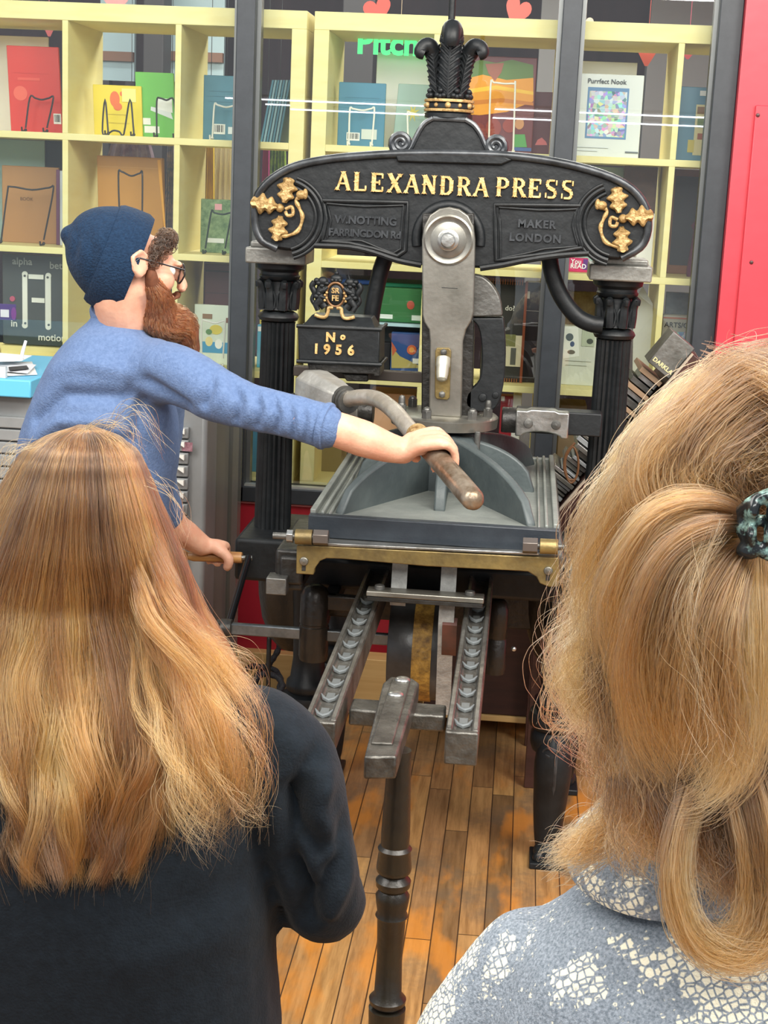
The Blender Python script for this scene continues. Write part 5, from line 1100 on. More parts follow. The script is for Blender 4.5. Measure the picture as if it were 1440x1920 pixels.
obj('edge_strip', B().prism([tuple(on(0, -.001))[:2], tuple(on(1, -.001))[:2], tuple(on(1, .005))[:2], tuple(on(0, .005))[:2]], RY-.004, RY+.006), mat('pale_edge', '#a89a88', .5), rk)
def nth(k):
    a = 'first second third fourth fifth sixth seventh eighth ninth tenth eleventh twelfth thirteenth fourteenth fifteenth sixteenth seventeenth eighteenth nineteenth'.split()
    t_ = {20: 'twenty', 30: 'thirty', 40: 'forty'}
    return a[k] if k < 19 else (t_[(k+1)//10*10][:-1]+'ieth' if (k+1) % 10 == 0 else t_[(k+1)//10*10]+' '+a[(k+1) % 10-1])
k = 0; t = .03
while t < .83:
    w = rng.uniform(.006, .013); h = rng.uniform(.05, .085); kind = 0 if t < .5 else 1
    m = (STEELB, mat('zinc_spacing_bar', '#a9adae', .4, .6), STEEL)[k % 3] if kind == 0 or k % 3 == 0 else (mat('wood_type_block', '#5e463a', .5), mat('wood_type_block_pale', '#a08468', .5), STEELD)[k % 3]
    if kind: w *= 1.5; h = rng.uniform(.05, .075)
    y0 = RY+.03+rng.uniform(0, .05)
    b = B(); b.prism([tuple(on(t, 0.006))[:2], tuple(on(t+w/LL, 0.006))[:2], tuple(on(t+w/LL, h))[:2], tuple(on(t, h))[:2]], y0, y0+rng.uniform(.12, .24))
    tag(obj('spacing_bar', b, m, None, .0008), '%s spacing bar, %s from the lower end of the slanted rack' % ('metal' if m in (STEELB, STEEL, STEELD) or 'zinc' in m.name else 'wooden', nth(k)), 'spacing bar', 'spacing bars on the slanted rack')
    t += (w+.0035)/LL; k += 1
b = B(); b.prism([tuple(on(.86, .005))[:2], tuple(on(1.02, .005))[:2], tuple(on(1.02, .075))[:2], tuple(on(.86, .075))[:2]], RY+.01, RY+.14)
tb = tag(obj('type_block', b, mat('weathered_steel_block', '#7c7b76', .45, .5, '#55544f', 12, .2), None, .002), 'large grey lettered block at the top of the slanted rack', 'type block')
ang = math.atan2(dd.y, dd.x)
me = text_mesh('DARKLA', .0155, .0008, .0005, align='LEFT', spacing=1.05)
me.transform(Matrix.Rotation(-(ang-math.pi/2), 4, 'Y'))
q = on(.878, .070); me.transform(Matrix.Translation((q.x, RY+.009, q.y))); obj('lettering', me, mat('pale_lettering', '#d8cf9c', .5), tb, ang=0)
b = B()
b.tube(cr([tuple(P(a, q, 3.97)) for a, q in ((1078, 830), (1062, 850), (1058, 880), (1070, 905), (1082, 890), (1084, 860), (1074, 838), (1060, 862), (1064, 896), (1078, 900))], 6), .003, 8)
tag(obj('cord_hank', b, mat('amber_cord', '#6a4526', .6)), 'amber cord hank hanging beside the slanted rack behind the right guide block', 'cord')
# ================================================================== PEOPLE
def hair_mat(name, stops, rough=.34):
    m = bpy.data.materials.new(name); m.use_nodes = True; nt = m.node_tree; nt.nodes.clear(); L = nt.links.new
    out = nt.nodes.new('ShaderNodeOutputMaterial'); h = nt.nodes.new('ShaderNodeBsdfHairPrincipled'); h.parametrization = 'COLOR'
    h.inputs['Roughness'].default_value = rough; h.inputs['Radial Roughness'].default_value = .5; h.inputs['Random Roughness'].default_value = .2
    at = nt.nodes.new('ShaderNodeAttribute'); at.attribute_name = 'tint'
    r = nt.nodes.new('ShaderNodeValToRGB'); e = r.color_ramp.elements
    e[0].position, e[0].color = stops[0][0], lin(stops[0][1]); e[1].position, e[1].color = stops[-1][0], lin(stops[-1][1])
    for p, c in stops[1:-1]: x = e.new(p); x.color = lin(c)
    L(at.outputs['Fac'], r.inputs[0]); L(r.outputs[0], h.inputs['Color']); L(h.outputs[0], out.inputs[0])
    return m
def strands(name, S, T, radius, m, parent, tip=.35):
    """S: (n, k, 3) strand points; T: (n, k) tint"""
    S = np.asarray(S, np.float32); n, k, _ = S.shape
    c = bpy.data.hair_curves.new(name); c.add_curves([k]*n)
    org = np.array(worldloc(parent), np.float32)
    c.attributes['position'].data.foreach_set('vector', (S-org).reshape(-1))
    ra = c.attributes.get('radius') or c.attributes.new('radius', 'FLOAT', 'POINT')
    prof = np.ones(k); prof[int(k*.75):] = np.linspace(1, tip, k-int(k*.75))
    R = (np.asarray(radius) if hasattr(radius, '__len__') else np.full(n, radius))[:, None]*prof[None]
    ra.data.foreach_set('value', R.astype(np.float32).reshape(-1))
    ta = c.attributes.new('tint', 'FLOAT', 'POINT'); ta.data.foreach_set('value', np.asarray(T, np.float32).reshape(-1))
    c.materials.append(m); o = bpy.data.objects.new(name, c); COL.objects.link(o); o.parent = parent; o['kind'] = 'stuff'
    return o
def resample(path, k):
    A = np.array([tuple(p) for p in path], float); d = np.r_[0, np.cumsum(np.linalg.norm(np.diff(A, axis=0), axis=1))]; t = np.linspace(0, d[-1], k)
    return np.stack([np.interp(t, d, A[:, i]) for i in range(3)], 1)
def lock(guide, n, r0, r1, k=26, wave=.004, freq=2.5, frizz=.0015, tint=(.2, .8), bias=0., rt=None, trim=.15, flat=.5, seed=0):
    """a lock of n strands round a guide of (px, py, Y); r0, r1 = spread in metres at root and tip"""
    R = np.random.default_rng(seed+len(guide)*17+n)
    g = resample(cr([tuple(P(a, b, y)) for a, b, y in guide], 6), k); t = np.linspace(0, 1, k)
    tan = np.gradient(g, axis=0); tan /= np.linalg.norm(tan, axis=1)[:, None]+1e-9
    side = np.cross(tan, np.array([0, 1, 0.])); side /= np.linalg.norm(side, axis=1)[:, None]+1e-9; dep = np.cross(side, tan)
    rad = (r0+(r1-r0)*t) if rt is None else np.interp(t, np.linspace(0, 1, len(rt)), rt)
    out = np.empty((n, k, 3)); T = np.empty((n, k)); nc = max(3, n//22)
    cu = R.uniform(-1, 1, nc); cv = R.uniform(-1, 1, nc); cph = R.uniform(0, 6.28, nc); cam_ = R.uniform(.4, 1.4, nc); ct = R.uniform(0, 1, nc)
    for i in range(n):
        c = R.integers(nc); u = cu[c]+R.normal(0, .16); v = cv[c]+R.normal(0, .2); ph = cph[c]+R.normal(0, .25); am = wave*cam_[c]
        w1 = am*np.sin(freq*6.28*t+ph)*t; w2 = am*np.cos(freq*6.28*t*.8+ph*1.7)*t
        fz = np.cumsum(R.normal(0, frizz/math.sqrt(k), (k, 3)), axis=0)*np.linspace(.2, 1.6, k)[:, None]
        p = g+side*(rad*u+w1)[:, None]+dep*(rad*v*flat+w2)[:, None]+fz
        e = 1-R.random()*trim
        out[i] = resample(p[:max(4, int(k*e))], k)
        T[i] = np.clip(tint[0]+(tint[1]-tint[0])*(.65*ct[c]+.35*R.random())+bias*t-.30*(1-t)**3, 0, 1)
    return out, T
def flyaways(guides, n, spread, k=18, curl=.02, seed=1, tint=(.6, 1)):
    R = np.random.default_rng(seed); S = []; T = []
    for i in range(n):
        g = guides[R.integers(len(guides))]; q = resample(cr([tuple(P(a+R.normal(0, spread), b+R.normal(0, spread), y+R.normal(0, .01))) for a, b, y in g], 5), k)
        t = np.linspace(0, 1, k); ph = R.uniform(0, 6.28, 3); q += (curl*R.uniform(.2, 1)*np.sin(np.outer(t, R.uniform(3, 9, 3))+ph)*t[:, None])
        S.append(q); T.append(np.full(k, R.uniform(*tint)))
    return np.array(S), np.array(T)
def face_head(b, C, f, u, s=1.0, skull=(-.012, .035, .098, .086, .076)):
    """skull, jaw, nose, lips, ears about the centre between the ears; f forward, u up"""
    f = unit(f); u = unit(Vector(u)-f*Vector(u).dot(f)); r = f.cross(u); M = Matrix((f, r, u)).transposed()
    L_ = lambda x, y, z: C+(f*x+r*y+u*z)*s
    b.ell(L_(skull[0], 0, skull[1]), (skull[2]*s, skull[4]*s, skull[3]*s), M, 28, 18)
    b.ell(L_(.030, 0, -.02), (.062*s, .060*s, .085*s), M, 24, 16)
    b.ell(L_(.048, 0, -.075), (.042*s, .040*s, .034*s), M, 20, 12)      # chin and jaw
    for q in (-1, 1):
        b.ell(L_(.060, q*.036, -.022), (.028*s, .026*s, .028*s), M)       # cheek
        b.ell(L_(.018, q*.046, -.048), (.026*s, .012*s, .022*s), M)       # jaw angle
        b.ell(L_(.0, q*.076, .0), (.020*s, .007*s, .031*s), M)            # ear
        b.tube([L_(.008, q*.080, -.024), L_(-.012, q*.086, -.012), L_(-.020, q*.088, .012), L_(-.006, q*.086, .029), L_(.010, q*.080, .022)], [.004*s, .0055*s, .006*s, .0055*s, .004*s], 8)
        b.ell(L_(.086, q*.030, .018), (.012*s, .022*s, .008*s), M)        # brow
        b.ell(L_(.113, q*.011, -.031), (.010*s, .008*s, .007*s), M)       # nostril wing
    b.tube([L_(.086, 0, .018), L_(.101, 0, -.004), L_(.116, 0, -.025), L_(.108, 0, -.036)], [.010*s, .010*s, .012*s, .010*s], 12)
    b.ell(L_(.092, 0, -.054), (.012*s, .024*s, .006*s), M); b.ell(L_(.090, 0, -.063), (.012*s, .021*s, .006*s), M)
    return L_, M
def hand(b, wrist, C, a, u, w, rb, phi0=5, s=1.0, thumb=True, inc=(62, 58, 52)):
    """a hand closed round a rod: a = rod axis from little finger to index, fingers run from u towards w"""
    a = unit(a); u = unit(u); w = unit(w); wrist = Vector(wrist); C = Vector(C)
    at = lambda off, ph, r: C+a*off+(u*math.cos(math.radians(ph))+w*math.sin(math.radians(ph)))*r
    ln = (.98, 1.06, 1.0, .84); offs = (.030, .010, -.011, -.030)
    for i in range(4):
        o = offs[i]*s; fr = (.0096, .0098, .0092, .0082)[i]*s; pts = []; ph = phi0-(0, -4, 0, 8)[i]
        K = at(o, ph, rb+.017*s); wr = wrist+a*(o*.42)
        mid = wr.lerp(K, .5)+(u*.006-w*.004)*s
        b.tube(cr([tuple(wr), tuple(mid), tuple(K)], 5), [.0145*s-.0035*s*j/10 for j in range(11)], 12)
        p1 = at(o, ph+inc[0]*ln[i]*.55, rb+fr*1.45); p2 = at(o, ph+inc[0]*ln[i], rb+fr*1.15); p3 = at(o, ph+(inc[0]+inc[1])*ln[i], rb+fr*.95); p4 = at(o, ph+(inc[0]+inc[1]+inc[2]*.8)*ln[i], rb+fr*.95)
        b.tube(cr([tuple(K), tuple(p1), tuple(p2), tuple(p3), tuple(p4)], 4), [fr*1.12]*3+[fr*1.0]*3+[fr*1.06]*2+[fr*.96]*4+[fr*.92]*3+[fr*.8]*2, 10)
    b.ell(wrist.lerp(at(0, phi0-18, rb+.012*s), .5), (.022*s, .022*s, .018*s))
    if thumb:
        t0 = wrist+a*.014*s; t1 = wrist.lerp(at(.036*s, phi0-50, rb+.016*s), .6)+a*.010*s; t2 = at(.043*s, phi0-72, rb+.012*s); t3 = at(.040*s, phi0-118, rb+.011*s); t4 = at(.034*s, phi0-150, rb+.010*s)
        b.tube(cr([tuple(t0), tuple(t1), tuple(t2), tuple(t3), tuple(t4)], 4), [.014*s]*3+[.0145*s]*3+[.012*s]*3+[.0112*s]*4+[.0105*s]*2+[.008*s]*2, 12)
def limb(b, pts, rad, n=16, sub=4):
    q = cr([tuple(p) for p in pts], sub); r = np.interp(np.linspace(0, len(rad)-1, len(q)), range(len(rad)), rad); b.tube(q, list(r), n)
    for e, rr in ((q[0], r[0]), (q[-1], r[-1])): b.ell(e, rr*.98, n=14, m=8)
def torso(b, rings, n=28):
    """rings: centre, half width vector, half depth vector"""
    R = []
    for c, hx, hy in rings:
        R.append([Vector(c)+Vector(hx)*math.copysign(abs(math.cos(t))**.85, math.cos(t))+Vector(hy)*math.copysign(abs(math.sin(t))**.85, math.sin(t)) for t in (2*math.pi*k/n for k in range(n))])
    # resample rings smoothly
    RR = []
    for i in range(len(R)-1):
        for k in range(4):
            t = k/4; p0 = R[max(i-1, 0)]; p1 = R[i]; p2 = R[i+1]; p3 = R[min(i+2, len(R)-1)]
            RR.append([.5*((2*b_)+(c_-a_)*t+(2*a_-5*b_+4*c_-d_)*t*t+(-a_+3*b_-3*c_+d_)*t**3) for a_, b_, c_, d_ in zip(p0, p1, p2, p3)])
    RR.append(R[-1]); b.loft(RR)
def legs(b, hip, foot_z, sep, fw, r=(.085, .075, .055, .05, .042), side=None):
    side = side or Vector((1, 0, 0))
    for q in (-1, 1):
        h = Vector(hip)+side*q*sep; k = Vector((h.x, h.y, hip.z*.53))+fw*.03; a_ = Vector((h.x, h.y, .09))
        limb(b, [h, h.lerp(k, .5), k, k.lerp(a_, .45), a_], r)
def shoe(name, p, fw, m, parent):
    fw = unit(fw); sd = Vector((-fw.y, fw.x, 0)); M = Matrix((fw, sd, Vector((0, 0, 1)))).transposed(); b = B()
    b.ell(p+fw*.05+Vector((0, 0, .045)), (.135, .046, .042), M); b.ell(p-fw*.02+Vector((0, 0, .075)), (.06, .042, .05), M)
    me = fuse(b, .008, 4); o = obj(name, me, m, parent)
    b = B(); n = 28; ring = [Vector((p.x, p.y, 0))+fw*(.05+.142*math.cos(t))+sd*.050*math.sin(t) for t in (2*math.pi*k/n for k in range(n))]
    b.loft([[q+Vector((0, 0, z)) for q in ring] for z in (.001, .028)]); obj('sole', b, mat('rubber_sole', '#d6d2c8', .6), o, .004)
    return o
# ---------------------------------------------------------------- the man at the press
MB_ = P(230, 1100, 3.08); MAN = thing('person', (MB_.x, 3.10, 0), 'bearded person in a navy beanie and blue sweatshirt pulling the bar of the press', 'person')
hC = P(250, 492, 3.08); hf = unit((.88, .40, -.20)); hu = unit((.10, .05, .98))
b = B(); HL, HM = face_head(b, hC, hf, hu, .95, (-.020, .008, .082, .068, .066))
neck0 = P(222, 605, 3.10)
limb(b, [HL(-.008, 0, -.02), HL(-.015, 0, -.065), neck0+Vector((.01, 0, 0)), neck0-Vector((.03, -.02, .05))], [.056, .057, .056, .050])
shR = P(300, 706, 3.07); cuffR = P(606, 797, 2.88); elR = P(455, 752, 2.92); wrR = P(757, 846, 2.925)
BT = BH0+bax*(bl*.36)
nup = (Vector((0, 0, 1))-bax*bax.z).normalized(); nsd = bax.cross(nup); nsd = nsd if nsd.x > 0 else -nsd
limb(b, [shR, elR, cuffR, P(680, 822, 2.90), P(725, 838, 2.915), wrR], [.028, .026, .034, .036, .030, .0255])
hand(b, wrR, BT, -bax, nup, nsd, .021, 8, 1.08)
shL = P(300, 690, 3.24); elL = P(290, 880, 3.34); wrL = P(378, 1022, 3.50)
limb(b, [shL, elL, P(318, 975, 3.42), P(350, 1003, 3.47), wrL], [.045, .040, .038, .033, .026])
HCt = P(398, 1044, 3.52)
hand(b, wrL, HCt+Vector((0, 0, 0)), Vector((1, 0, 0)), Vector((0, -.25, 1)), Vector((0, 1, .25)), .0135, 5, 1.04)
hipM = P(205, 1150, 3.10)
torso(b, [(P(180, 1090, 3.10), (.12, .0, 0), (0, .08, 0)), (P(190, 900, 3.10), (.12, .0, 0), (0, .09, 0)), (P(205, 740, 3.10), (.10, .0, .0), (0, .09, 0)), (P(222, 650, 3.10), (.055, .0, .0), (0, .06, 0))])
hp = Vector((P(176, 1040, 3.10).x, 3.10, .80)); torso(b, [(hp-Vector((0, 0, .08)), (.13, 0, 0), (0, .085, 0)), (hp+Vector((0, 0, .08)), (.12, 0, 0), (0, .08, 0))])
legs(b, hp-Vector((0, 0, .03)), 0, .09, hf)
body = obj('body', fuse(b, .0042, 5), SKIN, MAN)
# nails, eyes
[obj('eye', B().ell(HL(.074, q*.030, .001), (.0118,)*3, n=16, m=10), mat('eye_white', '#e8e2da', .2), MAN) for q in (-1, 1)]
SHIRT = mat('heather_blue_jersey', '#506487', .85, 0, '#5d7194', 120, .3, 260, .2, sheen=.06)
b = B()
torso(b, [(P(172, 1130, 3.10), (.162, 0, 0), (0, .12, 0)), (P(172, 1040, 3.10), (.160, 0, 0), (0, .12, 0)), (P(176, 940, 3.10), (.166, 0, 0), (0, .125, 0)), (P(184, 850, 3.10), (.168, .0, .0), (0, .13, 0)), (P(192, 780, 3.10), (.156, .0, .0), (0, .135, 0)), (P(196, 720, 3.10), (.134, .0, .0), (0, .13, 0)), (P(206, 670, 3.10), (.110, .0, .0), (0, .12, 0)), (P(216, 630, 3.10), (.085, .0, .0), (0, .095, 0)), (P(220, 604, 3.11), (.060, .0, .0), (0, .065, 0)), (P(222, 588, 3.11), (.050, .0, -.004), (0, .056, 0))])
b.ell(P(286, 694, 3.055), (.065, .065, .066)); b.ell(P(300, 700, 3.20), (.06, .07, .065))
limb(b, [P(282, 698, 3.045), P(335, 706, 2.985), P(400, 738, 2.935), P(470, 762, 2.91), P(540, 779, 2.89), P(610, 798, 2.88)], [.068, .062, .055, .047, .044, .045])
limb(b, [P(300, 700, 3.20), P(296, 800, 3.28), P(290, 890, 3.34), P(312, 965, 3.41)], [.062, .056, .05, .044])
me = fuse(b, .006, 16)
def pl_(pts, Y): return [P(a, c, Y) for a, c in pts]
cre = [(pl_([(375, 665), (395, 720), (380, 760)], 2.88), -.007, .012), (pl_([(425, 705), (450, 750), (440, 790)], 2.87), -.007, .011), (pl_([(470, 722), (486, 765), (480, 800)], 2.86), -.006, .010),
       (pl_([(505, 738), (520, 775), (512, 812)], 2.85), -.0065, .009), (pl_([(530, 745), (548, 780), (545, 820)], 2.84), -.006, .008), (pl_([(560, 755), (572, 790), (568, 828)], 2.84), -.005, .008),
       (pl_([(585, 762), (594, 800), (588, 832)], 2.83), -.004, .007), (pl_([(345, 640), (370, 665), (430, 690)], 2.88), .006, .012), (pl_([(262, 720), (300, 740), (345, 765)], 2.92), -.010, .018),
       (pl_([(250, 600), (256, 660), (246, 720)], 2.95), -.004, .006), (pl_([(80, 700), (150, 680), (230, 700)], 2.97), .005, .02), (pl_([(60, 790), (120, 740), (230, 745)], 2.97), -.008, .016), (pl_([(55, 830), (110, 790), (200, 790)], 2.97), .005, .014),
       (pl_([(45, 870), (120, 820), (240, 830)], 2.97), -.006, .014), (pl_([(262, 760), (250, 820), (262, 900)], 2.97), -.006, .016), (pl_([(200, 620), (250, 640), (300, 625)], 2.98), .004, .01)]
sculpt(me, [(a_, b_*2.0, c_*.9) for a_, b_, c_ in cre], .005, 8, .0012, 40)
shirt = obj('sweatshirt', me, SHIRT, MAN, ang=0)
b = B(); e = (cuffR-elR).normalized(); cc_ = P(611, 799, 2.88)
b.lathe(cc_, [(.036, -.004), (.0445, -.008), (.0465, -.002), (.0455, .004), (.040, .007), (.036, .004)], 36, (P(611, 799, 2.88)-P(560, 785, 2.89)).normalized()); obj('cuff', b, SHIRT, shirt)
nk = P(221, 586, 3.105); b = B(); b.lathe(nk, [(.046, -.012), (.0555, -.010), (.0575, 0), (.0545, .010), (.050, .008)], 40, (HL(-.02, 0, -.04)-nk).normalized()); obj('collar', b, SHIRT, shirt)
b = B()
torso(b, [(hp-Vector((0, 0, .14)), (.150, 0, 0), (0, .108, 0)), (hp-Vector((0, 0, .02)), (.146, 0, 0), (0, .104, 0)), (hp+Vector((0, 0, .06)), (.135, 0, 0), (0, .095, 0))])
legs(b, hp-Vector((0, 0, .04)), 0, .09, hf, (.10, .088, .07, .062, .058))
obj('trousers', sculpt(fuse(b, .010, 4), (), .006, 8), mat('dark_denim', '#262c3a', .8, 0, '#2f3648', 60, .2, 200), MAN, ang=0)
for q in (-1, 1): shoe('shoe', Vector((hp.x+q*.09, 3.10, 0)), (.85, .45, 0), mat('black_shoe', '#1b1b1e', .5), MAN)
# beanie
BN = mat('navy_knit', '#14263c', .9, 0, '#1a3049', 140, .5, 240, .15, sheen=.05)
o0 = P(243, 497, 3.10); tipv = P(121, 440, 3.065); bax_ = (tipv-o0).normalized(); ha = P(290, 417, 3.08); hb_ = P(188, 577, 3.08)
vv = (ha-hb_); vv = (vv-bax_*vv.dot(bax_)).normalized(); ww = bax_.cross(vv)
Lb = (tipv-o0).length; rv = (ha-hb_).length/2*.98; rings = []
for k in range(22):
    t = k/21; h = -.004+(Lb+.002)*t; q = (1-t**2.5)**.55 if t < 1 else 0; q = max(q, .04); rings.append([o0+bax_*h+vv*(rv*q*math.cos(a)+(.012*t))+ww*(.098*q*math.sin(a)) for a in (2*math.pi*j/40 for j in range(40))])
b = B().loft(rings); b.ell(P(134, 442, 3.08), (.022, .035, .022))
me = fuse(b, .005, 5); sculpt(me, [(pl_([(122, 420), (140, 445), (132, 480)], 3.0), -.006, .010), (pl_([(150, 430), (170, 470), (165, 520)], 2.99), -.004, .012), (pl_([(205, 415), (190, 450), (200, 500)], 2.98), .004, .016)], .003, 14)
bn = obj('beanie', me, BN, MAN, ang=0)
rings = []
for (h, e) in ((-.010, -.004), (-.012, .004), (.0, .009), (.03, .0105), (.052, .0095), (.060, .006), (.058, -.004)):
    rings.append([o0+bax_*(h+.004*math.cos(a))+vv*((rv*(1-max(0, h)*1.1)+e)*math.cos(a))+ww*((.098*(1-max(0, h)*1.1)+e)*math.sin(a)) for a in (2*math.pi*j/64 for j in range(64))])
obj('folded_cuff', B().loft(rings, cap=False), BN, bn, ang=70)
# dark curls at the temple, beard
HB = hair_mat('dark_brown_curls', ((0, '#120c08'), (1, '#402c1e')))
b = B()
for x, y, z, r in ((.048, .054, .056, .017), (.036, .064, .040, .015), (.054, .044, .066, .013), (.026, .070, .018, .011), (-.045, .052, -.040, .012), (-.058, .040, -.045, .012), (.060, .02, .074, .010)): b.ell(HL(x, y, z), r)
hr = obj('hair', sculpt(fuse(b, .005, 3), (), .006, 60), mat('dark_brown_hair_mass', '#22170f', .7, 0, '#302014', 90), MAN, ang=0)
S_, T_ = [], []
for i in range(500):
    x, y, z, r = ((.048, .056, .056, .017), (.036, .066, .040, .015), (.052, .046, .066, .013), (.027, .072, .016, .010), (.048, .052, .064, .016), (.052, .046, .066, .012))[i % 6]
    c = HL(x, y, z); d = Vector(rng.normal(0, 1, 3)).normalized(); p = c+d*r*.8; q = []
    ph = rng.uniform(0, 6.28); e1 = d.orthogonal().normalized(); e2 = d.cross(e1)
    for k in range(12): t = k/11*6; q.append(tuple(p+d*.002*t+(e1*math.cos(t+ph)+e2*math.sin(t+ph))*.006-(e1*math.cos(ph)+e2*math.sin(ph))*.006))
    S_.append(q); T_.append(np.full(12, rng.random()))
strands('hair_strands', np.array(S_), np.array(T_), .0005, HB, hr)
b = B(); bp = [(HL(.036, .060, -.030), .014), (HL(.054, .048, -.050), .023), (HL(.068, .026, -.075), .031), (HL(.084, .010, -.108), .037), (P(338, 606, 3.13), .035), (P(356, 640, 3.14), .024), (P(366, 662, 3.15), .012)]
b.tube(cr([tuple(p) for p, r in bp], 4), list(np.interp(np.linspace(0, len(bp)-1, (len(bp)-1)*4+1), range(len(bp)), [r for p, r in bp])), 16)
b.tube([HL(.040, -.058, -.03), HL(.062, -.03, -.07), HL(.080, 0, -.09)], [.014, .026, .034], 12); b.tube([HL(.026, .070, .0), HL(.034, .064, -.03), HL(.05, .05, -.055)], [.008, .014, .022], 10)
b.tube([HL(.102, .026, -.052), HL(.110, 0, -.044), HL(.102, -.026, -.052)], [.006, .008, .006], 10)
bd_ = obj('beard', sculpt(fuse(b, .005, 3), (), .004, 40), mat('auburn_beard_mass', '#6e3f26', .8, 0, '#55301c', 80), MAN, ang=0)
HBR = hair_mat('auburn_beard', ((0, '#5a301a'), (.5, '#8a5030'), (1, '#b87648')))
S_, T_ = [], []
cen = resample(cr([tuple(p) for p, r in bp], 6), 40); rads = np.interp(np.linspace(0, 6, 40), range(7), [r for p, r in bp])
for i in range(5200):
    k0 = int(rng.uniform(0, 24)); a = rng.uniform(0, 6.28); d = Vector(cen[min(k0+1, 39)]-cen[k0]).normalized(); e1 = d.orthogonal().normalized(); e2 = d.cross(e1); q = []
    rr = rng.uniform(.92, 1.06); wl = rng.uniform(0, 6.28); L_ = int(rng.uniform(9, 16))
    for k in range(10):
        kk = min(39, k0+int(k*L_/10)); n1 = (e1*math.cos(a)+e2*math.sin(a)); q.append(tuple(Vector(cen[kk])+n1*rads[kk]*rr+n1*.004*math.sin(k*.9+wl)+Vector((0, 0, -.0006*k))))
    S_.append(q); T_.append(np.full(10, rng.random()))
strands('beard_strands', np.array(S_), np.array(T_), .00042, HBR, bd_)
# glasses
b = B(); GLM = mat('dark_spectacle_frame', '#1e2024', .3, .3)
gs = obj('spectacles', B().tube([HL(.104, .012, .010), HL(.107, 0, .014), HL(.104, -.012, .010)], .0018, 8), GLM, MAN)
for q in (-1, 1):
    ring = [HL(.101-.004*abs(math.sin(t)), q*(.034+.023*math.cos(t)), .0+.021*math.sin(t)) for t in (2*math.pi*k/24 for k in range(24))]
    rm = obj('rim', B().tube(ring, .0018, 8, closed=True), GLM, gs)
    obj('lens', B().loft([[p+HM.col[0]*.0 for p in ring], [p+hf*.001 for p in ring]]), glassmat('spectacle_lens', (.9, .9, .9), .1), gs, ang=0)
    obj('temple_arm', B().tube([HL(.098, q*.058, .010), HL(.05, q*.078, .012), HL(-.004, q*.084, .014), HL(-.016, q*.084, -.002)], .0016, 8), GLM, gs)
# ---------------------------------------------------------------- the person at lower left, long hair
Y1 = 1.62
W1 = thing('person', (P(150, 1300, Y1).x, Y1, 0), 'person with long golden brown hair in a black navy sweatshirt seen from behind', 'person')
c1 = P(152, 1020, Y1+.03); f1 = unit((-.02, 1, -.12))
b = B(); face_head(b, c1, f1, (0, .12, 1), .98)
sb_ = P(150, 1330, Y1)
limb(b, [c1+Vector((0, -.01, -.04)), c1+Vector((0, -.01, -.12)), sb_+Vector((0, 0, .02))], [.052, .050, .06])
shw = .165
hip1 = Vector((sb_.x, Y1+.02, .62))
torso(b, [(hip1, (.15, 0, 0), (0, .1, 0)), (Vector((sb_.x, Y1, .82)), (.13, 0, 0), (0, .09, 0)), (sb_-Vector((0, 0, .12)), (.16, 0, 0), (0, .09, 0)), (sb_, (.09, 0, 0), (0, .06, 0))])
legs(b, hip1, 0, .085, Vector((0, 1, 0)), (.08, .07, .05, .045, .038))
RAIL1 = {}
for q in (-1, 1):
    sh = Vector((sb_.x+q*.185, Y1, sb_.z-.06)); el = P(585, 1640, Y1+.03) if q > 0 else Vector((2*sb_.x-P(585, 1640, Y1+.03).x, Y1+.03, P(585, 1640, Y1).z)); wr = Vector((sb_.x+q*.13, Y1+.235, el.z+.02))
    limb(b, [sh, sh.lerp(el, .5), el, el.lerp(wr, .5), wr], [.045, .042, .038, .034, .024])
    fd = Vector((-q*.8, .6, -.1)).normalized(); s_2 = Vector((0, 0, 1))
    # relaxed open hand resting before the waist
    palm = wr+fd*.045; sd = Vector((0, 0, 1)).cross(fd).normalized()
    for i, (o_, ln_) in enumerate(((.028, .070), (.010, .078), (-.009, .072), (-.026, .058))):
        p0 = wr+s_2*o_*.5; p1 = wr+fd*.085+s_2*o_; p2 = p1+fd*ln_*.5+sd*q*.01; p3 = p1+fd*ln_*.85+sd*q*.03
        b.tube(cr([tuple(p0), tuple(wr+fd*.045+s_2*o_*.8), tuple(p1), tuple(p2), tuple(p3)], 4), [.013]*5+[.0105]*4+[.009]*5+[.0075]*3, 10)
    b.tube([wr+s_2*.015, wr+fd*.035+s_2*.038, wr+fd*.07+s_2*.052], [.012, .012, .008], 10)
    RAIL1[q] = (sh, el, wr)
obj('body', fuse(b, .0055, 4), SKIN, W1)
BLK = mat('black_navy_fleece', '#0f151b', .9, 0, '#141b22', 90, .2, 300, .15, sheen=.04)
b = B()
zz1 = lambda y: P(150, y, Y1).z; xx1 = lambda x, y: P(x, y, Y1).x
cxx = xx1(150, 1600)
def trow(y, hw, hd, dy=0): return (Vector((cxx, Y1+dy, zz1(y))), (hw, 0, 0), (0, hd, 0))
torso(b, [trow(2350, .235, .15), trow(2150, .242, .15), trow(1920, .243, .15), trow(1800, .236, .15), trow(1700, .232, .15), trow(1560, .225, .145), trow(1450, .215, .13), trow(1390, .190, .115), trow(1345, .145, .09), trow(1305, .085, .065), trow(1280, .06, .055)])
for q in (-1, 1):
    sh, el, wr = RAIL1[q]; e2 = Vector(el); X0_ = cxx
    mir = lambda p: Vector((X0_+q*(p.x-X0_), p.y, p.z))
    limb(b, [mir(P(470, 1395, Y1)), mir(P(535, 1450, Y1)), mir(P(572, 1560, Y1-.01)), mir(P(603, 1665, Y1-.01)), mir(P(600, 1690, Y1+.04)), wr.lerp(mir(P(600, 1690, Y1+.04)), .25)], [.068, .064, .055, .048, .050, .040])
me = fuse(b, .0065, 8)
Yb = Y1-.06
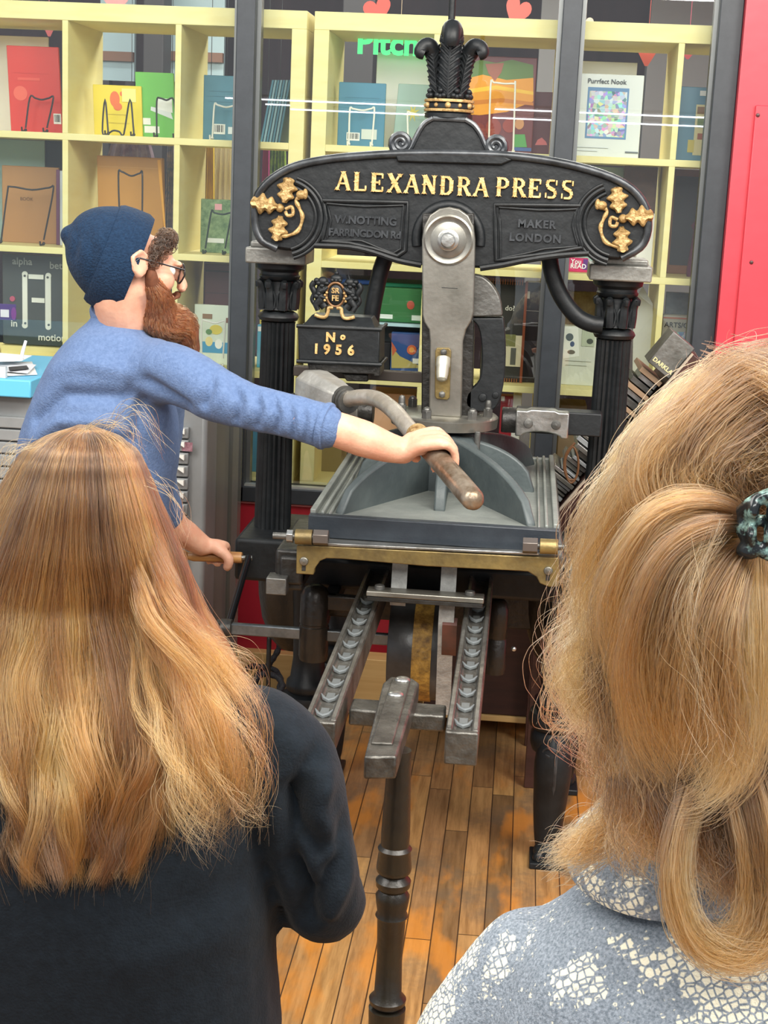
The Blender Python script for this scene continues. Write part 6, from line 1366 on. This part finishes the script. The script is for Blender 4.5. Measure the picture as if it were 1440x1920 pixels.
cr1 = [(pl_([(575, 1440), (560, 1490), (565, 1540), (600, 1590)], Yb), -.012, .012), (pl_([(600, 1470), (590, 1530), (620, 1600)], Yb), .009, .012), (pl_([(545, 1500), (540, 1600), (560, 1690), (552, 1760)], Yb-.02), -.016, .013), (pl_([(530, 1640), (555, 1670), (575, 1700), (545, 1740)], Yb-.02), -.010, .010),
       (pl_([(640, 1560), (630, 1620), (600, 1680), (580, 1740)], Yb), -.009, .010), (pl_([(655, 1600), (650, 1660), (620, 1720)], Yb), .007, .010), (pl_([(420, 1500), (480, 1560), (520, 1640)], Yb-.08), .008, .02), (pl_([(350, 1720), (440, 1700), (520, 1740)], Yb-.08), -.005, .02), (pl_([(250, 1800), (400, 1780), (520, 1820)], Yb-.08), .005, .03), (pl_([(520, 1360), (560, 1400), (600, 1470)], Yb+.03), .004, .012)]
sculpt(me, [(a_, b_*1.6, c_) for a_, b_, c_ in cr1], .010, 6, .0008, 60)
sw1 = obj('sweatshirt', me, BLK, W1, ang=0)
b = B(); torso(b, [(Vector((cxx, Y1+.02, .50)), (.18, 0, 0), (0, .13, 0)), (Vector((cxx, Y1+.01, .70)), (.19, 0, 0), (0, .135, 0)), (Vector((cxx, Y1, .86)), (.18, 0, 0), (0, .12, 0))]); legs(b, Vector((cxx, Y1+.02, .58)), 0, .095, Vector((0, 1, 0)), (.10, .085, .068, .062, .058))
obj('trousers', fuse(b, .010, 5), mat('dark_denim', '#262c3a'), W1, ang=0)
for q in (-1, 1): shoe('shoe', Vector((cxx+q*.095, Y1+.02, 0)), (0, 1, 0), mat('black_shoe', '#1b1b1e'), W1)
# hair shell and strands
tab = np.array([[798, 160, 5, .012], [802, 158, 30, .032], [810, 156, 52, .052], [830, 152, 84, .082], [870, 148, 116, .102], [950, 143, 152, .114], [1050, 138, 196, .116], [1150, 136, 236, .108], [1250, 138, 286, .118], [1320, 140, 296, .130], [1400, 140, 292, .145], [1500, 140, 266, .160], [1600, 138, 232, .168], [1655, 135, 195, .172], [1700, 135, 170, .172]], float)
def shell1(y, th, rho, lvl=None):
    cx = np.interp(y, tab[:, 0], tab[:, 1]); hw = np.interp(y, tab[:, 0], tab[:, 2])*rho; bk = np.interp(y, tab[:, 0], tab[:, 3])*rho
    return cx+hw*math.sin(th), y, Y1+.02-bk*math.cos(th)
rings = []
for y in np.r_[np.linspace(799, 870, 8), np.linspace(900, 1610, 22)]:
    r = []
    for k in range(40):
        th = -math.pi*.62+2*math.pi*.62*k/39; r.append(P(*shell1(y, th, .93)))
    for k in range(38, 0, -1):
        th = -math.pi*.62+2*math.pi*.62*k/39; p = P(*shell1(y, th, .93)); p.y = max(p.y+.03, Y1-.02) if y > 860 else p.y; c_ = P(*shell1(y, 0, 0)); 
        q = P(*shell1(y, th, .80 if y > 860 else .5)); r.append(q)
    rings.append(r)
HM1 = mat('golden_brown_hair_mass', '#6f5236', .6, 0, '#8f6a42', 30, .3, 120, .4, stretch=(6, 6, .4))
hm1 = obj('hair', B().loft(rings), HM1, W1, ang=80)
HAIR1 = hair_mat('golden_brown_hair', ((0, '#20160f'), (.35, '#4a3220'), (.7, '#86592c'), (1, '#c89858')))
k = 30; S_, T_ = [], []; NC = 150
cth = rng.uniform(-1.75, 1.75, NC); cph = np.stack([1.9*np.sin(cth*2.3)+rng.normal(0, .6, NC), rng.uniform(0, 6.28, NC), 2*np.cos(cth*3)+rng.normal(0, .5, NC)], 1); cam1 = rng.uniform(.4, 1.5, NC); ctn = rng.uniform(0, 1, NC); cfr = rng.uniform(.8, 1.5, NC); cend = rng.uniform(-45, 15, NC); crho = rng.uniform(.94, 1.05, NC)
ts = np.linspace(0, 1, k)
for i in range(15000):
    c = rng.integers(NC); th0 = cth[c]+rng.normal(0, .10); tend = cth[c]+(th0-cth[c])*.30
    yend = 1655-55*abs(math.sin(cth[c]))**3*1.2+cend[c]*.5+rng.normal(0, 9)
    if rng.random() < .12: yend -= rng.uniform(50, 400)
    ys = 799+(yend-799)*ts**.92; th = th0+(tend-th0)*ts; rho = crho[c]+rng.normal(0, .012)-(.03 if rng.random() < .3 else 0)
    ph = cph[c]; am = np.clip((ys-950)/700, 0, 1)*cam1[c]; q = []
    for j in range(k):
        X_, Y_, yy = 0, 0, ys[j]
        a_, b_, y_ = shell1(yy, th[j], rho)
        a_ += am[j]*(23*math.sin(yy/66*cfr[c]**.4+ph[0])+5*math.sin(yy/31+ph[1]))
        y_ += am[j]*.014*math.sin(yy/75*cfr[c]+ph[2])
        q.append(P(a_, b_, y_))
    q = np.array([tuple(p) for p in q]); q += np.cumsum(rng.normal(0, .0005, (k, 3)), 0)
    if rng.random() < .04: q += np.outer(ts**1.5, rng.normal(0, .016, 3))
    S_.append(q)
    gold = np.clip((ys-800)/380, 0, 1)*.30-.16*np.clip((ys-1420)/240, 0, 1)
    T_.append(np.clip(.02+.62*ctn[c]+.14*(rng.random()-.5)+gold, 0, 1))
strands('hair_strands', np.array(S_), np.array(T_), rng.uniform(.00016, .00030, len(S_)), HAIR1, hm1)
ol = []; ot = []
for gd, n, r0, r1, tt in (([(270, 1050, 1.56), (300, 1150, 1.51), (400, 1260, 1.50), (440, 1360, 1.49), (450, 1470, 1.49), (400, 1570, 1.48)], 260, .02, .028, (.5, 1)), ([(250, 1000, 1.57), (290, 1100, 1.53), (350, 1250, 1.51), (390, 1380, 1.48), (420, 1500, 1.47), (360, 1600, 1.47)], 260, .02, .022, (.3, .9)), ([(290, 1080, 1.58), (340, 1180, 1.54), (420, 1240, 1.52), (442, 1290, 1.52), (430, 1330, 1.5)], 240, .012, .018, (.5, 1)), ([(270, 1100, 1.57), (300, 1200, 1.53), (380, 1330, 1.5), (450, 1430, 1.49), (470, 1500, 1.49), (455, 1580, 1.49)], 120, .012, .02, (.5, 1)), ([(250, 1150, 1.55), (280, 1330, 1.50), (340, 1450, 1.46), (370, 1560, 1.45), (410, 1610, 1.45)], 160, .012, .014, (.6, 1))):
    s2, t2 = lock(gd, n, r0, r1, k=k, wave=.012, frizz=.006, tint=tt, seed=n); ol.append(s2); ot.append(t2)
s2, t2 = flyaways([[(150, 805, 1.58), (200, 790, 1.57), (240, 800, 1.56), (260, 850, 1.56)], [(200, 820, 1.58), (230, 770, 1.57), (270, 775, 1.56), (310, 850, 1.56)], [(60, 830, 1.58), (20, 850, 1.57), (-10, 900, 1.56)], [(280, 900, 1.58), (330, 930, 1.56), (350, 1010, 1.56)], [(400, 1300, 1.48), (470, 1380, 1.46), (500, 1460, 1.46), (480, 1540, 1.46)], [(380, 1420, 1.47), (460, 1520, 1.45), (500, 1530, 1.45)]], 100, 8, k=k, curl=.013, seed=4); ol.append(s2); ot.append(t2)
strands('loose_strands', np.concatenate(ol), np.concatenate(ot), .00016, HAIR1, hm1)
# ---------------------------------------------------------------- the person at lower right, half-up hair with a claw clip
Y2 = 1.12
W2 = thing('person', (P(1420, 1500, Y2).x, Y2, 0), 'person with blond brown hair clipped up in a grey blue jumper with cream scale print', 'person')
c2 = P(1402, 1015, Y2); f2 = unit((.05, 1, -.1))
b = B(); face_head(b, c2, f2, (0, .1, 1), 1.0)
nb2 = P(1292, 1640, Y2+.02)
limb(b, [c2+Vector((0, -.01, -.04)), c2.lerp(nb2, .6), nb2], [.056, .054, .062])
hip2 = Vector((nb2.x, Y2+.02, .66)); torso(b, [(hip2, (.15, 0, 0), (0, .1, 0)), (Vector((nb2.x, Y2, .86)), (.13, 0, 0), (0, .09, 0)), (nb2-Vector((0, 0, .18)), (.13, 0, 0), (0, .08, 0)), (nb2-Vector((0, 0, .04)), (.045, 0, 0), (0, .045, 0))])
legs(b, hip2, 0, .085, Vector((0, 1, 0)), (.08, .07, .05, .045, .038))
ARM2 = {}
for q in (-1, 1):
    sh = nb2+Vector((.022+q*.155, 0, -.100)); el = nb2+Vector((.022+q*.215, -.01, -.36)); wr = nb2+Vector((q*.12, .20, -.36)); ARM2[q] = (sh, el, wr)
    limb(b, [sh-Vector((q*.02, 0, .03)), sh.lerp(el, .5), el, el.lerp(wr, .5), wr], [.034, .036, .034, .032, .024]); fd = Vector((-q*.8, .6, -.1)).normalized(); s_2 = Vector((0, 0, 1)); sd = s_2.cross(fd).normalized()
    for i, (o_, ln_) in enumerate(((.028, .070), (.010, .078), (-.009, .072), (-.026, .058))):
        p0 = wr+s_2*o_*.5; p1 = wr+fd*.085+s_2*o_; p2 = p1+fd*ln_*.5+sd*q*.01; p3 = p1+fd*ln_*.85+sd*q*.03
        b.tube(cr([tuple(p0), tuple(wr+fd*.045+s_2*o_*.8), tuple(p1), tuple(p2), tuple(p3)], 4), [.013]*5+[.0105]*4+[.009]*5+[.0075]*3, 10)
    b.tube([wr+s_2*.015, wr+fd*.035+s_2*.038, wr+fd*.07+s_2*.052], [.012, .012, .008], 10)
obj('body', fuse(b, .0055, 4), SKIN, W2)
def sweater_mat():
    m = bpy.data.materials.new('grey_blue_scale_print_knit'); m.use_nodes = True; nt = m.node_tree; L = nt.links.new; b = nt.nodes['Principled BSDF']; b.inputs['Roughness'].default_value = .9; b.inputs['Specular IOR Level'].default_value = .15
    tc = nt.nodes.new('ShaderNodeTexCoord')
    def noise_(s, d=3, loc=(0, 0, 0), r=.6):
        mp = nt.nodes.new('ShaderNodeMapping'); mp.inputs['Location'].default_value = loc; L(tc.outputs['Object'], mp.inputs[0]); n = nt.nodes.new('ShaderNodeTexNoise'); n.inputs['Scale'].default_value = s; n.inputs['Detail'].default_value = d; n.inputs['Roughness'].default_value = r; L(mp.outputs[0], n.inputs['Vector']); return n.outputs['Fac']
    def ramp(v, p0, p1, c0=(0, 0, 0, 1), c1=(1, 1, 1, 1)):
        r = nt.nodes.new('ShaderNodeValToRGB'); r.color_ramp.elements[0].position = p0; r.color_ramp.elements[1].position = p1; r.color_ramp.elements[0].color = c0; r.color_ramp.elements[1].color = c1; L(v, r.inputs[0]); return r.outputs[0]
    base = ramp(noise_(420, 2), .3, .7, lin('#5e6770'), lin('#8d959e'))
    mp = nt.nodes.new('ShaderNodeMapping'); mp.inputs['Rotation'].default_value = (0, .5, 0); L(tc.outputs['Object'], mp.inputs[0])
    v = nt.nodes.new('ShaderNodeTexVoronoi'); v.feature = 'DISTANCE_TO_EDGE'; v.inputs['Scale'].default_value = 165; v.inputs['Randomness'].default_value = .55; L(mp.outputs[0], v.inputs['Vector'])
    cell = ramp(v.outputs['Distance'], .06, .16)
    v2 = nt.nodes.new('ShaderNodeTexVoronoi'); v2.inputs['Scale'].default_value = 26; v2.inputs['Randomness'].default_value = 1; L(mp.outputs[0], v2.inputs['Vector']); sepv = nt.nodes.new('ShaderNodeSeparateColor'); L(v2.outputs['Color'], sepv.inputs[0])
    mask = ramp(noise_(11, 5, (3, 1, 7), .7), .505, .52)
    mask2 = ramp(noise_(70, 3, (1, 5, 2), .8), .60, .65)
    mx = nt.nodes.new('ShaderNodeMath'); mx.operation = 'MAXIMUM'; L(mask, mx.inputs[0]); L(mask2, mx.inputs[1])
    mu = nt.nodes.new('ShaderNodeMath'); mu.operation = 'MULTIPLY'; L(mx.outputs[0], mu.inputs[0]); L(cell, mu.inputs[1])
    mc = nt.nodes.new('ShaderNodeMixRGB'); L(mu.outputs[0], mc.inputs[0]); L(base, mc.inputs[1]); mc.inputs[2].default_value = lin('#d8d2bc'); L(mc.outputs[0], b.inputs['Base Color'])
    bp = nt.nodes.new('ShaderNodeBump'); bp.inputs['Strength'].default_value = .4; bp.inputs['Distance'].default_value = .004; n = noise_(500, 2); L(n, bp.inputs['Height']); L(bp.outputs[0], b.inputs['Normal'])
    return m
SWM = sweater_mat()
b = B(); zz2 = lambda y: P(1345, y, Y2).z; cx2 = nb2.x
def tr2(y, hw, hd, dy=0): return (Vector((cx2+.034, Y2+dy, zz2(y))), (hw, 0, 0), (0, hd, 0))
torso(b, [tr2(2900, .18, .14), tr2(2500, .185, .145), tr2(2200, .19, .145), tr2(1980, .185, .14), tr2(1880, .178, .13), tr2(1800, .164, .12), tr2(1750, .143, .10), tr2(1698, .116, .085), tr2(1668, .084, .074), tr2(1645, .066, .064)])
for q in (-1, 1):
    sh, el, wr = ARM2[q]; limb(b, [sh+Vector((-q*.015, 0, .012)), sh.lerp(el, .35)+Vector((q*.012, 0, 0)), el, el.lerp(wr, .4)], [.048, .052, .050, .044])
me = fuse(b, .006, 8)
Yc = Y2-.10
seam2 = pl_([(1010, 1672), (950, 1700), (900, 1742), (862, 1800), (835, 1860), (800, 1930)], Y2-.055)
sculpt(me, [(seam2, -.003, .004), (pl_([(930, 1800), (960, 1850), (950, 1930)], Yc), -.006, .016), (pl_([(1200, 1720), (1100, 1760), (1000, 1760)], Yc), .003, .02)], .006, 6, .0006, 90)
sw2 = obj('jumper', me, SWM, W2, ang=0)
b = B(); ctr = Vector((nb2.x-.016, Y2+.002, P(1240, 1668, Y2-.07).z)); b.lathe(ctr, [(.060, -.014), (.082, -.011), (.0835, -.004), (.080, .006), (.075, .012), (.067, .013), (.060, .008)], 64, (-.10, -.12, 1)); obj('collar', b, SWM, sw2)
b = B(); torso(b, [(Vector((cx2, Y2+.02, .52)), (.18, 0, 0), (0, .13, 0)), (Vector((cx2, Y2+.01, .72)), (.19, 0, 0), (0, .135, 0)), (Vector((cx2, Y2, .84)), (.18, 0, 0), (0, .12, 0))]); legs(b, Vector((cx2, Y2+.02, .60)), 0, .095, Vector((0, 1, 0)), (.10, .085, .068, .062, .058))
obj('trousers', fuse(b, .010, 5), mat('charcoal_trousers', '#33353a', .85), W2, ang=0)
for q in (-1, 1): shoe('shoe', Vector((cx2+q*.095, Y2+.02, 0)), (0, 1, 0), mat('brown_shoe', '#4a3426', .5), W2)
# hair mass
b = B(); b.ell(c2+Vector((0, -.008, .042)), (.102, .104, .092), None, 32, 20)
for a, q, y, r in ((1180, 1020, 1.10, .046), (1190, 1150, 1.09, .042), (1230, 1280, 1.08, .040), (1260, 1400, 1.07, .040), (1290, 1500, 1.06, .038), (1380, 1250, 1.06, .050), (1400, 1400, 1.06, .048), (1400, 1540, 1.05, .045), (1290, 1080, 1.05, .045), (1275, 920, 1.05, .046)): b.ell(P(a, q, y), r)
HM2 = mat('blond_brown_hair_mass', '#7a5a3a', .7, 0, '#5f4630', 50, .3, 150, .3)
hm2 = obj('hair', sculpt(fuse(b, .006, 8), (), .004, 30), HM2, W2, ang=0)
HAIR2 = hair_mat('blond_brown_hair', ((0, '#251a13'), (.3, '#553c26'), (.6, '#93693a'), (1, '#d6b684')))
LK = [
 # crown: swept from the parting down the near side to the ear and on down
 ([(1450, 722, 1.09), (1350, 740, 1.07), (1245, 825, 1.06), (1172, 945, 1.06), (1138, 1070, 1.06), (1115, 1180, 1.06)], 1300, [.014, .018, .020, .022, .020], (.45, 1), .010, 2),
 ([(1470, 715, 1.07), (1370, 765, 1.03), (1270, 860, 1.015), (1200, 975, 1.02), (1160, 1100, 1.04), (1125, 1260, 1.05)], 1300, [.018, .026, .028, .026, .020], (.3, .95), .008, 2),
 ([(1490, 730, 1.05), (1390, 785, 1.00), (1290, 885, .985), (1225, 1000, 1.0), (1185, 1120, 1.02)], 1000, [.022, .030, .028, .024], (.25, .9), .006, 2),
 # crown to the clip
 ([(1500, 740, 1.03), (1400, 780, .995), (1330, 860, .98), (1350, 930, .98), (1400, 975, .985)], 900, [.034, .036, .026, .014], (.1, .6), .003, 1.5),
 ([(1330, 800, 1.0), (1265, 865, .985), (1280, 930, .975), (1400, 985, .98)], 800, [.022, .028, .022, .012], (.2, .8), .003, 1.5),
 ([(1500, 820, 1.0), (1440, 850, .99), (1400, 890, .985), (1410, 960, .99)], 500, [.03, .03, .02, .012], (0, .4), .003, 1.5),
 # twist leaving the clip to the left then falling
 ([(1402, 990, .975), (1330, 965, .955), (1250, 985, .945), (1205, 1060, .945), (1190, 1160, .95), (1215, 1270, .955)], 900, [.008, .014, .018, .022, .020], (.3, .85), .003, 1.5),
 ([(1404, 1000, .97), (1340, 1010, .945), (1275, 1050, .935), (1235, 1140, .935), (1225, 1250, .94), (1250, 1370, .945), (1290, 1470, .95)], 1000, [.008, .016, .022, .026, .026, .018], (.25, .8), .004, 1.5),
 ([(1406, 1010, .97), (1370, 1060, .945), (1330, 1150, .93), (1310, 1260, .93), (1320, 1370, .935), (1350, 1450, .94)], 1000, [.008, .016, .024, .028, .024], (.2, .75), .004, 1.5),
 ([(1410, 1010, .975), (1405, 1100, .95), (1400, 1220, .94), (1395, 1340, .94), (1370, 1440, .94), (1310, 1500, .94), (1275, 1490, .94)], 700, [.008, .014, .018, .018, .013, .008], (.45, .95), .003, 1.5),
 ([(1450, 1050, 1.0), (1450, 1200, .98), (1440, 1380, .97), (1430, 1540, .97)], 700, [.02, .03, .032, .028], (0, .45), .006, 2),
 # lower curls on the back
 ([(1300, 1480, .965), (1275, 1570, .95), (1268, 1660, .94), (1290, 1740, .935), (1340, 1785, .935), (1410, 1790, .935), (1470, 1750, .935)], 420, [.010, .010, .009, .010, .012], (.35, .85), .003, 1.2),
 ([(1390, 1440, .965), (1420, 1560, .95), (1430, 1680, .945), (1400, 1760, .94), (1340, 1770, .94), (1300, 1730, .94)], 600, [.014, .014, .013, .013, .010], (.3, .8), .004, 1.2),
 ([(1440, 1500, .97), (1455, 1640, .95), (1460, 1760, .945), (1440, 1830, .94)], 500, [.02, .02, .018, .014], (.2, .7), .005, 1.2),
 # underneath hair down to the collar
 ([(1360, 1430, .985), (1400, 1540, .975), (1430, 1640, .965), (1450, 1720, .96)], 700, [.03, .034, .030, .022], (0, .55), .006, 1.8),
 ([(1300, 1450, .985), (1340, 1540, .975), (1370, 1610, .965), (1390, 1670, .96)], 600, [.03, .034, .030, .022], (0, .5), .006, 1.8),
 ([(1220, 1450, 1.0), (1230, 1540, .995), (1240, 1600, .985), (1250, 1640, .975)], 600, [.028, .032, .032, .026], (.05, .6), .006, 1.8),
 ([(1170, 1150, 1.06), (1160, 1270, 1.06), (1180, 1400, 1.05), (1200, 1500, 1.03), (1210, 1590, 1.01)], 900, [.022, .026, .026, .030], (.1, .7), .010, 2.2),
 ([(1240, 1250, 1.01), (1260, 1380, 1.0), (1270, 1480, .99), (1290, 1590, .98)], 900, [.026, .030, .030, .030], (.1, .65), .008, 2.2),
 ([(1340, 1350, .99), (1340, 1450, .98), (1350, 1520, .975), (1360, 1600, .97)], 700, [.03, .03, .03, .028], (0, .55), .007, 2.),
 ([(1200, 1450, 1.05), (1150, 1540, 1.04), (1090, 1590, 1.03), (1020, 1625, 1.02)], 380, [.012, .014, .012, .008], (.2, .8), .005, 1.5),
 ([(1130, 1050, 1.07), (1120, 1160, 1.07), (1100, 1260, 1.07), (1130, 1350, 1.07), (1150, 1440, 1.06)], 420, [.014, .02, .024, .024], (.4, 1), .014, 2.5),
 ([(1170, 1000, 1.06), (1150, 1130, 1.06), (1090, 1250, 1.06), (1100, 1340, 1.06), (1170, 1390, 1.05)], 220, [.012, .02, .026, .02], (.5, 1), .014, 2.5),
]
for gd, n, rt, tt, wv, fq in [LK[i] for i in (0, 1, 2, 3, 4, 14, 15, 17, 18, 19, 21)]:
    LK.append(([(2824-a, q, y) for a, q, y in gd], int(n*.6), rt, tt, wv, fq))
ol, ot, rr_ = [], [], []
for i, (gd, n, rt, tt, wv, fq) in enumerate(LK):
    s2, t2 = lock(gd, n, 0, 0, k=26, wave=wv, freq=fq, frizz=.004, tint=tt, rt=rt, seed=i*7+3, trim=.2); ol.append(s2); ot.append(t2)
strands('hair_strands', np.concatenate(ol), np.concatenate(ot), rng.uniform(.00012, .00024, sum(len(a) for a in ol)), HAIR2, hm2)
s2, t2 = flyaways([[(1340, 725, 1.08), (1390, 700, 1.07), (1430, 690, 1.07)], [(1200, 880, 1.07), (1240, 790, 1.07), (1320, 715, 1.07)], [(1140, 980, 1.07), (1100, 1080, 1.06), (1050, 1180, 1.05), (1070, 1280, 1.05)], [(1150, 1100, 1.06), (1080, 1150, 1.05), (1060, 1230, 1.05), (1100, 1330, 1.05), (1170, 1380, 1.05)],
                    [(1150, 950, 1.08), (1110, 1010, 1.08), (1110, 1100, 1.07)], [(1160, 1260, 1.06), (1110, 1370, 1.06), (1130, 1450, 1.05), (1190, 1500, 1.04)], [(1200, 1430, 1.05), (1160, 1520, 1.05), (1060, 1580, 1.04)], [(1340, 1000, .93), (1280, 1150, .92), (1330, 1350, .92), (1290, 1460, .92)], [(1150, 1040, 1.07), (1090, 1130, 1.06), (1130, 1200, 1.05), (1080, 1330, 1.05)]], 420, 16, k=24, curl=.022, seed=9, tint=(.5, 1))
strands('loose_strands', s2, t2, .00011, HAIR2, hm2)
# claw clip
CLP = mat('pearly_black_clip', '#1c2022', .2, .2, '#9fc7bd', 60, 0, vlo=.5, vhi=.68)
cc = P(1422, 972, .955); b = B()
for s in (-1, 1): b.tube(cr([tuple(cc+Vector((x, y, s*z))) for x, y, z in ((-.012, -.004, .004), (-.004, -.012, .014), (.014, -.012, .022), (.036, .0, .022), (.05, .014, .016))], 4), [.0045]*17, 8)
for k in range(5):
    for s in (-1, 1): b.tube(cr([tuple(cc+Vector((-.004+.011*k, -.012, s*.016))), tuple(cc+Vector((-.006+.011*k, -.016, s*.007))), tuple(cc+Vector((-.005+.011*k, -.008, s*.001)))], 3), [.0038]*7, 6)
b.cyl(cc+Vector((-.014, -.004, 0)), cc+Vector((.02, -.01, 0)), .004, n=10)
b.ell(cc+Vector((-.006, -.012, -.018)), (.008, .005, .006)); b.ell(cc+Vector((.012, -.016, .016)), (.009, .005, .006))
tag(obj('hair_clip', fuse(b, .0015, 2), CLP, W2, ang=0))
